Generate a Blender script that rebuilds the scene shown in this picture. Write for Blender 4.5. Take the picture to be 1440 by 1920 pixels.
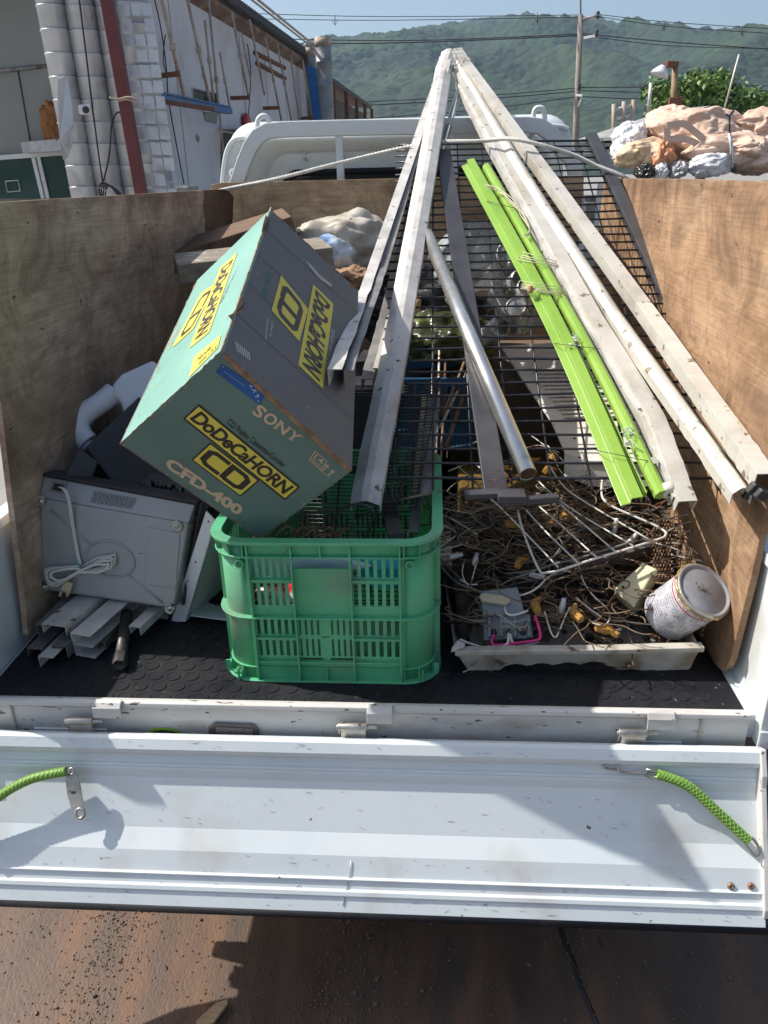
import bpy, bmesh, math, random
import numpy as np
from mathutils import Vector as V, Matrix, Euler, noise
random.seed(7)
scene = bpy.context.scene
for o in list(bpy.data.objects): bpy.data.objects.remove(o)
COL = scene.collection

# ------------------------------------------------------------ camera
YAW, PITCH, ROLL, FPX = 0.0682855, 0.4134048, 0.0237616, 1436.9
CAM = V((.14425, -1.19450, 1.59975))
fw = V((-math.sin(YAW)*math.cos(PITCH), math.cos(YAW)*math.cos(PITCH), -math.sin(PITCH)))
r0 = V((math.cos(YAW), math.sin(YAW), 0)); u0 = r0.cross(fw)
rt = r0*math.cos(ROLL)-u0*math.sin(ROLL); up = u0*math.cos(ROLL)+r0*math.sin(ROLL)
cd = bpy.data.cameras.new('camera'); cam = bpy.data.objects.new('camera', cd); COL.objects.link(cam)
cam.matrix_world = Matrix(((rt.x, up.x, -fw.x, CAM.x), (rt.y, up.y, -fw.y, CAM.y), (rt.z, up.z, -fw.z, CAM.z), (0, 0, 0, 1)))
cd.sensor_fit = 'VERTICAL'; cd.sensor_height = 36; cd.lens = FPX/1920*36
cd.clip_start = .05; cd.clip_end = 6000
scene.camera = cam
# ------------------------------------------------------------ light
SUN = V((-.88, .19, 1.0)).normalized()
w = bpy.data.worlds.new('World'); scene.world = w; w.use_nodes = True
nt = w.node_tree; bg = nt.nodes['Background']
sky = nt.nodes.new('ShaderNodeTexSky'); sky.sky_type = 'NISHITA'; sky.sun_disc = False
sky.sun_elevation = math.asin(SUN.z); sky.sun_rotation = math.atan2(SUN.x, SUN.y)
sky.air_density = 1.0; sky.dust_density = 3.2; sky.ozone_density = 1.0
nt.links.new(sky.outputs[0], bg.inputs[0]); bg.inputs[1].default_value = .115
sd = bpy.data.lights.new('sun', 'SUN'); sd.energy = 5.0; sd.angle = math.radians(.55); sd.color = (1, .95, .87)
so = bpy.data.objects.new('sun', sd); COL.objects.link(so)
so.rotation_euler = SUN.to_track_quat('Z', 'Y').to_euler(); so.location = (-5, 4, 8)
scene.view_settings.view_transform = 'Standard'; scene.view_settings.look = 'None'
scene.view_settings.exposure = .45; scene.view_settings.gamma = 1
scene.cycles.max_bounces = 8

# ------------------------------------------------------------ helpers: picture point -> real plane
def ray(px, py): return fw + rt*((px-720)/FPX) - up*((py-960)/FPX)
def at(px, py, x=None, y=None, z=None):
    d = ray(px, py)
    if x is not None: t = (x-CAM.x)/d.x
    elif y is not None: t = (y-CAM.y)/d.y
    else: t = (z-CAM.z)/d.z
    return CAM+d*t
class Plane:
    def __init__(s, a, b, c=None, n=None):
        s.p = V(a); s.n = (V(b)-s.p).cross(V(c)-s.p).normalized() if n is None else V(n).normalized()
        if s.n.dot(CAM-s.p) < 0: s.n = -s.n
    def at(s, px, py, h=0):
        d = ray(px, py); return CAM + d*((s.p+s.n*h-CAM).dot(s.n)/d.dot(s.n))
# ------------------------------------------------------------ materials
def lin(c): return tuple(((x/12.92) if x <= .04045 else ((x+.055)/1.055)**2.4) for x in c)
MATS = {}
def mat(name, cols, rough=.6, metal=0, scale=8, detail=6, bump=0, bscale=None, spots=None, spot_scale=30, spot_amt=.62, coords='Object', stretch=None, rvar=.12, trans=0, alpha=1, dirt=None, dirt_scale=3, dirt_amt=.6, dist=.005, weave=None):
    m = bpy.data.materials.new(name); m.use_nodes = True; n = m.node_tree.nodes; l = m.node_tree.links
    b = n['Principled BSDF']; tc = n.new('ShaderNodeTexCoord'); mp = n.new('ShaderNodeMapping')
    l.new(tc.outputs[coords], mp.inputs[0])
    if stretch: mp.inputs['Scale'].default_value = stretch
    if not isinstance(cols[0], (tuple, list)): cols = [cols, tuple(c*.85 for c in cols)]
    ns = n.new('ShaderNodeTexNoise'); ns.inputs['Scale'].default_value = scale; ns.inputs['Detail'].default_value = detail; ns.inputs['Roughness'].default_value = .62
    l.new(mp.outputs[0], ns.inputs[0])
    cr = n.new('ShaderNodeValToRGB'); l.new(ns.outputs[0], cr.inputs[0])
    k = len(cols); cr.color_ramp.elements[0].position = .32; cr.color_ramp.elements[1].position = .68
    cr.color_ramp.elements[0].color = (*cols[0], 1); cr.color_ramp.elements[1].color = (*cols[-1], 1)
    for i in range(1, k-1):
        e = cr.color_ramp.elements.new(.32+.36*i/(k-1)); e.color = (*cols[i], 1)
    col = cr.outputs[0]
    def over(col, c2, sc, amt, soft=.05, det=4):
        n2 = n.new('ShaderNodeTexNoise'); n2.inputs['Scale'].default_value = sc; n2.inputs['Detail'].default_value = det; l.new(mp.outputs[0], n2.inputs[0])
        r2 = n.new('ShaderNodeValToRGB'); l.new(n2.outputs[0], r2.inputs[0])
        r2.color_ramp.elements[0].position = amt; r2.color_ramp.elements[1].position = min(1, amt+soft)
        mx = n.new('ShaderNodeMix'); mx.data_type = 'RGBA'; l.new(r2.outputs[0], mx.inputs[0]); l.new(col, mx.inputs[6]); mx.inputs[7].default_value = (*c2, 1)
        return mx.outputs[2]
    if dirt: col = over(col, dirt, dirt_scale, dirt_amt, .18, 8)
    if spots: col = over(col, spots, spot_scale, spot_amt, .03, 3)
    l.new(col, b.inputs['Base Color'])
    b.inputs['Metallic'].default_value = metal
    mr = n.new('ShaderNodeMapRange'); l.new(ns.outputs[0], mr.inputs[0]); mr.inputs[1].default_value = .3; mr.inputs[2].default_value = .7
    mr.inputs[3].default_value = max(.03, rough-rvar); mr.inputs[4].default_value = min(1, rough+rvar); l.new(mr.outputs[0], b.inputs['Roughness'])
    if bump:
        n3 = n.new('ShaderNodeTexNoise'); n3.inputs['Scale'].default_value = bscale or scale*4; n3.inputs['Detail'].default_value = 5; l.new(mp.outputs[0], n3.inputs[0])
        bp = n.new('ShaderNodeBump'); bp.inputs['Strength'].default_value = bump; bp.inputs['Distance'].default_value = dist; l.new(n3.outputs[0], bp.inputs['Height']); l.new(bp.outputs[0], b.inputs['Normal'])
    if weave:
        wv = n.new('ShaderNodeTexChecker'); wv.inputs['Scale'].default_value = weave; l.new(mp.outputs[0], wv.inputs[0])
        mx = n.new('ShaderNodeMix'); mx.data_type = 'RGBA'; mx.blend_type = 'MULTIPLY'; mx.inputs[0].default_value = .45; l.new(col, mx.inputs[6]); l.new(wv.outputs[0], mx.inputs[7]); l.new(mx.outputs[2], b.inputs['Base Color'])
    if trans: b.inputs['Transmission Weight'].default_value = trans
    if alpha < 1: b.inputs['Alpha'].default_value = alpha
    MATS[name] = m; return m
def ply(name, base, dark, light, stain, amt=.55, rot=0):
    m = mat(name, [dark, base, light], rough=.75, scale=2.4, detail=10, bump=.25, bscale=30, stretch=(1, 1, 2.4), dirt=stain, dirt_scale=1.6, dirt_amt=amt, spots=tuple(c*.35 for c in dark), spot_scale=26, spot_amt=.7)
    n = m.node_tree.nodes; l = m.node_tree.links; b = n['Principled BSDF']
    src = b.inputs['Base Color'].links[0].from_socket
    tc = n.new('ShaderNodeTexCoord'); mp = n.new('ShaderNodeMapping'); l.new(tc.outputs['Object'], mp.inputs[0]); mp.inputs['Scale'].default_value = (2, 2.5, 60) if not rot else (2, 2.2, 75)
    g = n.new('ShaderNodeTexNoise'); g.inputs['Scale'].default_value = 3; g.inputs['Detail'].default_value = 6; g.inputs['Distortion'].default_value = .5; l.new(mp.outputs[0], g.inputs[0])
    r = n.new('ShaderNodeValToRGB'); l.new(g.outputs[0], r.inputs[0]); r.color_ramp.elements[0].position = .35; r.color_ramp.elements[0].color = (.55, .52, .5, 1); r.color_ramp.elements[1].position = .6; r.color_ramp.elements[1].color = (1, 1, 1, 1)
    mx = n.new('ShaderNodeMix'); mx.data_type = 'RGBA'; mx.blend_type = 'MULTIPLY'; mx.inputs[0].default_value = .5; l.new(src, mx.inputs[6]); l.new(r.outputs[0], mx.inputs[7])
    # ragged lighter / darker blotches with a shape of their own
    mp2 = n.new('ShaderNodeMapping'); l.new(tc.outputs['Object'], mp2.inputs[0])
    g2 = n.new('ShaderNodeTexNoise'); g2.inputs['Scale'].default_value = 6; g2.inputs['Detail'].default_value = 12; g2.inputs['Roughness'].default_value = .75; g2.inputs['Distortion'].default_value = 1.2; l.new(mp2.outputs[0], g2.inputs[0])
    r2 = n.new('ShaderNodeValToRGB'); l.new(g2.outputs[0], r2.inputs[0]); r2.color_ramp.elements[0].position = .38; r2.color_ramp.elements[0].color = (.35, .31, .28, 1); r2.color_ramp.elements[1].position = .58; r2.color_ramp.elements[1].color = (1.0, 1.0, 1.0, 1)
    mx2 = n.new('ShaderNodeMix'); mx2.data_type = 'RGBA'; mx2.blend_type = 'MULTIPLY'; mx2.inputs[0].default_value = .75; l.new(mx.outputs[2], mx2.inputs[6]); l.new(r2.outputs[0], mx2.inputs[7])
    # fine scratches and fibres running the other way
    mp3 = n.new('ShaderNodeMapping'); l.new(tc.outputs['Object'], mp3.inputs[0]); mp3.inputs['Rotation'].default_value = (.35, .1, .2); mp3.inputs['Scale'].default_value = (90, 70, 5) if not rot else (5, 110, 6)
    g3 = n.new('ShaderNodeTexNoise'); g3.inputs['Scale'].default_value = 1.6; g3.inputs['Detail'].default_value = 3; l.new(mp3.outputs[0], g3.inputs[0])
    r3 = n.new('ShaderNodeValToRGB'); l.new(g3.outputs[0], r3.inputs[0]); r3.color_ramp.elements[0].position = .30; r3.color_ramp.elements[0].color = (.5, .45, .4, 1); r3.color_ramp.elements[1].position = .42; r3.color_ramp.elements[1].color = (1, 1, 1, 1)
    mx3 = n.new('ShaderNodeMix'); mx3.data_type = 'RGBA'; mx3.blend_type = 'MULTIPLY'; mx3.inputs[0].default_value = .28; l.new(mx2.outputs[2], mx3.inputs[6]); l.new(r3.outputs[0], mx3.inputs[7])
    l.new(mx3.outputs[2], b.inputs['Base Color'])
    return m
# ------------------------------------------------------------ mesh builder
class MB:
    def __init__(s): s.v = []; s.f = []; s.mi = []; s.sm = []; s.cur = 0
    def add(s, vs, fs, smooth=False):
        k = len(s.v); s.v += [V(q) for q in vs]
        for f in fs: s.f.append([i+k for i in f]); s.mi.append(s.cur); s.sm.append(smooth)
        return s
    def box(s, c, d, M=None):
        c = V(c); h = V(d)*.5
        vs = []
        for z in (-1, 1):
            for y in (-1, 1):
                for x in (-1, 1):
                    q = V((x*h.x, y*h.y, z*h.z)); vs.append(c+(M@q if M else q))
        return s.add(vs, [(0, 2, 3, 1), (4, 5, 7, 6), (0, 1, 5, 4), (2, 6, 7, 3), (0, 4, 6, 2), (1, 3, 7, 5)])
    def bb(s, lo, hi):
        lo = V(lo); hi = V(hi); return s.box((lo+hi)/2, hi-lo)
    def hexa(s, q, off):      # quad q (4 pts) extruded by vector off
        q = [V(p) for p in q]; o = V(off); return s.prism(q, o)
    def prism(s, poly, off, smooth=False):
        n = len(poly); poly = [V(p) for p in poly]; o = V(off)
        s.add(poly+[p+o for p in poly], [tuple(range(n))[::-1], tuple(range(n, 2*n))]); k = len(s.v)-2*n
        for i in range(n): s.f.append([k+i, k+(i+1) % n, k+n+(i+1) % n, k+n+i]); s.mi.append(s.cur); s.sm.append(smooth)
        return s
    def beam(s, a, b, w, h, upv=(0, 0, 1)):
        prof = [(-w/2, -h/2), (w/2, -h/2), (w/2, h/2), (-w/2, h/2)]
        return s.sweep(prof, [a, b], upv)
    def sweep(s, prof, pts, upv=(0, 0, 1), closed_path=False, cap=True, closed=True, smooth=False, ups=None, scales=None):
        pts = [V(p) for p in pts]; n = len(pts); m = len(prof); vs = []
        for i, p in enumerate(pts):
            if closed_path: t = (pts[(i+1) % n]-pts[i-1]).normalized(); a = (p-pts[i-1]).normalized(); bq = (pts[(i+1) % n]-p).normalized()
            else:
                a = (p-pts[max(i-1, 0)]); bq = (pts[min(i+1, n-1)]-p)
                a = a.normalized() if a.length > 1e-9 else bq.normalized(); bq = bq.normalized() if bq.length > 1e-9 else a
                t = (a+bq).normalized() if (a+bq).length > 1e-6 else a
            u = V(ups[i]) if ups else V(upv)
            sd_ = t.cross(u)
            if sd_.length < 1e-6: sd_ = t.cross(V((1, 0, 0)))
            sd_.normalize(); nn = sd_.cross(t).normalized()
            k = min(1/max(.35, math.sqrt(max(0, (1+a.dot(bq))/2))), 2) if 0 < i < n-1 or closed_path else 1
            sc = scales[i] if scales else 1
            for (x, y) in prof: vs.append(p+sd_*(x*sc*k)+nn*(y*sc))
        fs = []
        for i in range(n if closed_path else n-1):
            j = (i+1) % n
            for q in range(m if closed else m-1):
                r = (q+1) % m; fs.append((i*m+q, j*m+q, j*m+r, i*m+r))
        s.add(vs, fs, smooth)
        if cap and not closed_path and closed:
            k = len(s.v)-n*m
            s.f.append([k+q for q in range(m)][::-1]); s.mi.append(s.cur); s.sm.append(False)
            s.f.append([k+(n-1)*m+q for q in range(m)]); s.mi.append(s.cur); s.sm.append(False)
        return s
    def tube(s, pts, r, n=8, closed_path=False, cap=True, rs=None):
        pts = [V(p) for p in pts]; N = len(pts); vs = []; nn = None
        for i, p in enumerate(pts):
            if closed_path: t = (pts[(i+1) % N]-pts[i-1])
            else: t = pts[min(i+1, N-1)]-pts[max(i-1, 0)]
            if t.length < 1e-9: t = V((0, 0, 1))
            t.normalize()
            if nn is None: nn = t.orthogonal().normalized()
            else:
                nn = nn-t*nn.dot(t)
                nn = nn.normalized() if nn.length > 1e-6 else t.orthogonal().normalized()
            bn = t.cross(nn); R_ = rs[i] if rs else r
            for q in range(n):
                a = 2*math.pi*q/n; vs.append(p+nn*(R_*math.cos(a))+bn*(R_*math.sin(a)))
        fs = []
        for i in range(N if closed_path else N-1):
            j = (i+1) % N
            for q in range(n):
                z = (q+1) % n; fs.append((i*n+q, i*n+z, j*n+z, j*n+q))
        s.add(vs, fs, True)
        if cap and not closed_path:
            k = len(s.v)-N*n
            s.f.append([k+q for q in range(n)][::-1]); s.mi.append(s.cur); s.sm.append(False)
            s.f.append([k+(N-1)*n+q for q in range(n)]); s.mi.append(s.cur); s.sm.append(False)
        return s
    def pipe(s, a, b, r, th=.002, n=20):   # open hollow pipe
        a = V(a); b = V(b); t = (b-a).normalized(); x = t.orthogonal().normalized(); y = t.cross(x); vs = []
        for p, R_ in ((a, r), (b, r), (b, r-th), (a, r-th)):
            for q in range(n):
                c = 2*math.pi*q/n; vs.append(p+x*(R_*math.cos(c))+y*(R_*math.sin(c)))
        fs = []
        for i in range(4):
            j = (i+1) % 4
            for q in range(n): z = (q+1) % n; fs.append((i*n+q, i*n+z, j*n+z, j*n+q))
        return s.add(vs, fs, True)
    def lathe(s, prof, c, ax, n=32, smooth=True):   # prof list (r, h) along axis
        c = V(c); ax = V(ax).normalized(); x = ax.orthogonal().normalized(); y = ax.cross(x); vs = []; fs = []
        for (r, h) in prof:
            for q in range(n):
                a = 2*math.pi*q/n; vs.append(c+ax*h+x*(r*math.cos(a))+y*(r*math.sin(a)))
        for i in range(len(prof)-1):
            for q in range(n): z = (q+1) % n; fs.append((i*n+q, i*n+z, (i+1)*n+z, (i+1)*n+q))
        s.add(vs, fs, smooth)
        k = len(s.v)-len(vs)
        if prof[0][0] > 1e-5: s.f.append([k+q for q in range(n)][::-1]); s.mi.append(s.cur); s.sm.append(False)
        if prof[-1][0] > 1e-5: s.f.append([k+(len(prof)-1)*n+q for q in range(n)]); s.mi.append(s.cur); s.sm.append(False)
        return s
    def build(s, name, m, parent=None, bevel=0, label=None, cat=None, group=None, kind=None, recalc=True, origin=None, segs=2, smooth=None, solid=0):
        if origin is None: origin = parent_loc(parent) if parent else base_of(s.v)
        o_ = V(origin); me = bpy.data.meshes.new(name)
        me.from_pydata([q-o_ for q in s.v], [], s.f)
        for mm in (m if isinstance(m, (list, tuple)) else [m]): me.materials.append(mm)
        me.polygons.foreach_set('material_index', s.mi); me.polygons.foreach_set('use_smooth', s.sm if smooth is None else [smooth]*len(s.f))
        if recalc:
            b = bmesh.new(); b.from_mesh(me); bmesh.ops.recalc_face_normals(b, faces=b.faces); b.to_mesh(me); b.free()
        me.update(); o = bpy.data.objects.new(name, me); COL.objects.link(o)
        if parent: o.parent = parent; o.location = o_-parent_loc(parent)
        else: o.location = o_
        if bevel:
            bv = o.modifiers.new('bevel', 'BEVEL'); bv.width = bevel; bv.segments = segs; bv.limit_method = 'ANGLE'; bv.angle_limit = math.radians(40)
        if solid:
            sm_ = o.modifiers.new('solid', 'SOLIDIFY'); sm_.thickness = solid; sm_.offset = 0
        return tag(o, label, cat, group, kind)
def base_of(vs):
    n = max(1, len(vs)); return V((sum(q.x for q in vs)/n, sum(q.y for q in vs)/n, min(q.z for q in vs)))
def parent_loc(p):
    l_ = V(p.location); q = p.parent
    while q: l_ += q.location; q = q.parent
    return l_
def tag(o, label=None, cat=None, group=None, kind=None):
    if label: o['label'] = label
    if cat: o['category'] = cat
    if group: o['group'] = group
    if kind: o['kind'] = kind
    return o
def thing(name, loc, label, cat, group=None):
    o = bpy.data.objects.new(name, None); COL.objects.link(o); o.location = loc; o.empty_display_size = .1
    return tag(o, label, cat, group)
def smooth_path(pts, k=6):
    pts = [V(p) for p in pts]; out = []
    for i in range(len(pts)-1):
        p0 = pts[max(i-1, 0)]; p1 = pts[i]; p2 = pts[i+1]; p3 = pts[min(i+2, len(pts)-1)]
        for j in range(k):
            t = j/k; out.append(.5*((2*p1)+(p2-p0)*t+(2*p0-5*p1+4*p2-p3)*t*t+(3*p1-p0-3*p2+p3)*t**3))
    out.append(pts[-1]); return out
def pxpoly(pl, pts, h=0): return [pl.at(x, y, h) for x, y in pts]
# writing, mapped onto a quad given as [baseline start, baseline end, top end, top start]
def bil(q, u, v): return (q[0]*(1-u)+q[1]*u)*(1-v)+(q[3]*(1-u)+q[2]*u)*v
def text_geo(s, bold=0, shear=0, spacing=1):
    c = bpy.data.curves.new('t', 'FONT'); c.body = s; c.size = 1; c.offset = bold; c.shear = shear; c.space_character = spacing; c.resolution_u = 3
    o = bpy.data.objects.new('t', c); COL.objects.link(o); dg = bpy.context.evaluated_depsgraph_get()
    me = o.evaluated_get(dg).to_mesh(); vs = [tuple(q.co)[:2] for q in me.vertices]; fs = [tuple(p.vertices) for p in me.polygons]
    bpy.data.objects.remove(o); bpy.data.curves.remove(c); return vs, fs
def fit01(vs):
    xs = [q[0] for q in vs]; ys = [q[1] for q in vs]; a, b = min(xs), max(xs); c, d = min(ys), max(ys)
    return [((x-a)/(b-a), (y-c)/(d-c)) for x, y in vs]
def put2d(mb, vs, fs, quad): mb.add([bil(quad, u, v) for u, v in vs], fs); return mb
def write(mb, s, quad, **k):
    vs, fs = text_geo(s, **k); return put2d(mb, fit01(vs), fs, quad)
def stroke2d(pts, w, asp=1.0):   # thick polyline in 0..1 space, asp = width/height of the target
    P = [V((x*asp, y, 0)) for x, y in pts]; vs = []; fs = []
    for i, p in enumerate(P):
        a = (P[i]-P[i-1]).normalized() if i else (P[1]-P[0]).normalized(); b = (P[i+1]-P[i]).normalized() if i < len(P)-1 else a
        t = (a+b).normalized(); n_ = V((-t.y, t.x, 0)); k = 1/max(.5, math.sqrt((1+a.dot(b))/2))
        for sg in (-1, 1): q = p+n_*(sg*w/2*k); vs.append((q.x/asp, q.y))
    for i in range(len(P)-1): fs.append((2*i, 2*i+2, 2*i+3, 2*i+1))
    return vs, fs
def inset(q, a, b=None):
    b = a if b is None else b
    return [bil(q, a, b), bil(q, 1-a, b), bil(q, 1-a, 1-b), bil(q, a, 1-b)]
def crumple(c, rad, seed, amp=.18, sub=5, freq=2.2, M=None, flat=None, crease=1.0):
    rc = np.random.default_rng(int(seed)*13+5); b = bmesh.new(); bmesh.ops.create_icosphere(b, subdivisions=sub, radius=1)
    c = V(c); sv = V((seed*7.3, seed*3.1, seed*1.7)); D = np.array([v_.co.normalized()[:] for v_ in b.verts])
    n1 = np.array([noise.noise(V(d)*freq+sv) for d in D]); n2 = np.array([noise.noise(V(d)*freq*2.1+sv*2) for d in D]); n4 = np.array([noise.noise(V(d)*freq*6+sv*3) for d in D])
    dw = D+np.stack([n1, n2, n4*.5], 1)*.22; f_ = np.zeros(len(D))
    for i in range(110):     # straight-sided folds, as in crumpled cloth and film
        q = rc.normal(size=3); q /= np.linalg.norm(q); loc = rc.normal(size=3); loc /= np.linalg.norm(loc)
        w_, am = (.32, 1) if i < 14 else ((.14, .45) if i < 50 else (.06, .12))
        s_ = np.abs(dw@q-rc.uniform(-.8, .8)); f_ += rc.choice([-1, 1])*rc.uniform(.3, 1)*am*np.maximum(0, 1-s_/w_)*np.clip(dw@loc*1.6+.1, 0, 1)
    k = 1+amp*(n1*.9+n2*.12*crease+f_*.8*crease); vs = []
    for i, d in enumerate(D):
        q = V((d[0]*rad[0], d[1]*rad[1], d[2]*rad[2]))*float(k[i])
        if flat is not None: q.z = max(q.z, -flat*rad[2])
        vs.append(c+(M@q if M else q))
    fs = [tuple(x.index for x in f.verts) for f in b.faces]; b.free(); return vs, fs
def blob(c, rad, seed, name, m, **k):
    kw = {a: k.pop(a) for a in ('amp', 'sub', 'freq', 'M', 'flat', 'crease') if a in k}
    mb = MB(); vs, fs = crumple(c, rad, seed, **kw); mb.add(vs, fs, True); return mb.build(name, m, recalc=False, **k)
# ============================================================ materials
rust_ground = mat('rusty_steel', [(.055, .034, .024), (.105, .060, .038), (.17, .088, .046)], rough=.6, scale=3.2, detail=14, bump=.3, bscale=90, stretch=(2.2, .75, 1), spots=(.06, .04, .03), spot_scale=16, spot_amt=.69, dirt=(.07, .048, .036), dirt_scale=3.6, dirt_amt=.5)
yard = mat('yard_concrete', [(.2, .19, .17), (.3, .29, .27)], rough=.9, scale=1.2, bump=.3, bscale=40)
paint = mat('white_paint', [(.58, .64, .66), (.64, .69, .705), (.66, .705, .715)], rough=.38, scale=3, detail=8, spots=(.12, .09, .07), spot_scale=42, spot_amt=.735, dirt=(.50, .50, .47), dirt_scale=5, dirt_amt=.56, bump=.04, bscale=12)
paint2 = mat('scuffed_white_paint', [(.5, .49, .46), (.62, .61, .58)], rough=.45, scale=6, detail=9, spots=(.1, .07, .05), spot_scale=55, spot_amt=.66, dirt=(.3, .26, .22), dirt_scale=9, dirt_amt=.6, stretch=(.6, 1.6, 1.6), bump=.1)
cabpaint = mat('cab_paint', [(.62, .66, .66), (.68, .71, .71)], rough=.3, scale=2)
rubber = mat('black_rubber', [(.007, .008, .011), (.018, .019, .022)], rough=.62, scale=9, detail=9, bump=.15, bscale=60, dirt=(.07, .06, .05), dirt_scale=5, dirt_amt=.6, spots=(.16, .14, .12), spot_scale=90, spot_amt=.72)
zinc = mat('zinc_steel', [(.3, .28, .24), (.55, .54, .5)], rough=.4, metal=.85, scale=18, spots=(.12, .07, .04), spot_scale=50, spot_amt=.64)
dark = mat('dark_plastic', [(.012, .012, .014), (.03, .03, .033)], rough=.5, scale=10)
glass = mat('dark_glass', [(.01, .014, .014), (.02, .026, .024)], rough=.08, scale=2, rvar=.03)
ply_left = ply('plywood_grey_brown', (.50, .36, .255), (.33, .225, .15), (.64, .50, .38), (.22, .14, .09), .56, rot=1)
ply_right = ply('plywood_orange', (.40, .245, .14), (.27, .15, .08), (.50, .34, .21), (.18, .10, .058), .52, rot=1)
for m_ in (rubber,): m_.node_tree.nodes['Principled BSDF'].inputs['Specular IOR Level'].default_value = .22
ply_head = ply('plywood_tan', (.62, .44, .27), (.45, .30, .17), (.70, .52, .34), (.34, .21, .12), .6)
plyedge = mat('plywood_edge', [(.12, .07, .04), (.35, .22, .12)], rough=.8, scale=30, bump=.4, stretch=(1, 1, 6))
# a dark oily stain soaked into the far top corner of the left board
n = ply_left.node_tree.nodes; l = ply_left.node_tree.links; tc = n.new('ShaderNodeTexCoord'); sp = n.new('ShaderNodeSeparateXYZ'); l.new(tc.outputs['Object'], sp.inputs[0])
nz = n.new('ShaderNodeTexNoise'); nz.inputs['Scale'].default_value = 3.5; nz.inputs['Detail'].default_value = 5; l.new(tc.outputs['Object'], nz.inputs[0])
m1_ = n.new('ShaderNodeMath'); m1_.operation = 'MULTIPLY_ADD'; l.new(nz.outputs[0], m1_.inputs[0]); m1_.inputs[1].default_value = .35; l.new(sp.outputs[1], m1_.inputs[2])
m2_ = n.new('ShaderNodeMath'); m2_.operation = 'MULTIPLY_ADD'; l.new(sp.outputs[2], m2_.inputs[0]); m2_.inputs[1].default_value = .35; l.new(m1_.outputs[0], m2_.inputs[2])
rp_ = n.new('ShaderNodeValToRGB'); rp_.color_ramp.elements[0].position = .985; rp_.color_ramp.elements[1].position = 1.0; m3_ = n.new('ShaderNodeMath'); m3_.operation = 'MULTIPLY'; m3_.inputs[1].default_value = .94; l.new(m2_.outputs[0], m3_.inputs[0]); l.new(m3_.outputs[0], rp_.inputs[0])
src = n['Principled BSDF'].inputs['Base Color'].links[0].from_socket; mx = n.new('ShaderNodeMix'); mx.data_type = 'RGBA'; mx.blend_type = 'MULTIPLY'; l.new(rp_.outputs[0], mx.inputs[0]); l.new(src, mx.inputs[6]); mx.inputs[7].default_value = (.34, .27, .22, 1); l.new(mx.outputs[2], n['Principled BSDF'].inputs['Base Color'])
# ============================================================ ground
g = MB(); g.add([(-900, -60, -.004), (900, -60, -.004), (900, 1700, -.004), (-900, 1700, -.004)], [(0, 1, 2, 3)]); g.build('ground', yard, kind='structure', origin=(0, 0, 0))
def plate(x0, x1, seed):
    mb = MB(); random.seed(seed); n = 40
    return mb
g = MB()
seam = [(.445, 1.5), (.44, .05), (.455, -.03), (.462, -.08), (.476, -.14), (.49, -.2), (.50, -.3), (.52, -1.6)]
lft = [V((-3.2, -1.6, .012)), V((-3.2, 1.5, .012))]+[V((x-.006, y, .012)) for x, y in seam]
rgt = [V((x+.008, y, .012)) for x, y in reversed(seam)]+[V((3.4, 1.5, .012)), V((3.4, -1.6, .012))][::1]
g.prism(lft, (0, 0, -.012)); g.build('steel_road_plate', rust_ground, kind='structure', origin=(0, 0, 0))
g = MB(); g.prism([V((.52+.008, -1.6, .012)), V((3.4, -1.6, .012)), V((3.4, 1.5, .012)), V((.445+.008, 1.5, .012))]+[V((x+.008, y, .012)) for x, y in seam[1:-1]], (0, 0, -.012))
g.build('steel_road_plate', rust_ground, kind='structure', origin=(0, 0, 0))
g = MB(); dirtm = mat('grit', [(.06, .045, .033), (.22, .17, .13)], rough=.95, scale=300)
rg = random.Random(3)
for i in range(3200):
    t = rg.random()
    if t < .4: x = rg.gauss(-.58, .03)+rg.uniform(-.1, .1)*rg.random(); y = rg.uniform(-.3, .12)
    elif t < .75: x = rg.gauss(-.03, .05); y = rg.uniform(-.3, .12)
    elif t < .85: x = .455+(.05-rg.random()*.3)*-.1+rg.gauss(0, .012); y = rg.uniform(-.25, .1)
    else: x = rg.uniform(-1, 1.1); y = rg.uniform(-.35, .2)
    if i > 1500: x = rg.uniform(-1, 1.1)+rg.gauss(0, .03)*math.floor(rg.random()*3); y = rg.uniform(-.35, .15)
    s = rg.uniform(.0006, .0028)*(1 if rg.random() > .04 else 1.9)
    M = Euler((rg.random()*6, rg.random()*6, rg.random()*6)).to_matrix()
    g.box((x, y, .012+s*.4), (s*1.6, s*1.2, s), M)
g.build('grit', dirtm, kind='stuff', label='scattered grit and rust crumbs on the rusty steel plate', cat='grit', origin=(0, 0, 0))
a = at(385, 1912, z=.02); b = at(422, 1882, z=.026)
mb = MB(); mb.prism([at(368, 1918, z=.02), at(405, 1884, z=.02), at(426, 1878, z=.02), at(428, 1884, z=.02), at(400, 1922, z=.02), at(372, 1935, z=.02)], (0, 0, .007))
mb.build('wood_offcut', mat('pale_wood', [(.3, .18, .09), (.5, .35, .2)], rough=.8, scale=20, stretch=(1, 6, 1)), bevel=.001, label='small pale splinter of wood lying on the rusty plate', cat='wood scrap')
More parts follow.
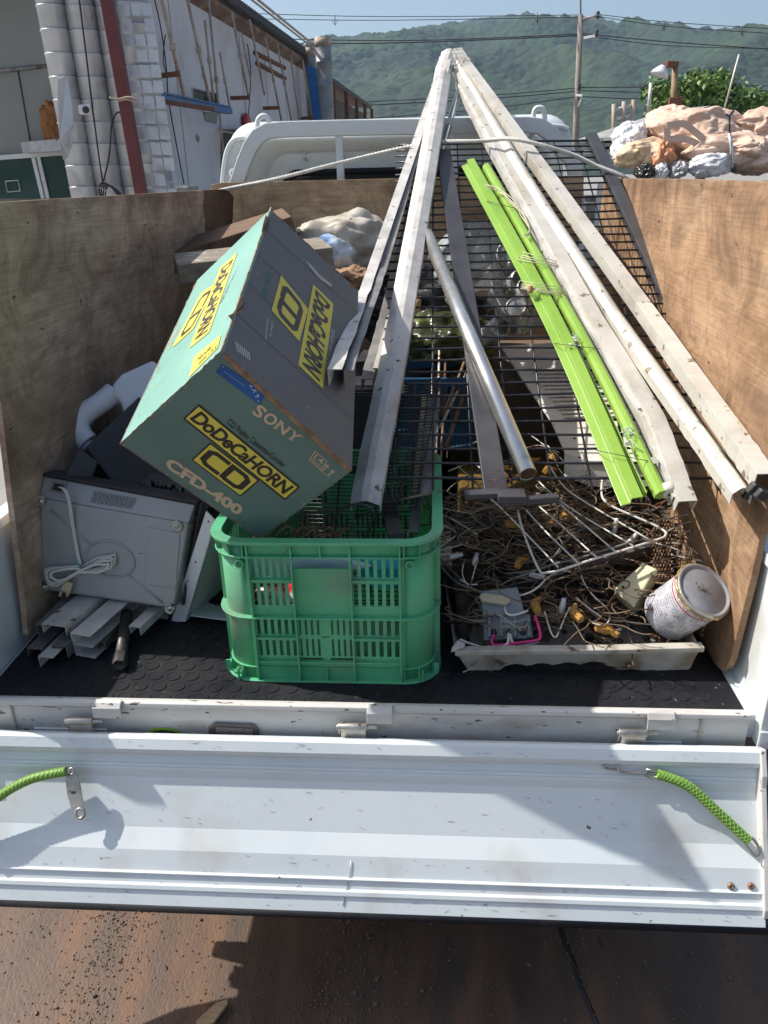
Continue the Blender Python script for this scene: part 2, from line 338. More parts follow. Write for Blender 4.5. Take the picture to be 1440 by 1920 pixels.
# ============================================================ mountain
def ridge_z(x, D):
    return 0
RP = [(430, 120), (545, 85), (600, 74), (650, 63), (700, 60), (750, 52), (800, 42), (850, 38), (900, 28), (960, 20), (1000, 26), (1030, 36), (1085, 50), (1130, 55), (1180, 72), (1230, 78), (1262, 70), (1290, 64), (1320, 70), (1360, 74), (1440, 78)]
DR = 1150
rx = []; rz = []
for (x, y) in RP:
    p = at(x, y, y=DR); rx.append(p.x); rz.append(p.z-4)
rx = [-1900, -1300, -800]+rx+[800, 1200, 1900]; rz = [60, 150, 120]+rz+[rz[-1]*.95, 150, 90]
xs = np.linspace(-1500, 1500, 560); ys = np.linspace(330, DR, 190)
vs = []; fs = []
for j, y in enumerate(ys):
    t = (y-330)/(DR-330)
    for i, x in enumerate(xs):
        zr = float(np.interp(x, rx, rz))
        prof = t**.85
        n1 = noise.noise(V((x*.0042, y*.0028, 1.3))); n2 = 1-2*abs(noise.noise(V((x*.011+2, y*.006, 4)))); n3 = noise.noise(V((x*.03, y*.03, 9)))
        z = zr*prof + (n1*44+n2*40)*math.sin(math.pi*min(1, t*1.02))*.8 + n3*5*min(1, t*3)
        c1 = noise.noise(V((x*.09, y*.09, 3))); c2 = noise.noise(V((x*.23, y*.23, 5)))
        z = min(z, zr*y/DR*.965+8*n3) if t < .97 else zr*(y/DR)
        z += (c1*4+c2*4)*min(1, t*5)*(1 if t < .93 else .4)
        vs.append((x, y+n3*10, z))
W_ = len(xs)
for j in range(len(ys)-1):
    for i in range(W_-1): k = j*W_+i; fs.append((k, k+1, k+W_+1, k+W_))
forest = mat('forest', [(.003, .011, .007), (.010, .027, .011), (.028, .052, .018)], rough=.95, scale=.018, detail=14, dirt=(.04, .068, .024), dirt_scale=.010, dirt_amt=.6)
n = forest.node_tree.nodes; l = forest.node_tree.links; tc = n.new('ShaderNodeTexCoord'); vo = n.new('ShaderNodeTexVoronoi'); vo.inputs['Scale'].default_value = .17; l.new(tc.outputs['Object'], vo.inputs[0])
bp = n.new('ShaderNodeBump'); bp.invert = True; bp.inputs['Strength'].default_value = .7; bp.inputs['Distance'].default_value = 3; l.new(vo.outputs['Distance'], bp.inputs['Height']); l.new(bp.outputs[0], n['Principled BSDF'].inputs['Normal'])
src = n['Principled BSDF'].inputs['Base Color'].links[0].from_socket; mx = n.new('ShaderNodeMix'); mx.data_type = 'RGBA'; mx.blend_type = 'MULTIPLY'; mx.inputs[0].default_value = .35; vr = n.new('ShaderNodeValToRGB'); vr.color_ramp.elements[0].color = (.5, .5, .5, 1); vr.color_ramp.elements[1].color = (1.6, 1.6, 1.3, 1); l.new(vo.outputs['Color'], vr.inputs[0]); l.new(src, mx.inputs[6]); l.new(vr.outputs[0], mx.inputs[7]); l.new(mx.outputs[2], n['Principled BSDF'].inputs['Base Color'])
mb = MB(); mb.add(vs, fs, True)
back = [(x, DR+250, float(np.interp(x, rx, rz))*.3) for x in xs]
mb.build('mountain', forest, kind='structure', recalc=False, origin=(0, 0, 0))
# ============================================================ truck
T = thing('pickup_truck', (0, .8, 0), 'small white flatbed truck with its tailgate folded down and scrap piled in the bed', 'truck')
HW = .765
def b_(name, m, mb, **k): return mb.build(name, m, parent=k.pop('parent', T), **k)
# bed: floor + side gates + rear sill
mb = MB(); mb.bb((-HW, .012, .60), (HW, 1.99, .655)); bed = b_('bed_floor', paint, mb, bevel=.003)
mb = MB(); mb.bb((-.35, .1, .42), (-.28, 3.9, .598)); mb.bb((.28, .1, .42), (.35, 3.9, .598)); mb.bb((-.7, .12, .54), (.7, .17, .598)); mb.bb((-.7, 1.0, .54), (.7, 1.05, .598)); b_('chassis_frame', dark, mb)
for s in (-1, 1):
    mb = MB(); x = s*(HW+(.006 if s < 0 else -.004))
    prof = [(-.011, .655), (-.011, .93), (-.018, .935), (-.018, .957), (.016, .957), (.016, .62), (.012, .615), (.012, .80), (.004, .81), (.004, .84), (.012, .85), (.012, .60), (-.011, .60)]
    y0 = .03 if s > 0 else .04
    mb.prism([V((x+.008*s+s*px_, y0, z)) for px_, z in [(-.011, .645), (-.011, .93), (-.018, .935), (-.018, .957), (.018, .957), (.018, .93), (.012, .925), (.012, .83), (.007, .82), (.007, .76), (.012, .75), (.012, .60), (-.002, .60), (-.002, .645)]], (0, 1.92, 0))
    sg = b_('side_gate', paint, mb, bevel=.002)
    mb = MB(); mb.bb((x-s*.006, y0-.045, .60), (x+s*.036, y0-.001, .945)); mb.bb((x-s*.010, y0-.049, .86), (x+s*.03, y0-.045, .92)); mb.bb((x-s*.008, y0-.050, .60), (x+s*.034, y0-.045, .64))
    b_('end_cap', paint, mb, bevel=.004, parent=sg)
    if s > 0:
        mb = MB(); mb.tube([V((x+.01, y0-.052, z)) for z in (.70, .705)], .006, 10); mb.bb((x-.004, y0-.052, .74), (x+.026, y0-.045, .83)); b_('latch', zinc, mb, bevel=.002, parent=sg)
mb = MB()
mb.sweep([(0, 0), (.012, .004), (.020, .002), (.022, -.006), (.018, -.012), (.020, -.105), (.0, -.105)], [(-.775, .015, .664), (.738, .015, .664)], (0, 0, 1))
sill = b_('rear_sill', paint2, mb, bevel=.0015)
# (sweep side axis = t x up = +x cross z = -y : profile x goes towards the camera)
for s0, s1 in ((-.70, -.50), (.46, .62)):
    mb = MB(); mb.bb((s0+.05, -.0085, .595), (s1, -.0045, .603)); b_('pressing', paint, mb, parent=sill, bevel=.0015)
mat('sealant', [(.35, .3, .25), (.5, .46, .4)], scale=40)
for xq in (.648, -.69): mb = MB(); mb.bb((xq, -.0075, .565), (xq+.004, -.0045, .655)); b_('sill_seam', MATS['sealant'], mb, parent=sill)
def sillp(px, py, h=0): return at(px, py, y=-.006-h)
# number-plate lamp recess and oval sticker
q = [sillp(393, 1392), sillp(484, 1392), sillp(486, 1368), sillp(478, 1357), sillp(402, 1354), sillp(391, 1364)]
mb = MB(); mb.prism(q, (0, -.004, 0)); pl = b_('plate_lamp', mat('lamp_bezel', [(.10, .08, .08), (.16, .14, .13)], rough=.4), mb, bevel=.002)
q = [sillp(404, 1390, .005), sillp(474, 1391, .005), sillp(475, 1366, .005), sillp(405, 1363, .005)]
mb = MB(); mb.prism(q, (0, -.0015, 0)); b_('lens', mat('lamp_lens', [(.14, .12, .12), (.24, .22, .21)], rough=.2, scale=200), mb, parent=pl)
c = sillp(309, 1374); mb = MB(); e = []
for i in range(28): t = 2*math.pi*i/28; e.append(c+V((.034*math.cos(t), -.0005, .0125*math.sin(t))))
mb.prism(e, (0, -.001, 0)); sk = b_('sticker', mat('sticker_green', [(.22, .42, .03), (.27, .5, .05)], rough=.35), mb)
mb = MB(); e2 = [c+V((.025*math.cos(t), -.0018, .0078*math.sin(t))) for t in [2*math.pi*i/24 for i in range(24)]]; mb.prism(e2, (0, -.0006, 0)); b_('sticker_centre', dark, mb, parent=sk)
mb = MB(); 
for i in range(7): mb.bb(c+V((-.016+i*.0045, -.0034, -.002)), c+V((-.0133+i*.0045, -.0025, .002)))
b_('sticker_print', paint, mb, parent=sk)
# tailgate
TG0 = V((0, -.036, .612)); sdir = V((0, -.480, -.877)).normalized(); nrm = V((0, -sdir.z*-1, 0)); nrm = V((0, sdir.z, -sdir.y)).normalized()
TGP = Plane(TG0, None, n=nrm)
def tg(x, s_, h): return TG0+V((x, 0, 0))+sdir*(s_*1.085)+nrm*h
prof = [(-.004, -.012), (-.004, .008), (.002, .013), (.020, .013), (.027, .008), (.032, -.002), (.046, -.003), (.047, -.0055), (.049, -.003), (.053, -.003), (.054, -.0055), (.056, -.004), (.060, -.005), (.073, -.0105), (.160, -.0105), (.196, -.001), (.232, -.001), (.234, .003), (.236, .003), (.238, -.001), (.252, -.001), (.255, .003), (.262, .003), (.266, -.0005), (.291, -.0005), (.293, -.016), (.15, -.03), (.05, -.02)]
NX = 2
mb = MB(); mb.prism([tg(-.775, a, h) for a, h in prof], (1.527, 0, 0)); gate = b_('tailgate', paint, mb, bevel=.0018, segs=3)
for s in (-1, 1):
    sx = .757 if s > 0 else -.778
    mb = MB(); mb.prism([tg(sx, -.004, -.014), tg(sx, -.004, .016), tg(sx, .04, .018), tg(sx, .06, .012), tg(sx, .26, .010), tg(sx, .275, .004), tg(sx, .275, -.02)], (s*-.011 if s > 0 else .011, 0, 0))
    b_('gate_side_frame', paint2, mb, parent=gate, bevel=.002)
mb = MB(); mb.tube([tg(-.78, .296, -.006), tg(.760, .296, -.006)], .0085, 10); b_('rubber_edge', rubber, mb, parent=gate)
for x in (.70, .737):
    p = TGP.at(1370 if x == .70 else 1408, 1661); mb = MB(); mb.lathe([(.0065, 0), (.0065, .0018), (.004, .0038), (.0022, .004), (.002, .0018), (0, .0018)], p, nrm, 16); b_('rivet', mat('rusty_bolt', [(.18, .07, .03), (.35, .25, .18)], metal=.5, scale=200), mb, parent=gate)
rs = random.Random(5)
scm = mat('scratch', [(.16, .17, .18), (.3, .3, .3)], rough=.7, scale=60)
mb = MB()
for i in range(190):
    x = rs.uniform(-.74, .74); s_ = rs.choice([rs.uniform(.08, .155), rs.uniform(.08, .155), rs.uniform(.2, .23), rs.uniform(.268, .288), rs.uniform(.005, .018)])
    h = -.0103 if .078 < s_ < .158 else (-.0008 if .198 < s_ < .231 else (-.0003 if s_ > .2 else .0132))
    L = rs.uniform(.003, .02); an = rs.choice([rs.gauss(0, .3), rs.gauss(1, .5)]); ww = rs.uniform(.0002, .0007)
    pts = []
    for k in range(5):
        t = k/4-.5; pts.append((x+L*t*math.cos(an)+rs.gauss(0, .0006), s_+L*t*math.sin(an)*.6+rs.gauss(0, .0004)))
    up_, dn = [], []
    for k, (a, bq) in enumerate(pts):
        wk = ww*(1-abs(k/4-.5)*1.8); up_.append(tg(a, bq+wk, h+.0004)); dn.append(tg(a, bq-wk, h+.0004))
    n0 = len(up_); mb.add(up_+dn, [(k, k+1, n0+k+1, n0+k) for k in range(n0-1)])
b_('scratches', scm, mb, parent=gate, recalc=False, kind='stuff')
mb = MB(); pts = [TGP.at(658, 1614), TGP.at(656, 1640), TGP.at(652, 1656), TGP.at(648, 1680), TGP.at(643, 1698)]
mb.tube([p+nrm*.0005 for p in pts], .0007, 6); b_('weld_mark', zinc, mb, parent=gate)
mb = MB(); rs = random.Random(9)
for px_ in (240, 252, 282, 302, 405, 80, 560, 905, 1010, 1060, 1078, 1245, 1390):
    p = TGP.at(px_, 1666+(px_-250)*.0145-8); mb.tube([p+V((.0035*math.cos(t), 0, 0))+sdir*(.0035*math.sin(t)) + nrm*(-.0006) for t in [i*math.pi/6 for i in range(12)]], .0004, 5, closed_path=True)
b_('spot_weld_rings', paint2, mb, parent=gate, kind='stuff')
# hinges
for cx, cap in (((128, 178), (176, 234)), ((634, 688), (686, 740)), ((1160, 1214), (1212, 1270))):
    hg = MB()
    p0 = at(cap[0]+2, 1332, y=-.008); p1 = at(cap[1]-4, 1332, y=-.008)
    hg.sweep([(0, .004), (.010, .003), (.018, -.006), (.020, -.028), (.017, -.028), (.015, -.008), (.009, .0), (0, .001)], [(p0.x, 0.0, .668), (p1.x, 0.0, .668)], (0, 0, 1))
    H = b_('hinge', paint2, hg, bevel=.0012)
    q0 = at(cx[0], 1366, y=-.02).x; q1 = at(cx[1], 1366, y=-.02).x
    hg = MB(); hg.tube([(q0, -.022, .634), (q1, -.022, .634)], .0075, 14); hg.tube([(q0-.003, -.022, .634), (q1+.02, -.022, .634)], .0035, 10)
    hg.beam((q0+.002, -.016, .60), (q0+.002, -.022, .63), .003, .004)
    hg.bb((q0+.006, -.0255, .598), (q1-.002, -.0215, .632)); hg.bb((q0+.006, -.046, .597), (q1-.002, -.0215, .6))
    b_('hinge_barrel', zinc, hg, parent=H, bevel=.0008)
# straps
gm = mat('green_braid', [(.20, .38, .06), (.28, .46, .10)], rough=.5, scale=60)
def helix(path, r, turns, ph, sgn):
    n = len(path); out = []; nn = None; L = 0
    for i, p in enumerate(path):
        t = (path[min(i+1, n-1)]-path[max(i-1, 0)]).normalized()
        nn = t.orthogonal().normalized() if nn is None else (nn-t*nn.dot(t)).normalized()
        b2 = t.cross(nn); a = sgn*2*math.pi*turns*i/(n-1)+ph; out.append(p+nn*(r*math.cos(a))+b2*(r*math.sin(a)))
    return out
def strap(pix, hts, name_parent):
    P = smooth_path([TGP.at(x, y, h) for (x, y), h in zip(pix, hts)], 26)
    mb = MB(); mb.tube(P, .0085, 12); st = b_('strap', mat('green_sleeve', [(.12, .25, .03), (.17, .33, .05)], rough=.45, scale=40), mb, parent=gate)
    mb = MB()
    for k in range(5):
        for sg in (-1, 1): mb.tube(helix(P, .0088, 5.5, k*2*math.pi/5, sg), .0006, 4, cap=False)
    b_('braid', gm, mb, parent=st); return st
strap([(1232, 1451), (1290, 1474), (1345, 1522), (1403, 1576)], [.010, .012, .012, .012], gate)
strap([(-70, 1560), (-10, 1500), (55, 1462), (124, 1446)], [.02, .022, .02, .016], gate)
mb = MB(); hk = [(1132, 1432), (1145, 1430), (1157, 1437), (1162, 1446), (1175, 1449), (1200, 1450), (1226, 1450)]
mb.tube(smooth_path([TGP.at(x, y, .006) for x, y in hk], 6), .0026, 8); mb.tube([TGP.at(x, y, .009) for x, y in ((1212, 1442), (1232, 1446), (1236, 1454), (1224, 1459), (1210, 1455))], .002, 6, closed_path=True)
mb.tube([TGP.at(x, y, .004) for x, y in ((1128, 1437), (1140, 1442), (1156, 1443))], .002, 6)
b_('strap_hook', zinc, mb, parent=gate)
mb = MB(); mb.tube(smooth_path([TGP.at(x, y, .01) for x, y in ((1396, 1580), (1408, 1596), (1417, 1604), (1424, 1596), (1419, 1582), (1410, 1570))], 5), .0028, 8); b_('strap_hook', zinc, mb, parent=gate)
pl2 = Plane(TG0+nrm*.016, None, n=nrm)
mb = MB(); mb.prism([pl2.at(x, y) for x, y in ((122, 1448), (133, 1439), (146, 1446), (152, 1475), (158, 1508), (152, 1514), (134, 1514), (127, 1490), (124, 1465))], nrm*.0025); br = b_('strap_bracket', zinc, mb, parent=gate, bevel=.0006)
mb = MB(); cc = pl2.at(150, 1525); mb.tube([cc+V((.0085*math.cos(t), 0, 0))+sdir*(.0095*math.sin(t)) for t in [i*math.pi/8 for i in range(16)]], .0032, 8, closed_path=True); mb.tube([pl2.at(134, 1446, .003)+V((.005*math.cos(t), 0, 0))+sdir*(.006*math.sin(t)) for t in [i*math.pi/6 for i in range(12)]], .002, 8, closed_path=True); b_('ring', zinc, mb, parent=br)
mb = MB(); mb.bb((-.77, -.034, .585), (.735, -.004, .589)); b_('added_gap_blocker', rubber, mb)  # added strip closing the hinge gap, to stop a sun streak below
# under structure, wheels, lamps
mb = MB(); mb.bb((-.50, .006, .40), (.50, .04, .598)); b_('rear_bumper', dark, mb, bevel=.01)  # bumper made taller, up to the bed, to block sun streaks below
tyre = mat('tyre', [(.02, .02, .02), (.04, .04, .04)], rough=.85, scale=20, bump=.3)
for s in (-1, 1):
    for y in (.62, 2.95):
        mb = MB(); mb.lathe([(.17, -.07), (.255, -.065), (.272, -.04), (.272, .04), (.255, .065), (.17, .07)], (s*.66, y, .272), (1, 0, 0), 32); wh = b_('wheel', tyre, mb)
        mb = MB(); mb.lathe([(.0, .03), (.05, .05), (.06, .03), (.14, .02), (.165, .06), (.17, .065), (.17, -.06), (0, -.05)], (s*.66, y, .272), (s, 0, 0), 24); b_('rim', paint, mb, parent=wh)
    mb = MB(); mb.bb((s*.60-.09, .02, .40), (s*.60+.09, .06, .50)); b_('tail_light', mat('tail_red', [(.3, .01, .01), (.4, .02, .02)], rough=.2), mb, bevel=.006)
# cab
def rrect(w_, h_, r, z0, y, n=7, cx=0):
    out = []
    for (sx, sz, a0) in ((1, -1, -90), (1, 1, 0), (-1, 1, 90), (-1, -1, 180)):
        for i in range(n+1):
            a = math.radians(a0+90*i/n); out.append(V((cx+sx*(w_-r)+r*math.cos(a), y, z0+h_/2+sz*(h_/2-r)+r*math.sin(a))))
    return out
def loft(mb, rings, cap=True, smooth=True):
    n = len(rings[0]); vs = [p for r in rings for p in r]; fs = []
    for i in range(len(rings)-1):
        for q in range(n): z = (q+1) % n; fs.append((i*n+q, i*n+z, (i+1)*n+z, (i+1)*n+q))
    mb.add(vs, fs, smooth); k = len(mb.v)-len(vs)
    if cap: mb.f.append([k+q for q in range(n)]); mb.mi.append(0); mb.sm.append(False); mb.f.append([k+(len(rings)-1)*n+q for q in range(n)]); mb.mi.append(0); mb.sm.append(False)
ZC = .5
mb = MB(); loft(mb, [rrect(.66, 1.27, .14, ZC, 2.12), rrect(.685, 1.31, .12, ZC-.02, 2.15), rrect(.70, 1.33, .12, ZC-.02, 2.25), rrect(.715, 1.335, .12, ZC-.03, 2.7), rrect(.70, 1.27, .12, ZC-.03, 3.0), rrect(.69, .75, .1, ZC-.05, 3.45), rrect(.66, .6, .1, ZC-.03, 3.55)])
cab = b_('cab_body', cabpaint, mb)
mb = MB(); mb.prism([(-.60, 3.02, 1.60), (.60, 3.02, 1.60), (.62, 3.44, 1.18), (-.62, 3.44, 1.18)], (0, .03, .02)); b_('windscreen', glass, mb)
# rear wall pressings: recessed panel rim, window with rubber seal
def rr_px(l, t, r_, b2, rad, y, n=6):
    p0 = at(l, b2, y=y); p1 = at(r_, t, y=y); cx = (p0.x+p1.x)/2; return rrect((p1.x-p0.x)/2, p1.z-p0.z, rad, p0.z, y, n, cx)
mb = MB(); ring_o = rrect(.55, .62, .12, 1.06, 2.105, 7); ring_i = rrect(.49, .54, .10, 1.09, 2.112, 7)
loft(mb, [rrect(.62, .72, .14, 1.03, 2.122, 7), rrect(.615, .71, .14, 1.035, 2.08, 7), rrect(.585, .67, .12, 1.06, 2.08, 7), rrect(.52, .60, .10, 1.09, 2.118, 7)], cap=False)
b_('rear_pressing', cabpaint, mb)
WZ0, WH = 1.18, .435
mb = MB(); loft(mb, [rrect(.46, WH+.03, .07, WZ0-.015, 2.121, 7), rrect(.46, WH+.03, .07, WZ0-.015, 2.100, 7), rrect(.43, WH-.02, .05, WZ0+.01, 2.100, 7), rrect(.43, WH-.02, .05, WZ0+.01, 2.118, 7)], cap=False); ws = b_('window_seal', rubber, mb)
mb = MB(); mb.prism(rrect(.44, WH-.01, .05, WZ0+.005, 2.110, 7), (0, .006, 0)); b_('rear_window', glass, mb)
for x, z in ((-.36, 1.665), (-.21, 1.67), (-.36, 1.69)):
    mb = MB(); mb.tube([(x, 2.118, z), (x, 2.098, z)], .006, 8); b_('bolt', zinc, mb)
# head guard
def gp(px_, py_): return at(px_, py_, y=2.0)
path = [V((-.665, 2.0, 1.30)), V((-.655, 2.0, 1.50))]+[gp(*q) for q in ((447, 338), (458, 305), (470, 276), (484, 256), (502, 246), (530, 243), (640, 240), (760, 238), (900, 236), (985, 234), (1012, 237), (1032, 250), (1048, 275), (1060, 300))]+[V((.70, 2.0, 1.45)), V((.70, 2.0, 1.3))]
path[-3].x = .665
mb = MB(); mb.sweep([(-.027, -.022), (.027, -.022), (.027, .022), (-.027, .022)], path, ups=[V((0, 1, 0))]*len(path), scales=None)
# profile: w across picture plane needs the wider side
gd = b_('head_guard', cabpaint, mb, bevel=.004)
for px_ in (636, 853):
    p = gp(px_, 250); mb = MB(); mb.bb((p.x-.014, 1.985, .66), (p.x+.014, 2.012, p.z)); b_('guard_post', cabpaint, mb, parent=gd, bevel=.004)
mb = MB(); mb.bb((-.66, 2.004, .66), (-.62, 2.03, 1.4)); mb.bb((.62, 2.004, .66), (.66, 2.03, 1.4)); mb.bb((-.7, 2.006, 1.02), (.7, 2.028, 1.06)); b_('guard_post', cabpaint, mb, parent=gd, bevel=.004)
for (xs_, s) in (((480, 240), -1), ((997, 225), 1)):
    L = [gp(xs_[0], 258), gp(xs_[0]+2, 235), gp(xs_[0]+5, xs_[1]-17), gp(xs_[0]+14, xs_[1]-23), gp(xs_[0]+23, xs_[1]-17), gp(xs_[0]+25, 240)]
    mb = MB(); mb.tube(smooth_path(L, 5), .0095, 10); b_('hook_loop', cabpaint, mb, parent=gd)
for s, pts in ((-1, [(417, 372), (416, 350), (421, 300), (430, 272), (444, 260), (474, 259), (466, 285), (452, 320), (444, 372)]), (1, [(1062, 360), (1058, 290), (1040, 250), (1022, 236), (1052, 237), (1066, 243), (1072, 262), (1084, 330), (1086, 360)])):
    P = [at(x, y, y=2.03) for x, y in pts]; mb = MB(); mb.prism(P, (0, .012, 0)); wing = b_('guard_wing', cabpaint, mb, bevel=.003)
    mb = MB(); mb.tube(smooth_path([at(x, y, y=2.022) for x, y in pts[:6] if True], 4), .008, 8); b_('wing_rim', cabpaint, mb, parent=wing)
mb = MB(); mb.tube(smooth_path([at(x, y, y=2.01) for x, y in ((449, 315), (446, 300), (450, 292), (457, 290), (462, 296))], 5), .006, 8); mb.tube([at(438+7*math.cos(t), 325+8*math.sin(t), y=2.012) for t in [i*math.pi/6 for i in range(12)]], .005, 8, closed_path=True)
b_('rope_hook', cabpaint, mb)
# ============================================================ rubber mat
mb = MB(); mb.bb((-.755, .004, .6552), (.735, 1.97, .660)); mat_o = mb.build('rubber_mat', rubber, origin=(0, 1, .655), label='black studded rubber mat lining the floor of the truck bed', cat='mat')
mb = MB(); vs = []; fs = []
p = .0385; r = .0155; n = 18; ny = int(1.93/p); nx = int(1.46/p); 
for j in range(ny):
    y = .022+j*p*.92
    if y > 1.0: break
    for i in range(nx):
        x = -.735+i*p+(p/2 if j % 2 else 0)
        if x > .715: continue
        k = len(vs)
        for (rr, z) in ((r, .6600), (r*.95, .6616), (r*.86, .6616), (r*.82, .6609)):
            for q in range(n): a = 2*math.pi*q/n; vs.append((x+rr*math.cos(a), y+rr*math.sin(a), z))
        for c_ in range(3):
            for q in range(n): z = (q+1) % n; fs.append((k+c_*n+q, k+c_*n+z, k+(c_+1)*n+z, k+(c_+1)*n+q))
        fs.append(tuple(k+3*n+q for q in range(n)))
mb.add(vs, fs, False); mb.build('coin_studs', rubber, parent=mat_o, recalc=False)
# ============================================================ plywood
def board(name, poly, th, m, label, axis, **k):
    mb = MB(); mb.prism(poly, th); return mb.build(name, m, label=label, cat='plywood board', bevel=.0012, **k)
def arc(c, r, a0, a1, e1, e2, n=6): return [V(c)+V(e1)*(r*math.cos(math.radians(a0+(a1-a0)*i/n)))+V(e2)*(r*math.sin(math.radians(a0+(a1-a0)*i/n))) for i in range(n+1)]
# left board: leans in at the far top corner
def LB(y, z):   # y .19-1.90, z .662-1.57
    t = (z-.662)/.91; return V((-.742+.035*t+.10*t*max(0, (y-.6)/1.3), y, z))
n_ = 24; pts = []; ztop = lambda y: 1.567-.004*y
rows = [.662+.905*i/10 for i in range(11)]
mb = MB(); vs = []; fs = []
NY = 26
def lb_edge(y, z):
    # rounded near-bottom corner and far-top corner
    return y, z
for side in (0, 1):
    for i in range(NY+1):
        for j in range(11):
            y0_ = .19+.11*j/10; y = y0_+(1.91-y0_)*i/NY; z = .663+.905*j/10
            if i < 2: z = max(z, .663+(.03, .008)[i])
            if i >= NY-1: z = min(z, 1.568-(.008, .03)[i-NY+1]) 
            p = LB(y, z); p.x -= .012*side; vs.append(p)
M1 = (NY+1)*11
for i in range(NY):
    for j in range(10):
        k = i*11+j; fs.append((k, k+11, k+12, k+1)); fs.append((M1+k, M1+k+1, M1+k+12, M1+k+11))
for i in range(NY): fs.append((i*11, M1+i*11, M1+(i+1)*11, (i+1)*11)); k = i*11+10; fs.append((k, k+11, M1+k+11, M1+k))
for j in range(10): fs.append((j, j+1, M1+j+1, M1+j)); k = NY*11+j; fs.append((k, M1+k, M1+k+1, k+1))
mb.add(vs, fs); lb = mb.build('plywood_board', ply_left, label='stained grey-brown plywood board standing on edge along the left side of the truck bed', cat='plywood board', origin=(-.74, 1, .66))
# right board
def RB(y, z): t = (z-.662)/.91; return V((.728+.018*t, y, z))
out = [RB(.16, .662)]+[RB(.10+.06*(1-math.sin(a)), .662+.07*(1-math.cos(a))) for a in (.5, 1.0, 1.4)]+[RB(.09, .9), RB(.088, 1.3), RB(.09, 1.574), RB(.9, 1.577), RB(1.80, 1.575), RB(1.80, .662)]
mb = MB(); mb.prism(out, (.013, 0, 0)); mb.build('plywood_board', ply_right, origin=(.74, 1, .66), bevel=.001, label='sunlit orange-brown plywood board standing on edge along the right side of the truck bed', cat='plywood board')
mb = MB(); mb.prism([(-.70, 1.93, .662), (.70, 1.93, .662), (.70, 1.93, 1.585), (.2, 1.93, 1.590), (-.66, 1.93, 1.589), (-.70, 1.93, 1.582)], (0, .012, 0)); mb.build('plywood_board', ply_head, origin=(0, 1.93, .66), bevel=.001, label='tan plywood board standing across the front of the bed against the cab', cat='plywood board')
# ============================================================ green crate
alu = mat('weathered_aluminium', [(.40, .385, .36), (.54, .52, .49), (.62, .60, .57)], rough=.5, metal=.15, scale=14, detail=9, spots=(.12, .10, .08), spot_scale=38, spot_amt=.67, dirt=(.36, .28, .18), dirt_scale=4, dirt_amt=.6, bump=.15)
alu_cream = mat('cream_painted_metal', [(.38, .36, .31), (.49, .47, .42), (.54, .52, .47)], rough=.5, scale=9, detail=9, spots=(.2, .16, .11), spot_scale=34, spot_amt=.655, dirt=(.36, .28, .18), dirt_scale=6, dirt_amt=.56, bump=.12)
alu_dark = mat('oxidised_aluminium', [(.16, .155, .15), (.30, .29, .28)], rough=.5, metal=.4, scale=18, detail=8, dirt=(.10, .08, .07), dirt_scale=5, dirt_amt=.55)
green = mat('green_plastic', [(.06, .31, .15), (.09, .40, .20), (.12, .44, .24)], rough=.45, scale=5, detail=9, dirt=(.14, .27, .17), dirt_scale=7, dirt_amt=.54, spots=(.16, .2, .13), spot_scale=60, spot_amt=.73, bump=.06)
wire_blk = mat('black_wire', [(.012, .012, .014), (.035, .035, .04)], rough=.35, scale=40)
wire_wht = mat('white_coated_wire', [(.36, .31, .24), (.56, .53, .47), (.60, .57, .52)], rough=.5, scale=24, spots=(.20, .09, .04), spot_scale=40, spot_amt=.56)
wire_rust = mat('rusty_wire', [(.09, .045, .025), (.2, .11, .06), (.3, .2, .13)], rough=.7, metal=.2, scale=60)
x0, x1, y0, y1, z0, HT = -.272, .150, .092, .600, .6605, .317
CR = thing('plastic_crate', ((x0+x1)/2, (y0+y1)/2, z0), 'green slotted plastic harvest crate standing on the bed floor, filled with wire racks', 'crate')
rad = .058
def rr_path(ex, n=7):
    out = []
    for (cx, cy, a0) in ((x1-rad, y0+rad, -90), (x1-rad, y1-rad, 0), (x0+rad, y1-rad, 90), (x0+rad, y0+rad, 180)):
        for i in range(n): a = math.radians(a0+90*i/(n-1)); out.append(V((cx+(rad+ex)*math.cos(a), cy+(rad+ex)*math.sin(a), 0)))
    return out
def ring(mb, z, a, b, t):   # flange ring from offset a to b, thickness t
    for_path = rr_path(0); n = len(for_path); out = rr_path(b); inn = rr_path(a); vs = []
    for zz in (z, z+t):
        vs += [V((p.x, p.y, zz)) for p in inn]+[V((p.x, p.y, zz)) for p in out]
    fs = []
    for i in range(n):
        j = (i+1) % n
        fs += [(i, j, n+j, n+i), (2*n+i, 3*n+i, 3*n+j, 2*n+j), (n+i, n+j, 3*n+j, 3*n+i), (i, 2*n+i, 2*n+j, j)]
    mb.add(vs, fs)
mb = MB(); ring(mb, z0+HT-.007, -.006, .016, .007); ring(mb, z0+HT-.036, -.001, .011, .003); CRo = z0+HT
mb.build('top_rim', green, CR, bevel=.002)
mb = MB(); ring(mb, z0+.148, -.001, .013, .003); mb.build('middle_rib', green, CR, bevel=.0008)
mb = MB(); ring(mb, z0+.0, -.004, .014, .003); ring(mb, z0+.028, -.001, .004, .0025); mb.build('base_rib', green, CR, bevel=.0008)
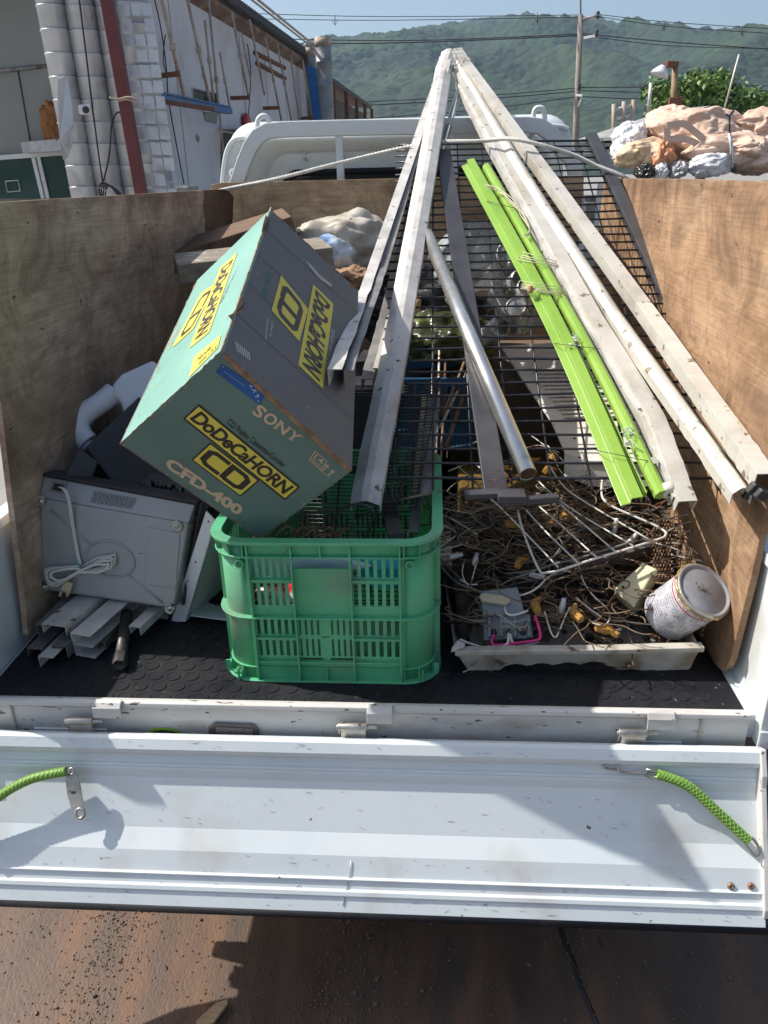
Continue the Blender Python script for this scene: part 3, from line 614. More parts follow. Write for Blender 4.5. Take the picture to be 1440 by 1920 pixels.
# corner columns (quarter shells) and plain wall zones
wt = .0026
def side_wall(mb, P0, ex, out, L, front=False):
    # P0 corner start, ex unit along wall, out unit outward. coordinates u (m) along, z
    def B(u0, u1, za, zb, d0=-wt, d1=0):
        a = P0+ex*u0+out*d0; b = P0+ex*u1+out*d1
        mb.bb((min(a.x, b.x), min(a.y, b.y), z0+za), (max(a.x, b.x), max(a.y, b.y), z0+zb))
    W = L; c = rad
    if front: cols = [c+.008, .150, .262, .334]; 
    else: cols = [c+.008, W*.36, W*.64, W-c-.008]
    cols[-1] = W-c-.008
    rows = [(.242-.004, .281), (.197-.004, .232-.002)]
    # bands
    B(c, W-c, .281, HT-.007); B(c, cols[0], .003, .281); B(cols[-1], W-c, .003, .281)
    B(cols[0], cols[-1], .003, .045)
    def slots(u0, u1, za, zb, n):
        step = (u1-u0)/n
        B(u0, u1, zb, zb+.004); B(u0, u1, za-.004, za)
        for i in range(n+1):
            uc = u0+step*i; B(max(u0, uc-.0036), min(u1, uc+.0036), za, zb)
    for (a, b_, n) in ((cols[0], cols[1], 6), (cols[2], cols[3], 6)):
        for (za, zb) in ((.236, .277), (.173, .222)) : slots(a, b_, za, zb, n)
        B(a, b_, .226, .232); B(a, b_, .151, .169)
        for (za, zb) in ((.106, .143), (.056, .092)): slots(a, b_, za, zb, n)
        B(a, b_, .096, .102); B(a, b_, .045, .052)
    B(cols[1], cols[2], .151, .252, -.004, -.001); B(cols[1], cols[2], .252, .255, -.004, .003); B(cols[1], cols[2], .277, .281)
    m_ = (cols[1]+cols[2])/2
    for (a, b_) in ((cols[1], m_-.008), (m_+.008, cols[2])):
        for (za, zb) in ((.106, .147), (.056, .096)): slots(a, b_, za, zb, 4)
    B(m_-.008, m_+.008, .045, .151); B(cols[1], cols[2], .1, .102)
    # vertical outer ribs and shelves
    for u in cols: B(u-.0015, u+.0015, .003, HT-.007, 0, .011)
    for u in (c+.0, m_, W-c): B(u-.0012, u+.0012, .284, HT-.007, 0, .010)
    for u in (m_, c*.4, W-c*.4): B(u-.0012, u+.0012, .003, .028, 0, .009)
    for (a, b_) in ((cols[0], cols[1]), (cols[2], cols[3])):
        B(a, b_, .230, .233, 0, .009); B(a, b_, .100, .103, 0, .009)
    B(cols[0], cols[-1], .044, .047, 0, .009)
mb = MB()
W_c = x1-x0; D_c = y1-y0
side_wall(mb, V((x0, y0, 0)), V((1, 0, 0)), V((0, -1, 0)), W_c, True)
mb.build('front_wall', green, CR)
for P0, ex, ou, L in ((V((x1, y0, 0)), V((0, 1, 0)), V((1, 0, 0)), D_c), (V((x0, y0, 0)), V((0, 1, 0)), V((-1, 0, 0)), D_c), (V((x0, y1, 0)), V((1, 0, 0)), V((0, 1, 0)), W_c)):
    mb = MB(); side_wall(mb, P0, ex, ou, L); mb.build('side_wall', green, CR)
n = 8
for ci, (cx, cy, a0) in enumerate(((x1-rad, y0+rad, -90), (x1-rad, y1-rad, 0), (x0+rad, y1-rad, 90), (x0+rad, y0+rad, 180))):
    o_, i_ = [], []
    for i in range(n): a = math.radians(a0+90*i/(n-1)); o_.append(V((cx+rad*math.cos(a), cy+rad*math.sin(a), z0))); i_.append(V((cx+(rad-wt)*math.cos(a), cy+(rad-wt)*math.sin(a), z0)))
    mb = MB(); vs = []; 
    for h in (0.0, HT-.005): vs += [p+V((0, 0, h)) for p in o_]+[p+V((0, 0, h)) for p in i_]
    fs = []
    for i in range(n-1): fs += [(i, i+1, 2*n+i+1, 2*n+i), (n+i, 3*n+i, 3*n+i+1, n+i+1), (i, n+i, n+i+1, i+1), (2*n+i, 2*n+i+1, 3*n+i+1, 3*n+i)]
    fs += [(0, 2*n, 3*n, n), (n-1, 2*n-1, 4*n-1, 3*n-1)]
    mb.add(vs, fs, True)
    for k in (2, 5):
        a = math.radians(a0+90*k/(n-1)); d = V((math.cos(a), math.sin(a), 0)); c = V((cx, cy, z0))+d*rad
        mb.prism([c+V((0, 0, .003)), c+d*.013+V((0, 0, .003)), c+d*.003+V((0, 0, .03)), c+V((0, 0, .03))], V((-d.y, d.x, 0))*.0018)
        mb.prism([c+V((0, 0, .282)), c+d*.008+V((0, 0, .284)), c+d*.012+V((0, 0, .31)), c+V((0, 0, .31))], V((-d.y, d.x, 0))*.0018)
    mb.build('corner_post', green, CR)
for u in (rad*.86, W_c-rad*.80):
    c = V((x0+u, y0-.001, z0+.268)); mb = MB(); mb.lathe([(.0085, 0), (.0085, .009), (.0065, .009), (.0065, .002), (0, .002)], c, (0, -1, 0), 18); mb.build('stacking_boss', green, CR)
mb = MB(); mb.bb((x0+.01, y0+.01, z0+.004), (x1-.01, y1-.01, z0+.008)); mb.build('crate_floor', green, CR)
# contents of the crate
red = mat('red_print', [(.42, .02, .03), (.5, .03, .04)], rough=.3); whitep = mat('white_plastic', [(.62, .63, .63), (.72, .73, .73)], rough=.35, scale=5, dirt=(.45, .42, .36), dirt_scale=5)
def can_obj(c, ax, m1, label, r=.033, h=.12, cat='drink can', group=None, name='drink_can'):
    t = thing(name, c, label, cat, group); ax = V(ax).normalized()
    mb = MB(); mb.lathe([(r*.78, 0), (r*.93, .004), (r, .012), (r, h-.014), (r*.82, h-.002)], c, ax, 24); mb.build('can_body', m1, t)
    mb = MB(); mb.lathe([(r*.82, h-.002), (r*.84, h+.001), (r*.79, h+.001), (r*.76, h-.004), (0, h-.004)], c, ax, 24); mb.build('can_lid', zinc, t)
    return t
redwhite = mat('red_white_print', [(.5, .02, .03), (.5, .02, .03), (.75, .72, .7), (.75, .72, .7)], rough=.3, scale=18, detail=1, spots=(.05, .05, .06), spot_scale=50, spot_amt=.6)
can_obj((-.215, .15, .80), (.9, .1, .12), redwhite, 'red and white printed packet seen through the left slots of the green crate', r=.034, h=.17, cat='packet', name='snack_packet')
cy = mat('cyan_cloth', [(.02, .35, .42), (.05, .5, .55)], rough=.8)
blob((.06, .16, .885), (.07, .05, .035), 3, 'cloth', cy, amp=.2, label='turquoise cloth seen through the upper right slots of the green crate', cat='cloth')
mb = MB(); mb.prism([(-.225, .118, .955), (-.13, .118, .955), (.03, .12, .905), (-.12, .122, .865), (-.225, .12, .88)], (0, .012, 0)); mb.build('plastic_tray', mat('pale_blue_plastic', [(.45, .6, .7), (.6, .72, .8)], rough=.3), bevel=.004, label='pale blue plastic tray tilted inside the front of the green crate', cat='tray')
# louvred racks and bars inside the crate: they lean backwards out of it
def rack(p0, ex, ey, w_, h_, nw, r, m, label, name='wire_rack', rim=.0025):
    ex = V(ex).normalized(); ey = V(ey).normalized(); p0 = V(p0); t = thing(name, p0, label, 'wire rack')
    mb = MB(); mb.tube([p0, p0+ex*w_, p0+ex*w_+ey*h_, p0+ey*h_], rim, 8, closed_path=True); mb.build('rim', m, t)
    mb = MB(); nn = ex.cross(ey)
    for i in range(nw): a = p0+ey*(h_*(i+.5)/nw)+nn*(r+rim*.5); mb.tube([a, a+ex*w_], r, 6)
    mb.build('wires', m, t, kind='stuff' if nw > 100 else None)
    mb = MB()
    for k in (.33, .67): a = p0+ex*w_*k; mb.tube([a, a+ey*h_], rim*.9, 6)
    mb.build('cross_bars', m, t); return t
rack((-.15, .16, .80), (1, .05, -.03), (0, .75, .45), .25, .62, 58, .0013, wire_blk, 'black close-wired grill rack lying in the green crate under the channel end')
rack((-.02, .30, .93), (1, .12, .10), (.12, .80, .42), .13, .42, 40, .0014, wire_blk, 'smaller dark grill rack sloping up behind the crate rim beside the metal strip')
M_gold = mat('aged_brass_strip', [(.22, .19, .13), (.34, .3, .2)], rough=.5, metal=.3, scale=20)
p_a = at(783, 925, y=.36); p_b = at(800, 742, y=.82)
mb = MB(); mb.beam(p_a+V((-.006, 0, 0)), p_b+V((-.006, 0, 0)), .012, .010, (0, 0, 1)); tS = mb.build('metal_strip', M_gold, label='pale brassy metal strip with a grey ribbed half, leaning out of the green crate', cat='metal strip', bevel=.001)
mb = MB(); mb.beam(p_a+V((.018, 0, -.003)), p_b+V((.018, 0, -.003)), .030, .006, (0, 0, 1)); mb.build('ribbed_half', alu_dark, tS)
mb = MB(); mb.tube([at(700, 945, y=.36), at(760, 935, y=.345), at(829, 921, y=.33)], .0032, 8); mb.build('thin_rod', M_gold, label='thin brassy rod lying across the right rim of the green crate', cat='rod')
specs = [((775, 1000, .30), (790, 860, .55), .010, alu_dark), ((742, 1005, .22), (725, 930, .45), .016, mat('brown_bar', [(.05, .04, .035), (.09, .075, .06)], rough=.5)), ((812, 940, .5), (824, 640, 1.2), .0035, wire_wht), ((822, 930, .5), (836, 650, 1.25), .0035, wire_rust), ((800, 930, .52), (813, 610, 1.2), .003, wire_wht), ((830, 780, .8), (885, 640, 1.25), .005, wire_rust), ((826, 800, .75), (890, 660, 1.2), .004, wire_wht), ((836, 840, .7), (905, 620, 1.35), .006, wire_rust), ((779, 1005, .33), (799, 930, .5), .0022, wire_wht), ((763, 1005, .30), (789, 930, .5), .0022, wire_wht)]
kinds = ['dull grey bar', 'flat brown bar', 'thin white rod', 'thin rusty rod', 'fine white rod', 'rusty bent rod', 'pale stained rod', 'thick rusty brown rod', 'fine pale wire', 'fine pale wire']
where = ['standing in the right rear of the green crate', 'standing near the middle of the green crate behind the channel end', 'leaning up behind the right edge of the crate', 'leaning beside the white rods behind the crate', 'leftmost behind the crate rim under the black mesh', 'slanting right under the black mesh behind the crate', 'slanting right beside the rusty rod under the mesh', 'slanting furthest right under the mesh behind the crate', 'inside the right corner of the green crate, right of the pair', 'inside the right corner of the green crate, left of the pair']
for (a, b, r, m), kd, wh in zip(specs, kinds, where):
    mb = MB(); A_ = at(a[0], a[1], y=a[2]); B_ = at(b[0], b[1], y=b[2])
    if r >= .009: mb.beam(A_, B_, r*2, r*.7)
    else: mb.tube([A_, (A_+B_)/2+V((.004, 0, .003)), B_], r, 8)
    mb.build('scrap_rod', m, label=kd+' '+where[kinds.index(kd)] if kinds.count(kd) == 1 else kd+' '+wh, cat='rod')
rs = random.Random(12)
mb = MB()
for i in range(26):
    c = V((rs.uniform(-.16, -.03), rs.uniform(.13, .24), .95)); a0 = rs.random()*6; pts = []
    R_ = rs.uniform(.02, .07)
    for k in range(7):
        a = a0+k*rs.uniform(.2, .5); pts.append(c+V((R_*math.cos(a), R_*math.sin(a)*.7, rs.uniform(-.01, .02)+.012*math.sin(k))))
    mb.tube(smooth_path(pts, 3), .0009, 5)
mb.build('wire_tangle', wire_rust, kind='stuff', label='loose tangle of thin rusty wires inside the green crate', cat='wire tangle')
mb = MB(); mb.tube(smooth_path([at(x, y, y=.2) for x, y in ((610, 1010), (618, 985), (640, 955), (672, 945), (700, 958), (697, 980), (685, 1012))], 5), .0028, 8); mb.build('bent_wire', wire_blk, label='dark bent wire loop rising from the green crate below the channel end', cat='wire')
# ============================================================ cardboard box
teal = mat('shaded_teal_cardboard', [(.075, .14, .12), (.10, .175, .152), (.12, .20, .175)], rough=.6, scale=4, detail=8, dirt=(.10, .17, .15), dirt_scale=3, dirt_amt=.58, spots=(.22, .26, .22), spot_scale=70, spot_amt=.75)  # darker copy of the teal, with the front's shade in the colour
teal_lit = mat('lit_teal_cardboard', [(.15, .32, .27), (.18, .37, .31)], rough=.55, scale=4, detail=8, spots=(.3, .36, .3), spot_scale=60, spot_amt=.74)  # paler copy of the same teal, with sunlight put into the colour
greyc = mat('grey_cardboard', [(.115, .115, .12), (.145, .145, .15)], rough=.62, scale=5, detail=8, stretch=(1, 1, 1), spots=(.22, .2, .19), spot_scale=80, spot_amt=.75)
yel = mat('yellow_ink', [(.62, .52, .06), (.68, .58, .09)], rough=.55); ink = mat('black_ink', [(.018, .014, .012), (.03, .024, .02)], rough=.55)
cream = mat('cream_ink', [(.50, .38, .26), (.56, .43, .3)], rough=.6, spots=(.25, .2, .15), spot_scale=90, spot_amt=.7); kraft = mat('torn_kraft', [(.16, .09, .045), (.36, .22, .12)], rough=.9, scale=60)
bluet = mat('blue_tape', [(.008, .075, .26), (.012, .10, .34)], rough=.3); tealink = mat('teal_ink', [(.08, .16, .15), (.1, .2, .18)], rough=.6); whi = mat('white_ink', [(.5, .5, .5), (.6, .6, .6)], rough=.6)
A_ = V((-.231, .152, 1.321)); B_ = V((-.017, .247, 1.057)); D_ = V((-.476, .222, 1.123)); E_ = V((-.233, .702, 1.534))
A_, B_, D_, E_ = [CAM+(q_-CAM)*.9 for q_ in (A_, B_, D_, E_)]
PF = Plane(A_, B_, D_); PL = Plane(A_, D_, E_); PG = Plane(A_, B_, E_)
C_ = PF.at(487, 1012); F_ = PL.at(369, 526); G_ = PG.at(672, 545); H_ = F_+(G_-E_)*1.0
BX = thing('cardboard_box', (-.24, .45, .87), 'battered teal and grey cardboard box tipped on its corner in the green crate', 'cardboard box')
def panel(name, q, m, P):
    th = P.n*-.004; mb = MB(); N_ = 8; top = []; 
    for j in range(N_+1):
        for i in range(N_+1):
            p = bil(q, i/N_, j/N_); s_ = noise.noise(p*6)*.0018*(1 if 0 < i < N_ and 0 < j < N_ else .0); top.append(p+P.n*s_)
    mb.prism(q, th)
    return mb.build(name, m, BX)
panel('front_panel', [D_, C_, B_, A_], teal, PF); panel('side_panel', [D_, A_, E_, F_], teal_lit, PL); panel('lid_panel', [A_, B_, G_, E_], greyc, PG)
PB = Plane(E_, G_, F_); 
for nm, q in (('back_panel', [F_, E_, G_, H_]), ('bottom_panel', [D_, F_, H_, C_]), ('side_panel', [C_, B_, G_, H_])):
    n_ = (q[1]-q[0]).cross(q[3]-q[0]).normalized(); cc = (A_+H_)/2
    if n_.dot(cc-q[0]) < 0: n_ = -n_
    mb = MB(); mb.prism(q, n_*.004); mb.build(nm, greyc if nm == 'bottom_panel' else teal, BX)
# raw torn edges along the lid
rs = random.Random(4)
def torn(a, b, n, r, P1, P2, name='torn_edge'):
    mb = MB(); pts = []; rr = []
    for i in range(n+1):
        p = a+(b-a)*(i/n); p = p+P1.n*rs.uniform(-.0008, .0012)+P2.n*rs.uniform(-.0008, .0014); pts.append(p); rr.append(r*rs.choice([.5, .8, 1, 1.2, 1.5]))
    mb.tube(pts, r, 6, rs=rr); return mb.build(name, kraft, BX)
torn(A_, B_, 60, .0013, PF, PG); torn(A_, E_, 70, .0012, PL, PG); torn(A_, D_, 40, .0006, PL, PF); torn(E_, G_, 50, .0008, PG, PB)
# lid flap lifting slightly above the front edge
mb = MB(); q = [A_+PF.n*.001+(B_-A_)*.03, A_+PF.n*.001+(B_-A_)*.99, A_+(B_-A_)*.99+(A_-E_).normalized()*.003-PG.n*.006, A_+(B_-A_)*.03+(A_-E_).normalized()*.003-PG.n*.006]
mb.prism(q, PF.n*.0012); mb.build('flap_edge', kraft, BX)
for (pts_, nm) in ((((498, 403), (503, 410), (501, 424), (497, 440), (490, 436), (493, 420)), 'tear'), (((452, 558), (458, 570), (452, 584), (443, 590), (434, 600), (428, 592), (436, 588), (444, 576)), 'tear')):
    mb = MB(); mb.prism(pxpoly(PG, pts_, .0006), PG.n*.0006); mb.build(nm, kraft, BX)
    mb = MB(); mb.prism([PG.at(x+3, y-6, .0014) for x, y in pts_[1:5]], PG.n*.0005); mb.build('tear_painted_shade', ink, BX)  # dark patch beside each tear, painted as the shade under it
# scuffs where the print has rubbed off
rs = random.Random(44); mb = MB(); mbk = MB()
for (P, lines_) in ((PF, [((415, 657), (660, 882)), ((415, 657), (225, 832)), ((225, 832), (487, 1012)), ((487, 1012), (660, 882))]), (PG, [((415, 657), (660, 882)), ((415, 657), (507, 392)), ((507, 392), (672, 545))]), (PL, [((415, 657), (507, 392)), ((369, 526), (225, 832))])):
    cx_ = sum(a[0]+b[0] for a, b in lines_)/(2*len(lines_)); cy_ = sum(a[1]+b[1] for a, b in lines_)/(2*len(lines_))
    for (a, b) in lines_:
        for k in range(26):
            t = rs.random(); inn = rs.uniform(.0, .035) if rs.random() < .8 else rs.uniform(0, .25); x = a[0]+(b[0]-a[0])*t; y = a[1]+(b[1]-a[1])*t; x += (cx_-x)*inn; y += (cy_-y)*inn; n_ = rs.randint(5, 8); R_ = rs.uniform(.6, 2.6); ang = math.atan2(b[1]-a[1], b[0]-a[0]); pts = []
            for q in range(n_):
                th = 2*math.pi*q/n_; e1 = R_*rs.uniform(.6, 1.6)*2.2*math.cos(th); e2 = R_*rs.uniform(.5, 1.2)*.5*math.sin(th); pts.append(P.at(x+e1*math.cos(ang)-e2*math.sin(ang), y+e1*math.sin(ang)+e2*math.cos(ang), .0005))
            (mbk if rs.random() < .5 else mb).add(pts, [tuple(range(n_))])
mb.build('rubbed_patches', mat('rubbed_card', [(.24, .27, .24), (.3, .3, .26)], rough=.8), BX, kind='stuff'); mbk.build('bared_card', kraft, BX, kind='stuff')
# front face writing
h = .0009
def Q(P, *pts, hh=h): return [P.at(x, y, hh) for x, y in pts]
def sticker(mb, quad, P, th=.0003): mb.prism(quad, P.n*th)
front = 1
mb = MB(); sticker(mb, Q(PF, (343, 785), (534, 938), (562, 913), (373, 758)), PF); sticker(mb, Q(PF, (359, 862), (451, 931), (486, 901), (394, 830)), PF); mb.build('logo_border', ink, BX)
mb = MB(); q1 = Q(PF, (343, 785), (534, 938), (562, 913), (373, 758), hh=h+.0004); q2 = Q(PF, (359, 862), (451, 931), (486, 901), (394, 830), hh=h+.0004)
sticker(mb, inset(q1, .012, .09), PF); sticker(mb, inset(q2, .025, .045), PF); mb.build('logo_plate', yel, BX)
def CDlogo(mb, q, wgt=.19, asp=1.6):
    C1 = [(.47, .88), (.16, .88), (.06, .76), (.06, .24), (.16, .12), (.47, .12)]
    D1 = [(.55, .05), (.55, .88), (.84, .88), (.94, .76), (.94, .24), (.84, .12), (.58, .12)]
    for s_ in (C1, D1):
        vs, fs = stroke2d(s_, wgt, asp); put2d(mb, vs, fs, q)
mb = MB(); q1 = Q(PF, (343, 785), (534, 938), (562, 913), (373, 758), hh=h+.0010); write(mb, 'DoDeCaHORN', inset(q1, .03, .17), bold=.035, shear=.15, spacing=.93)
q2 = Q(PF, (359, 862), (451, 931), (486, 901), (394, 830), hh=h+.0010); CDlogo(mb, inset(q2, .07, .10)); mb.build('logo_lettering', ink, BX)
mb = MB(); qs = Q(PF, (471, 775), (555, 832), (571, 820), (486, 756), hh=h); sv = []
for i, ch in enumerate('SONY'):
    vs, fs = text_geo(ch, bold=.03); vs = fit01(vs); wds = (.215, .265, .265, .255); st = sum(wds[:i])
    wd = wds[i]-.03; put2d(mb, [(st+x*wd, y) for x, y in vs], fs, qs)
    ser = {'S': [(.0, .0, .06, .34), (.94, .66, 1.0, 1)], 'O': [], 'N': [(-.08, 0, .3, .1), (-.08, .9, .3, 1), (.7, .9, 1.08, 1)], 'Y': [(-.06, .9, .34, 1), (.66, .9, 1.06, 1), (.28, 0, .72, .1)]}[ch]
    for (a, b, c_, d_) in ser: put2d(mb, [(st+a*wd, b), (st+c_*wd, b), (st+c_*wd, d_), (st+a*wd, d_)], [(0, 1, 2, 3)], qs)
mb.build('brand_lettering', cream, BX); mb = MB(); write(mb, 'CFD-400', Q(PF, (307, 874), (447, 968), (458, 952), (319, 856)), bold=.045)
mb.build('model_lettering', cream, BX); mb = MB()
# handling marks: number in a square and two arrows
q = Q(PF, (580, 863), (601, 881), (613, 865), (591, 846))
for s_ in ([(0, 0), (1, 0), (1, 1), (0, 1), (0, -.03)],):
    vs, fs = stroke2d(s_, .07); put2d(mb, vs, fs, q)
write(mb, '14', [bil(q, .15, .42), bil(q, .85, .42), bil(q, .85, .9), bil(q, .15, .9)], bold=.01)
for v_ in (.12, .27): put2d(mb, [(.1, v_), (.9, v_), (.9, v_+.06), (.1, v_+.06)], [(0, 1, 2, 3)], q)
q = Q(PF, (598, 880), (618, 896), (631, 886), (612, 866))
for cx_ in (.25, .78):
    put2d(mb, [(cx_-.05, .08), (cx_+.05, .08), (cx_+.05, .75), (cx_-.05, .75)], [(0, 1, 2, 3)], q); put2d(mb, [(cx_-.2, .65), (cx_+.2, .65), (cx_, 1)], [(0, 1, 2)], q)
put2d(mb, [(0, 0), (1, 0), (1, .06), (0, .06)], [(0, 1, 2, 3)], q)
mb.build('handling_marks', cream, BX)
mb = MB(); write(mb, 'CD Radio Cassette-Corder', Q(PF, (425, 795), (531, 878), (537, 869), (430, 783)), bold=.012); mb.build('black_print', ink, BX)
mb = MB(); sticker(mb, Q(PF, (404, 697), (486, 759), (499, 738), (416, 683)), PF, .0004); tp = mb.build('blue_tape', bluet, BX)
mb = MB(); q = Q(PF, (404, 697), (486, 759), (499, 738), (416, 683), hh=.0016)
for i in range(18): u = .12+i*.027; put2d(mb, [(u, .5), (u+.01, .5), (u+.01, .56), (u, .56)], [(0, 1, 2, 3)], q)
for (u, v, a, b) in ((.03, .85, .03, .06), (.68, .72, .02, .2), (.72, .62, .05, .05), (.78, .5, .015, .3), (.76, .7, .06, .05), (.85, .45, .07, .05), (.88, .4, .015, .25), (.84, .3, .05, .04), (.93, .14, .03, .08), (.64, .8, .03, .04)): put2d(mb, [(u, v), (u+a, v), (u+a, v+b), (u, v+b)], [(0, 1, 2, 3)], q)
mb.build('tape_marks', mat('tape_white', [(.45, .55, .65), (.5, .6, .7)]), tp, recalc=False)
# side face (teal in its sunlit tone)
mb = MB(); qa = Q(PL, (413, 502), (355, 653), (392, 623), (445, 473)); qb = Q(PL, (377, 550), (323, 652), (362, 617), (408, 528)); sticker(mb, qa, PL); sticker(mb, qb, PL); qc = Q(PL, (408, 652), (355, 707), (364, 669), (415, 627)); sticker(mb, qc, PL); mb.build('logo_plate', yel, BX)
mb = MB(); qa = Q(PL, (413, 502), (355, 653), (392, 623), (445, 473), hh=h+.0006); write(mb, 'DoDeCaHORN', inset(qa, .04, .14), bold=.035, shear=.15, spacing=.93)
qb = Q(PL, (377, 550), (323, 652), (362, 617), (408, 528), hh=h+.0006); CDlogo(mb, inset(qb, .08, .12), .15)
qc = Q(PL, (355, 707), (408, 652), (415, 627), (364, 669), hh=h+.0006); write(mb, 'Handle', [bil(qc, .15, .5), bil(qc, .7, .5), bil(qc, .7, .8), bil(qc, .15, .8)], shear=.4); write(mb, 'with Care', [bil(qc, .3, .15), bil(qc, .95, .15), bil(qc, .95, .42), bil(qc, .3, .42)], shear=.4)
write(mb, 'CD Radio Cassette-Corder', Q(PL, (442, 507), (410, 572), (419, 562), (448, 497)))
mb.build('logo_lettering', ink, BX)
mb = MB(); write(mb, 'CFD-400', Q(PL, (312, 648), (338, 604), (334, 622), (316, 657))); mb.build('cream_print', cream, BX)
# lid face (grey)
mb = MB(); qa = Q(PG, (587, 533), (559, 684), (605, 728), (625, 570)); qb = Q(PG, (527, 516), (509, 582), (561, 640), (578, 580)); sticker(mb, qa, PG); sticker(mb, qb, PG); mb.build('logo_plate', yel, BX)
mb = MB(); qa = Q(PG, (587, 533), (559, 684), (605, 728), (625, 570), hh=h+.0006); write(mb, 'DoDeCaHORN', inset(qa, .03, .13), bold=.04, shear=.15, spacing=.93)
qb = Q(PG, (527, 516), (509, 582), (561, 640), (578, 580), hh=h+.0006); CDlogo(mb, inset(qb, .09, .1), .19, 1.3); mb.build('logo_lettering', mat('grey_ink', [(.05, .045, .04), (.07, .065, .06)]), BX)
mb = MB(); write(mb, 'CFD-400', Q(PG, (500, 507), (492, 553), (502, 557), (511, 511)), bold=.02, shear=.2); mb.build('teal_print', tealink, BX)
mb = MB(); write(mb, 'CD RADIO CASSETTE-CORDER', Q(PG, (622, 616), (611, 690), (617, 695), (628, 620)))
write(mb, 'MADE IN JAPAN', Q(PG, (500, 595), (496, 635), (500, 638), (504, 598))); write(mb, 'COMPACT disc', Q(PG, (509, 600), (505, 630), (509, 633), (513, 603)))
for i in range(7): q = Q(PG, (441+i*4, 640+i*3.2), (444+i*4, 658+i*3), (446+i*4, 659+i*3), (443+i*4, 641+i*3.2)); mb.add(q, [(0, 1, 2, 3)])
mb.build('white_print', whi, BX)
mb = MB(); mb.add([PG.at(x, y, h) for x, y in ((573, 488), (582, 495), (600, 515), (618, 530), (623, 533), (621, 538), (598, 522), (580, 500))], [tuple(range(8))]); mb.build('scuff_mark', mat('scuff', [(.35, .32, .28), (.45, .42, .38)], scale=60), BX)
mb = MB(); q = [A_, B_, G_, E_]
for v_ in (.22, .42, .63, .83): put2d(mb, [(.02, v_), (.98, v_+.01), (.98, v_+.0125), (.02, v_+.003)], [(0, 1, 2, 3)], [p+PG.n*.0005 for p in q])
mb.build('crease_lines', mat('crease', [(.06, .06, .065), (.08, .08, .085)]), BX)
# ============================================================ record player (underside towards us)
P_rp = Plane((-.74, .27, .70), (-.43, .255, .70), (-.74, .345, 1.0))
RP_ = thing('record_player', (-.56, .3, .70), 'grey record player standing on edge with its underside and coiled cord facing out', 'record player')
slv = mat('silver_grey_plastic', [(.29, .295, .30), (.36, .365, .37)], rough=.42, scale=3, detail=8, spots=(.05, .04, .04), spot_scale=60, spot_amt=.74, metal=.25)
q = pxpoly(P_rp, [(78, 1106), (326, 1142), (359, 950), (72, 896)]); mb = MB()
bk = -P_rp.n*.075
qi = inset(q, .0)
top_in = [q[0]+(q[3]-q[0])*.0, q[1], q[1]+(q[2]-q[1])*.84, q[0]+(q[3]-q[0])*.83]
mb.prism(top_in, bk); bdy = mb.build('casing', slv, RP_, bevel=.006, segs=3)
bev = [top_in[3]+P_rp.n*-.001, top_in[2]+P_rp.n*-.001, q[2]+bk*.28, q[3]+bk*.28]
mb = MB(); mb.prism(bev, (0, .04, -.012)); mb.build('bevelled_edge', slv, RP_, bevel=.003)
mb = MB(); mb.prism([q[3]+bk*.30+V((-.004, 0, 0)), q[2]+bk*.30+V((.006, 0, 0)), q[2]+bk*1.0+V((.006, 0, .004)), q[3]+bk*1.0+V((-.004, 0, .004))], V((0, 0, .008))); mb.build('lid_edge', dark, RP_, bevel=.002)
mb = MB(); mb.prism([q[1]+bk*.4+V((.004, 0, 0)), q[2]+bk*.4+V((.006, 0, 0)), q[2]+bk*1.05+V((.006, 0, 0)), q[1]+bk*1.05+V((.004, 0, 0))], (.008, 0, 0)); mb.build('lid_side', dark, RP_, bevel=.002)
for (x, y) in ((78, 939), (333, 986), (320, 1141), (83, 1100)):
    c = P_rp.at(x, y, 0); mb = MB(); mb.lathe([(.0125, 0), (.0125, .005), (.010, .006), (.008, .003), (.005, .003), (.004, .007), (0, .007)], c, P_rp.n, 20); mb.build('foot', zinc, RP_)
def ell(cx, cy, rx_, ry_, hh=.0, n=32): return [P_rp.at(cx+rx_*math.cos(t), cy+ry_*math.sin(t)*1.0+rx_*math.cos(t)*.16, hh) for t in [2*math.pi*i/n for i in range(n)]]
mb = MB(); mb.tube(ell(207, 1048, 45, 33, .0002), .0032, 8, closed_path=True); mb.build('pressed_ring', slv, RP_)
mb = MB(); mb.tube([P_rp.at(95, 955, -.0005), P_rp.at(172, 1022, -.0005)], .003, 8); mb.build('pressed_rib', slv, RP_); mb = MB(); mb.tube([P_rp.at(243, 1078, -.0005), P_rp.at(305, 1130, -.0005)], .003, 8); mb.build('pressed_rib', slv, RP_)
mb = MB(); rp_q = pxpoly(P_rp, [(273, 1095), (330, 1103), (338, 1000), (278, 988)]); mb.prism(rp_q, P_rp.n*.0022); mb.build('access_cover', slv, RP_, bevel=.002)
PB2 = Plane(bev[0], bev[1], bev[3])
mb = MB(); mb.prism(pxpoly(PB2, [(168, 942), (247, 955), (256, 934), (176, 919)], .0006), PB2.n*.0004); lab = mb.build('rating_label', mat('label_silver', [(.20, .20, .20), (.26, .26, .26)], rough=.4), RP_)
mb = MB(); rs = random.Random(2); q5 = pxpoly(PB2, [(168, 942), (247, 955), (256, 934), (176, 919)], .0014)
for j in range(6):
    u = .04
    while u < .93:
        L = rs.uniform(.02, .1); put2d(mb, [(u, .12+j*.14), (min(.96, u+L), .12+j*.14), (min(.96, u+L), .12+j*.14+.045), (u, .12+j*.14+.045)], [(0, 1, 2, 3)], q5); u += L+rs.uniform(.012, .05)
mb.build('label_print', ink, lab, recalc=False)
mb = MB(); mb.prism(pxpoly(PB2, [(92, 921), (119, 926), (127, 906), (98, 901)], .0006), PB2.n*.0025); sk = mb.build('cord_socket', mat('beige_plastic', [(.2, .19, .15), (.25, .24, .2)]), RP_, bevel=.001)
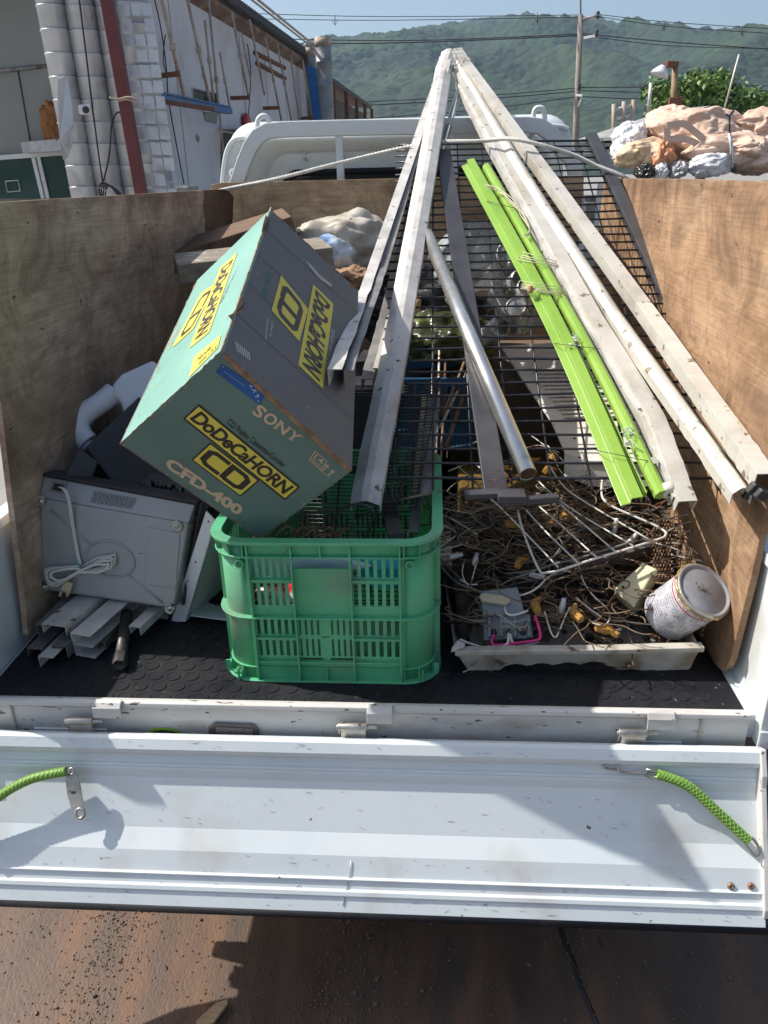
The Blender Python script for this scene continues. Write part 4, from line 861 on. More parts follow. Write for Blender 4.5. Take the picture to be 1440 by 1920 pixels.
mb = MB(); mb.prism(pxpoly(PB2, [(97, 918), (115, 922), (120, 909), (102, 906)], .0034), PB2.n*.0006); mb.build('socket_hole', ink, sk)
for (x, y) in ((264, 1036), (153, 1047)): mb = MB(); mb.lathe([(.0035, 0), (.0035, .0015), (0, .002)], P_rp.at(x, y), P_rp.n, 12); mb.build('screw', zinc, RP_)
cordm = mat('white_cord', [(.62, .60, .54), (.7, .68, .62)], rough=.4, scale=20, dirt=(.45, .38, .28), dirt_scale=12)
CO = None
mb = MB()
for dx in (0, 3.2): mb.tube(smooth_path([P_rp.at(x+dx, y, hh) for x, y, hh in ((110, 913, .0), (119, 918, .012), (127, 935, .014), (134, 980, .008), (139, 1010, .006), (145, 1042, .007), (149, 1058, .010))], 6), .0017, 8)
CO = mb.build('cord', cordm, RP_)
mb = MB(); rs = random.Random(8)
loop = [(150, 1062), (120, 1066), (90, 1072), (83, 1085), (90, 1098), (108, 1102), (130, 1088), (155, 1070), (185, 1052), (208, 1044), (217, 1047), (214, 1060), (195, 1069), (165, 1072), (140, 1078)]
for k in range(5):
    pts = [P_rp.at(150+(x-150)*(1-.05*k)+rs.uniform(-3, 3), 1068+(y-1068)*(1-.12*k)+rs.uniform(-3, 3)+k*1.5-3, .006+.0035*k) for x, y in loop]
    for dx in (0, 2.3): mb.tube(smooth_path([p+V((0, 0, dx*.0011)) for p in pts], 5), .0014, 6)
mb.build('cord_coil', cordm, CO)
mb = MB(); mb.tube([P_rp.at(x, y, .018) for x, y in ((144, 1056), (148, 1060), (155, 1074), (153, 1079))], .0014, 6); mb.build('green_tie', mat('green_tie', [(.02, .3, .12), (.03, .35, .15)]), CO)
mb = MB(); mb.prism(pxpoly(P_rp, [(117, 1104), (133, 1114), (140, 1092), (128, 1088), (120, 1096)], .008), P_rp.n*.011); pg = mb.build('plug', mat('aged_ivory', [(.42, .33, .2), (.55, .46, .32)]), CO, bevel=.003)
for x in (116, 129): mb = MB(); mb.prism(pxpoly(P_rp, [(x-6, 1117), (x-1, 1119), (x+2, 1110), (x-3, 1107)], .012), P_rp.n*.0015); mb.build('pin', zinc, pg)
# ============================================================ things around the record player
def tag1(mb, name, m, label, cat, **k): return mb.build(name, m, label=label, cat=cat, **k)
jug = mat('white_jug_plastic', [(.74, .78, .86), (.8, .83, .88)], rough=.35, scale=3)
# white plastic container seen behind the box
JG = thing('jerry_can', at(215, 760, y=.62), 'translucent white plastic jerry can wedged behind the teal box by the left board', 'jerry can')
PJ = Plane(at(215, 760, y=.62), None, n=V((.35, -.75, .55)))
body_px = [(210, 720), (228, 700), (288, 673), (310, 700), (330, 760), (330, 840), (250, 905), (220, 900), (190, 870), (185, 850), (206, 830), (232, 770), (226, 750), (212, 742)]
mb = MB(); mb.prism(pxpoly(PJ, body_px), -PJ.n*.14); mb.build('container', jug, JG, bevel=.014, segs=4)
mb = MB(); mb.tube(smooth_path(pxpoly(PJ, [(214, 735), (190, 755), (160, 776), (148, 795), (152, 815), (165, 830)], -.03), 6), .027, 14); mb.build('carry_handle', jug, JG)
mb = MB(); mb.tube(smooth_path(pxpoly(PJ, [(165, 832), (180, 850), (200, 850), (222, 832)], -.04), 6), .018, 14); mb.build('handle_foot', jug, JG)
darkg = mat('dark_grey_case', [(.032, .033, .038), (.055, .056, .062)], rough=.5, scale=8)
P1 = Plane(at(200, 850, y=.50), None, n=V((.5, -.6, .62)))
mb = MB(); mb.prism(pxpoly(P1, [(160, 838), (262, 742), (300, 800), (312, 905), (276, 918), (212, 905)]), -P1.n*.12); tag1(mb, 'speaker_box', darkg, 'dark grey speaker box leaning behind the record player under the jerry can', 'speaker', bevel=.004)
P2 = Plane(at(150, 880, y=.40), None, n=V((.45, -.7, .5)))
mb = MB(); mb.prism(pxpoly(P2, [(148, 838), (184, 866), (170, 905), (122, 893)]), -P2.n*.06); tag1(mb, 'ribbed_panel', darkg, 'small dark ribbed panel sticking up behind the left corner of the record player', 'panel', bevel=.003)
# circuit board with green and black bits under the box
PC = Plane(at(320, 920, y=.44), None, n=V((.1, -.5, .85)))
CB = thing('circuit_board', at(320, 925, y=.44), 'dark circuit board crowded with small parts behind the record player', 'circuit board')
mb = MB(); mb.prism(pxpoly(PC, [(262, 905), (290, 885), (380, 925), (382, 955), (350, 945)]), -PC.n*.004); mb.build('board', dark, CB)
mb = MB(); rs = random.Random(31); mb2 = MB()
for i in range(70):
    p = PC.at(rs.uniform(285, 375), rs.uniform(905, 950), .004); (mb if rs.random() < .7 else mb2).box(p, (rs.uniform(.002, .006), rs.uniform(.002, .006), rs.uniform(.004, .012)))
mb.build('components', rubber, CB, kind='stuff'); mb2.build('green_components', green, CB, kind='stuff')
# white drawer front + inner panel between player and crate
PW = Plane(at(360, 1060, y=.30), None, n=V((-.35, -.9, .12)))
SH = thing('metal_cabinet', at(372, 1160, y=.30), 'white metal drawer shell standing between the record player and the green crate', 'drawer')
mb = MB(); mb.prism(pxpoly(PW, [(320, 1166), (345, 1166), (356, 1128), (402, 975), (386, 958)]), -PW.n*.004); mb.build('side_flange', whitep, SH, bevel=.001)
for i, (x, y) in enumerate(((367, 1054), (391, 978), (352, 1090), (349, 1100), (345, 1110), (341, 1120))):
    mb = MB(); mb.lathe([(.0022, 0), (.0022, .0008), (0, .0008)], PW.at(x, y, .0002), PW.n, 10); mb.build('flange_hole', ink, SH)
a = PW.at(345, 1166); b = PW.at(402, 975); 
mb = MB(); mb.prism([a, b, b+V((.05, .30, 0)), a+V((.09, .30, 0))], (.003, 0, 0)); mb.build('inner_side', whitep, SH)
mb = MB(); mb.prism([at(357, 1153, y=.30), at(470, 1168, y=.29), at(470, 1100, y=.55), at(400, 1090, y=.55)], (0, 0, -.003)); mb.build('inner_floor', whitep, SH)
# lighter mechanism: short aluminium channels on the floor
def uprof(w_, h_, t): return [(-w_/2, 0), (-w_/2, -h_), (-w_/2+t, -h_), (-w_/2+t, -t), (w_/2-t, -t), (w_/2-t, -h_), (w_/2, -h_), (w_/2, 0)]
def lprof(w_, h_, t): return [(-w_/2, 0), (w_/2, 0), (w_/2, -t), (-w_/2+t, -t), (-w_/2+t, -h_), (-w_/2, -h_)]
def eprof(w_, h_, t): return [(-w_/2, 0), (w_/2, 0), (w_/2, -t), (-w_/2+t, -t), (-w_/2+t, -h_/2+t/2), (w_/2, -h_/2+t/2), (w_/2, -h_/2-t/2), (-w_/2+t, -h_/2-t/2), (-w_/2+t, -h_+t), (w_/2, -h_+t), (w_/2, -h_), (-w_/2, -h_)]
G1 = 'short aluminium channels stacked under the record player'
shorts = [((150, 1190, .132, .722), (262, 1092, .34, .73), eprof(.05, .058, .002), alu, 'pale E-shaped aluminium channel, rightmost large one of the short stack on the mat'),
 ((100, 1172, .155, .735), (200, 1090, .36, .735), uprof(.06, .022, .002), alu, 'dented pale channel lying on top of the short stack by the left board'),
 ((78, 1172, .16, .725), (150, 1100, .34, .73), lprof(.03, .03, .002), alu_dark, 'dark angle strip at the left edge of the short stack'),
 ((64, 1216, .16, .69), (150, 1130, .36, .69), uprof(.035, .02, .002), alu_dark, 'flat dark channel at the far left bottom of the short stack'),
 ((85, 1232, .13, .69), (190, 1130, .36, .69), lprof(.035, .026, .002), alu, 'thin lipped channel lying on the mat under the short stack'),
 ((110, 1210, .14, .70), (205, 1120, .36, .70), uprof(.035, .03, .002), alu_dark, 'grey channel in the middle of the short stack with screw grooves'),
 ((188, 1203, .16, .69), (232, 1155, .34, .69), uprof(.02, .02, .0025), mat('brown_aluminium', [(.12, .10, .07), (.2, .17, .12)], metal=.4), 'small brownish square channel right of the short stack'),
 ((252, 1175, .22, .705), (300, 1130, .36, .705), uprof(.028, .02, .002), alu, 'short twin-walled channel near the drill pipe under the record player')]
for (a, b, prf, m, lb_) in shorts:
    A2 = at(a[0], a[1], z=a[3]+.0); B2 = at(b[0], b[1], z=b[3]); mb = MB(); mb.sweep(prf, [A2, B2], (0, 0, 1)); tag1(mb, 'aluminium_channel', m, lb_, 'channel', group=G1)
mb = MB(); a = at(224, 1247, z=.675); b = at(238, 1150, z=.70); mb.pipe(a, b, .013, .003, 20); sp_ = tag1(mb, 'steel_pipe', mat('dark_steel', [(.05, .045, .04), (.1, .09, .085)], rough=.5, metal=.6, scale=30), 'short dark steel pipe lying on the mat below the record player', 'pipe')
mb = MB(); mb.pipe(a+V((0, -.002, .0)), a+(b-a)*.18, .016, .004, 6); mb.build('hex_collar', MATS['dark_steel'], sp_, bevel=.001)
mb = MB(); mb.prism(pxpoly(Plane(at(210, 1140, y=.3), None, n=V((0, -.4, .9))), [(150, 1122), (238, 1142), (236, 1162), (190, 1140)]), (0, 0, -.003)); tag1(mb, 'sheet_offcut', darkg, 'dark bent sheet offcut lying between the short stack and the record player', 'sheet')
mb = MB(); mb.prism([at(295, 1160, z=.672), at(315, 1162, z=.672), at(316, 1148, z=.672), at(297, 1145, z=.672)], (0, 0, .012)); tag1(mb, 'small_bracket', alu_dark, 'small grey bracket on the mat under the right foot of the record player', 'bracket', bevel=.001)
# beam behind the box
wgrey = mat('grey_timber', [(.14, .11, .08), (.3, .26, .21)], rough=.85, scale=10, bump=.3, spots=(.6, .6, .6), spot_scale=9, spot_amt=.64, stretch=(1, 5, 5))
mb = MB(); a = at(330, 500, y=1.02); mb.box(a+V((.20, .10, .005)), (.44, .17, .055), Euler((.1, -.06, .35)).to_matrix()); tag1(mb, 'timber_beam', wgrey, 'short grey timber beam jutting out between the left board and the teal box', 'timber', bevel=.003)
mb = MB(); mb.box(at(430, 450, y=1.45), (.42, .2, .06), Euler((.1, -.25, .3)).to_matrix()); tag1(mb, 'wood_slab', mat('dark_worn_wood', [(.09, .05, .03), (.2, .12, .07)], rough=.8, scale=12, stretch=(1, 8, 1)), 'dark worn wooden slab lying behind the grey timber beam', 'wood', bevel=.004)
# ============================================================ black mesh panel
m0 = at(700, 897, y=.32); m1 = at(1340, 897, y=.32); m2 = at(1112, 254, y=1.80)
PM = Plane(m0, m1, m2)
MP = thing('mesh_panel', m0, 'large black wire mesh panel with a flat steel rail, leaning across the scrap', 'mesh panel')
a = PM.at(1108, 256); b = PM.at(1395, 860); mb = MB(); mb.sweep([(-.019, -.012), (.019, -.012), (.019, .012), (-.019, .012)], [b, a], PM.n); mb.build('side_rail', mat('charcoal_steel', [(.035, .034, .038), (.06, .058, .062)], rough=.4, scale=12, spots=(.12, .1, .09), spot_scale=50, spot_amt=.73), MP, bevel=.002)
ex = (m1-m0).normalized(); ey = PM.n.cross(ex).normalized()
if ey.y < 0: ey = -ey
def mp(u, v, h=0): return m0+ex*u+ey*v+PM.n*h
L_ = (m2-m0).dot(ey)
def right_u(v):   # where the rail is
    bu, bv = (b-m0).dot(ex), (b-m0).dot(ey); au, av = (a-m0).dot(ex), (a-m0).dot(ey)
    return min(bu+(au-bu)*(v-bv)/(av-bv), .74)-.012
mb = MB(); v = 0; i = 0; rs = random.Random(4)
while v < L_-.01:
    u0 = -.0-.03*0+rs.uniform(-.004, .004); r = .003 if i % 9 else .0037
    n_ = 10; mb.tube([mp(u0+(right_u(v)-u0)*k/n_, v+.0015*math.sin(k*1.3+i)+rs.uniform(-.0006, .0006), .0015*math.sin(k*.9+i*.4)) for k in range(n_+1)], r, 6); v += .0445; i += 1
mb.build('cross_wires', wire_blk, MP)
mb = MB()
for k in range(9):
    u = .042+k*.083
    if k > 8: break
    mb.tube([mp(u+.002*math.sin(k), -.03 if k % 3 else -.06, -.004), mp(u, .5, -.005), mp(u, L_*.99, -.004)], .0026, 6)
mb.build('long_wires', wire_blk, MP)
# ============================================================ folded metal channels meeting in a point
apex = at(846, 86, y=2.28)
def chan_leg(pts, w_, h_, m, name, label, prof=None, sc=None, n=None, upv=None, group='long pale metal channels bent double over the load'):
    pts = [V(p) for p in pts]; out = []
    K = 14
    for i in range(len(pts)-1):
        for k in range(K if i in (0, len(pts)-2) else 3): out.append(pts[i]+(pts[i+1]-pts[i])*(k/(K if i in (0, len(pts)-2) else 3)))
    out.append(pts[-1]); rs_ = random.Random(hash(label) % 1000 if False else len(label)*7+int(w_*1000))
    out = [p+V((rs_.gauss(0, .0008), 0, rs_.gauss(0, .0009))) for p in out]
    mb = MB(); mb.sweep(prof or uprof(w_, h_, .0022), out, upv or (0, -.3, 1), scales=sc)
    return mb.build(name, m, label=label, cat='metal channel', group=group, bevel=.0006)
def vprof(w_, h_, t):   # roof-like top with skirts
    return [(-w_/2, -h_*.35), (-w_*.12, 0), (w_*.12, 0), (w_/2, -h_*.35), (w_/2, -h_), (w_/2-t, -h_), (w_/2-t, -h_*.35-t*.5), (w_*.1, -t), (-w_*.1, -t), (-w_/2+t, -h_*.35-t*.5), (-w_/2+t, -h_), (-w_/2, -h_)]
tipL = at(838, 95, y=2.27); tipR = at(853, 92, y=2.29); 
# A: left front, widest
ptsA = [PM.at(682, 940, .035), PM.at(741, 640, .05), PM.at(770, 480, .06), at(832, 120, y=2.2), at(843, 90, y=2.27)]
prA = vprof(.062, .034, .002)
chan_leg(ptsA, .06, .03, alu, 'bent_channel', 'broad dented aluminium channel whose split open end hangs over the crate rim', prof=prA)
ptsB = [PG.at(628, 692, .035), PM.at(700, 500, .05), at(804, 195, y=1.95), at(824, 140, y=2.1)]
chan_leg(ptsB, .045, .03, alu, 'bent_channel', 'aluminium channel whose lower end rests on the grey lid of the teal box', prof=lprof(.028, .034, .002))
ptsB2 = [PG.at(652, 694, .04), PM.at(720, 500, .04), at(806, 200, y=1.96), at(828, 140, y=2.12)]
chan_leg(ptsB2, .03, .03, alu_dark, 'bent_channel', 'narrow shaded channel lying just right of the one on the box lid', prof=lprof(.020, .040, .002))
ptsC = [at(688, 712, y=.62), at(722, 590, y=.90), at(818, 200, y=2.0), at(838, 130, y=2.16)]
chan_leg(ptsC, .035, .03, alu_dark, 'bent_channel', 'dark oxidised channel hidden between the two left channels', prof=uprof(.030, .035, .002))
ptsC2 = [at(706, 690, y=.66), at(742, 560, y=.95), at(826, 180, y=2.05), at(842, 110, y=2.2)]
chan_leg(ptsC2, .035, .03, alu_cream, 'bent_channel', 'thin cream-edged channel directly behind the broad dented one', prof=lprof(.018, .03, .002))
ptsS = [at(824, 300, y=1.85), at(846, 220, y=2.02), at(868, 148, y=2.2)]
mb = MB(); mb.tube(smooth_path(ptsS, 4), .012, 12); mb.build('bent_tube', mat('shiny_tube', [(.5, .5, .48), (.62, .62, .6)], rough=.22, metal=.8, scale=12), label='short shiny tube standing between the pale channels under their peak', cat='tube')
# right side legs
ptsR1 = [at(1440, 888, x=.722), at(1362, 781, x=.715), PM.at(1206, 565, .05), PM.at(1036, 335, .06), at(878, 120, y=2.2), at(858, 90, y=2.28)]
chan_leg(ptsR1, .05, .03, alu_cream, 'bent_channel', 'cream channel furthest right, its end over the sunlit plywood board', prof=uprof(.037, .034, .002))
ptsR1b = [at(1396, 915, x=.69), at(1302, 785, x=.675), PM.at(1155, 580, .05), PM.at(985, 322, .06), at(866, 125, y=2.2), at(850, 95, y=2.26)]
chan_leg(ptsR1b, .05, .03, alu_cream, 'bent_channel', 'stained cream channel paired with the rightmost one, dented halfway down', prof=vprof(.036, .034, .002))
ptsR2 = [PM.at(1290, 938, .036), PM.at(1232, 781, .036), PM.at(1116, 590, .04), PM.at(946, 290, .05), at(862, 130, y=2.2), at(851, 100, y=2.25)]
chan_leg(ptsR2, .045, .03, alu_cream, 'bent_channel', 'cream channel with a squared open end resting beside the green bundle', prof=uprof(.038, .032, .002))
ptsR2b = [PM.at(1270, 930, .03), PM.at(1210, 781, .03), PM.at(1096, 590, .03), PM.at(921, 270, .05), at(858, 150, y=2.17)]
chan_leg(ptsR2b, .03, .03, alu, 'bent_channel', 'thin lipped channel between the green bundle and the squared cream channel', prof=lprof(.020, .026, .002))
# lamps of rotten plastic stuck on the end of the right channel
mb = MB()
for (x, y, w_) in ((1415, 918, .014), (1428, 928, .012), (1402, 930, .010)): mb.box(at(x, y, x=.705), (w_*2, w_, w_*1.6), Euler((.3, .5, .4)).to_matrix())
mb.build('end_plug', dark, bevel=.003, label='broken black plastic plug hanging from the rightmost channel end', cat='plug')
# shiny tube
mb = MB(); mb.pipe(PM.at(990, 889, .030), PM.at(801, 440, .034), .0185, .0018, 28)
mb.build('chrome_tube', mat('chrome', [(.60, .59, .57), (.72, .71, .69)], rough=.27, metal=.85, scale=10, dirt=(.25, .2, .15), dirt_scale=14, dirt_amt=.64, rvar=.08), label='shiny round steel tube with a rusty open mouth lying on the mesh', cat='tube')
mb = MB(); a = PM.at(990, 889, .030); d = (PM.at(801, 440, .034)-a).normalized(); mb.lathe([(.0168, .0), (.0168, .05), (0, .05)], a+d*.0005, d, 24); mb.build('tube_rust', mat('tube_rust_m', [(.05, .025, .015), (.12, .06, .035)], rough=.9, scale=90), bpy.data.objects['chrome_tube'])
# flat dark bar with a foot
stl = mat('grey_steel_bar', [(.045, .043, .048), (.07, .067, .072)], rough=.42, metal=.3, scale=9, spots=(.3, .12, .06), spot_scale=40, spot_amt=.74)
a = PM.at(930, 925, .012); b = PM.at(831, 284, .012)
FB = thing('steel_post', a, 'flat dark grey steel post with a welded T-shaped foot lying down the mesh', 'steel post')
mb = MB(); mb.sweep([(-.024, -.006), (.024, -.006), (.024, .008), (-.024, .008)], [a, b], PM.n); mb.build('bar', stl, FB, bevel=.0012)
mb = MB(); c1 = at(870, 928, y=.245); c2 = at(936, 925, y=.25); mb.beam(c1, c2, .03, .012); mb.beam(at(932, 930, y=.24), at(985, 930, y=.24), .045, .016); mb.beam(at(940, 942, y=.235), at(1048, 934, y=.24), .02, .014); mb.build('foot_plate', stl, FB, bevel=.002)
mb = MB(); rs = random.Random(1)
for i in range(30): mb.box(PM.at(rs.uniform(915, 960), rs.uniform(880, 915), .0205), (rs.uniform(.001, .004), rs.uniform(.001, .006), .0008), Euler((.4, 0, rs.random())).to_matrix())
mb.build('rust_flakes', mat('orange_rust', [(.12, .045, .025), (.18, .07, .035)], rough=.9), FB, kind='stuff')
# ============================================================ lime green bundle
lime = mat('lime_enamel', [(.19, .34, .04), (.22, .385, .05), (.26, .42, .065)], rough=.32, scale=4, detail=8, spots=(.12, .16, .05), spot_scale=42, spot_amt=.725, dirt=(.24, .45, .05), dirt_scale=3, dirt_amt=.6)
G2 = 'lime green channels wired into a bundle'
def green_piece(a, mid, b, prf, label, h0, upv=None):
    P = [PM.at(*a, h0), PM.at(*mid, h0+.004), PM.at(*b, h0)]; P = smooth_path(P, 8)
    mb = MB(); mb.sweep([(x_*.82, y_) for x_, y_ in prf], P, upv or PM.n); return mb.build('green_channel', lime, label=label, cat='metal channel', group=G2, bevel=.0008)
g1 = green_piece((1190, 940), (1040, 600), (880, 304), [(-.032, -.012), (-.032, -.009), (-.010, -.004), (-.010, .010), (.018, .012), (.018, -.006), (.016, -.006), (.016, .009), (-.008, .007), (-.008, -.008)], 'broad lime green channel with a flat top, left side of the wired bundle', .022)
g2 = green_piece((1241, 928), (1097, 640), (912, 312), [(-.017, -.008), (-.016, .002), (-.008, .010), (.004, .012), (.014, .006), (.018, -.004), (.018, -.010), (.0, -.013)], 'rounded lime green channel on the right of the wired bundle, white plug in its end', .022)
g3 = green_piece((1210, 925), (1064, 620), (896, 312), [(-.006, -.01), (-.006, .002), (-.002, .002), (-.002, -.006), (.001, -.006), (.001, .002), (.005, .002), (.005, -.01)], 'thin grooved green strip squeezed in the middle of the wired bundle', .018)
mb = MB()
c = PM.at(1252, 918, .022); mb.lathe([(.0, .0), (.012, .0), (.017, .004), (.017, .02)], c-(ey*.014), ey, 20); mb.build('end_plug', mat('ivory_plastic', [(.5, .49, .42), (.6, .58, .5)]), g2)
mb = MB(); mb.lathe([(0, 0), (.003, 0), (.003, .002)], c-(ey*.0155), ey, 12); mb.build('plug_hole', dark, g2)
mb = MB(); mb.prism([PM.at(x, y, .036) for x, y in ((1219, 858), (1229, 856), (1236, 867), (1226, 870))], PM.n*.0005); mb.build('small_sticker', mat('sticker_grey', [(.3, .32, .25), (.4, .42, .35)]), g2)
strw = mat('galvanised_tie', [(.42, .40, .28), (.58, .54, .38)], rough=.5, metal=.3, scale=40)
def ring_tie(cx, cy, sx, n, spread, seed, m=strw, r=.0011, label=None):
    rs = random.Random(seed); mb = MB()
    for k in range(n):
        oy = rs.uniform(-spread, spread); pts = []; tl = rs.uniform(-.15, .25)
        for q in range(20):
            t = 2*math.pi*q/20; w_ = sx*math.cos(t)*(1+rs.uniform(-.02, .05)); h_ = .020+.024*math.sin(t)+.002*k/n
            px_ = cx+w_; py_2 = cy+oy+w_*(.35+tl)*.5
            pts.append(PM.at(px_, py_2, h_))
        mb.tube(pts, r, 5, closed_path=True)
    return mb.build('wire_tie', m, label=label, cat='wire tie', group='wire ties round the green bundle')
ring_tie(1012, 487, 42, 4, 8, 1, label='upper coil of pale wire tied round the green bundle')
ring_tie(1022, 535, 44, 6, 13, 2, label='thick lower coil of pale wire tied round the green bundle, with a cork')
ring_tie(1172, 856, 52, 1, 1, 3, r=.0008, m=wire_blk, label='single dark wire round the lower end of the green bundle')
ring_tie(1085, 650, 46, 1, 1, 4, r=.0008, m=wire_blk, label='single dark wire halfway down the green bundle')
ring_tie(945, 385, 32, 1, 1, 5, r=.0008, m=wire_blk, label='single dark wire near the top of the green bundle')
mb = MB(); mb.lathe([(.006, 0), (.007, .002), (.007, .016), (.006, .018)], PM.at(994, 549, .035), (0, .3, 1), 12); mb.build('cork', mat('cork', [(.35, .2, .08), (.5, .32, .14)], rough=.9, scale=200), label='brown cork stuck in the thick lower wire coil of the green bundle', cat='cork')
rs = random.Random(6); mb = MB()
for k in range(5): mb.tube(smooth_path([PM.at(x+rs.uniform(-4, 4), y+rs.uniform(-4, 4), .045+rs.uniform(-.004, .006)) for x, y in ((912, 348), (935, 355), (960, 378), (980, 405), (992, 432), (985, 445))], 4), .0011, 5)
mb.build('wire_tie', strw, group='wire ties round the green bundle', cat='wire tie', label='loose hank of wire trailing at the top of the green bundle')
mb = MB(); rs = random.Random(16); 
for cx_, cy_ in ((1183, 832), (1178, 815), (1080, 640)):
    for k in range(12): p = PM.at(cx_+rs.gauss(0, 4), cy_+rs.gauss(0, 8), .038); mb.tube(smooth_path([p, p+V((rs.uniform(-.01, .01), rs.uniform(-.01, .01), rs.uniform(.0, .008))), p+V((rs.uniform(-.01, .012), rs.uniform(-.012, .01), 0))], 3), .0008, 4)
mb.build('plastic_shreds', mat('shredded_plastic', [(.5, .55, .5), (.65, .7, .65)], rough=.3), kind='stuff', label='torn wisps of clear plastic caught in the green bundle', cat='plastic')
# ============================================================ rope
ropem = mat('white_rope', [(.50, .49, .45), (.66, .65, .61)], rough=.85, scale=30)
rp = smooth_path([at(x, y, y=yy) for x, y, yy in ((408, 362, 1.86), (416, 356, 1.84), (520, 335, 1.80), (650, 302, 1.76), (795, 270, 1.72), (900, 264, 1.62), (968, 262, 1.55), (1060, 285, 1.52), (1120, 312, 1.52), (1172, 331, 1.50), (1178, 340, 1.50))], 22)
mb = MB()
for k in range(3): mb.tube(helix(rp, .0042, 75, k*2*math.pi/3, 1), .0040, 6)
mb.build('rope', ropem, label='white twisted rope slung across the truck over the pale channels', cat='rope')
# ============================================================ white panel under the mesh
PWp = Plane(at(1060, 855, y=.66), at(950, 650, y=1.25), at(1330, 830, y=.72))
AP = thing('appliance_panel', PWp.at(1060, 855), 'off-white louvred appliance cover lying under the black mesh', 'appliance cover')
offw = mat('off_white_enamel', [(.62, .60, .54), (.72, .70, .64), (.74, .72, .67)], rough=.5, scale=5, dirt=(.38, .32, .24), dirt_scale=5, dirt_amt=.58, spots=(.15, .12, .1), spot_scale=50, spot_amt=.72)
mb = MB(); mb.prism(pxpoly(PWp, [(938, 648), (1075, 640), (1215, 720), (1340, 840), (1335, 872), (1105, 870), (1062, 852), (1035, 790)]), -PWp.n*.010); mb.build('cover_plate', offw, AP, bevel=.003)
mb = MB(); q = pxpoly(PWp, [(1050, 790), (1230, 785), (1140, 690), (985, 690)], .003)
for i in range(13): v_ = .04+i*.075; mb.prism([bil(q, .06, v_), bil(q, .94, v_), bil(q, .94, v_+.04), bil(q, .06, v_+.04)], PWp.n*.004)
mb.build('louvres', offw, AP, bevel=.001)
mb = MB(); fr = pxpoly(PWp, [(1058, 850), (1108, 868), (1335, 868), (1335, 874)], 0); dn_ = V((0, -.02, -.055)); mb.prism([fr[0], fr[1], fr[1]+dn_, fr[0]+dn_], PWp.n*.002); mb.prism([fr[1], fr[2], fr[2]+dn_, fr[1]+dn_], V((0, .002, 0))); mb.build('turned_edge', offw, AP, bevel=.001)
for (x, y) in ((1077, 822), (1086, 858)): mb = MB(); mb.lathe([(.004, 0), (.004, .0006), (0, .0006)], PWp.at(x, y, .0004), PWp.n, 14); mb.build('screw_hole', ink, AP)
# white rim part with tan caps under right channels
mb = MB(); P3 = Plane(at(1320, 880, y=.5), None, n=V((0, -.4, 1))); mb.prism(pxpoly(P3, [(1285, 862), (1345, 862), (1352, 892), (1300, 900), (1283, 888)]), -P3.n*.01); ob = mb.build('bracket_plate', offw, bevel=.003, label='off-white bracket plate with tan caps under the right hand channels', cat='bracket')
for (x, y, r) in ((1312, 846, .021), (1308, 884, .017)): mb = MB(); mb.lathe([(r, 0), (r*1.06, .006), (r, .022), (r*.8, .024), (r*.75, .015), (0, .015)], P3.at(x, y, .004), V((.4, -.3, .8)), 20); mb.build('tan_cap', mat('tan_plastic', [(.38, .26, .13), (.5, .36, .2)], rough=.5), ob)
# ============================================================ bags and cans at the back of the bed
clearb = mat('clear_bag', [(.45, .5, .52), (.62, .66, .68)], rough=.22, scale=6, detail=9, bump=.8, bscale=22, dist=.01, alpha=.55, spots=(.2, .4, .05), spot_scale=12, spot_amt=.68)
silver = mat('can_silver', [(.5, .5, .5), (.7, .7, .68)], rough=.3, metal=.6, scale=30, detail=1, dirt=(.15, .35, .04), dirt_scale=9, dirt_amt=.56)
blob(at(885, 480, y=1.55), (.13, .10, .10), 5, 'clear_bag', clearb, amp=.22, label='crinkled clear plastic bag of rubbish behind the flat dark post', cat='bag')
blob(at(990, 530, y=1.35), (.13, .12, .13), 9, 'clear_bag', clearb, amp=.18, label='clear bag of cans seen through the mesh by the green bundle', cat='bag')
rs = random.Random(3); Gc = 'empty drink cans in the clear bag under the mesh'
pl_c = ['lying end-on lowest, left of the bundle', 'second from the lowest, against the green bundle', 'in the middle of the heap of cans', 'higher up under the clear bag', 'topmost, half hidden by the wire coil', 'far left, beside the flat dark post', 'deep below the chrome tube']
for i, (x, y, yy) in enumerate(((975, 610, 1.1), (988, 575, 1.15), (960, 545, 1.22), (1000, 520, 1.25), (958, 500, 1.3), (905, 640, 1.15), (850, 560, 1.3))):
    can_obj(at(x, y, y=yy), (rs.uniform(-.4, .4), -.8, rs.uniform(.3, .8)), silver, 'silver and green can '+pl_c[i], group=Gc)
yb = mat('yellow_green_film', [(.015, .02, .01), (.05, .06, .015), (.2, .22, .05)], rough=.3, scale=7, bump=.6, dirt=(.3, .32, .3), dirt_scale=8)
blob(at(845, 640, y=1.30), (.15, .16, .09), 13, 'rubbish_bag', yb, amp=.25, label='dark bag with yellow-green print low behind the tubes', cat='bag')
blob(at(800, 600, y=1.6), (.25, .18, .15), 14, 'rubbish_bag', mat('dark_film', [(.02, .02, .022), (.05, .05, .05)], rough=.25, bump=.6, dirt=(.12, .13, .05), dirt_scale=6), amp=.25, label='black rubbish bag against the front board behind the channels', cat='bag')
tarp = mat('dirty_sheet', [(.28, .24, .17), (.45, .42, .36), (.5, .5, .5)], rough=.5, scale=5, detail=9, spots=(.06, .04, .03), spot_scale=22, spot_amt=.66, dirt=(.2, .14, .08), dirt_scale=5, dirt_amt=.55)
blob(at(640, 470, y=1.62), (.19, .12, .12), 22, 'crumpled_sheet', tarp, amp=.22, label='crumpled dirty pale sheet stuffed behind the teal box against the front board', cat='sheet')
blob(at(612, 485, y=1.42), (.10, .09, .07), 24, 'blue_white_bag', mat('blue_white_film', [(.08, .2, .42), (.5, .56, .62), (.55, .6, .65)], rough=.3, scale=9), amp=.15, label='blue and white plastic bag directly behind the upper right edge of the teal box', cat='bag')
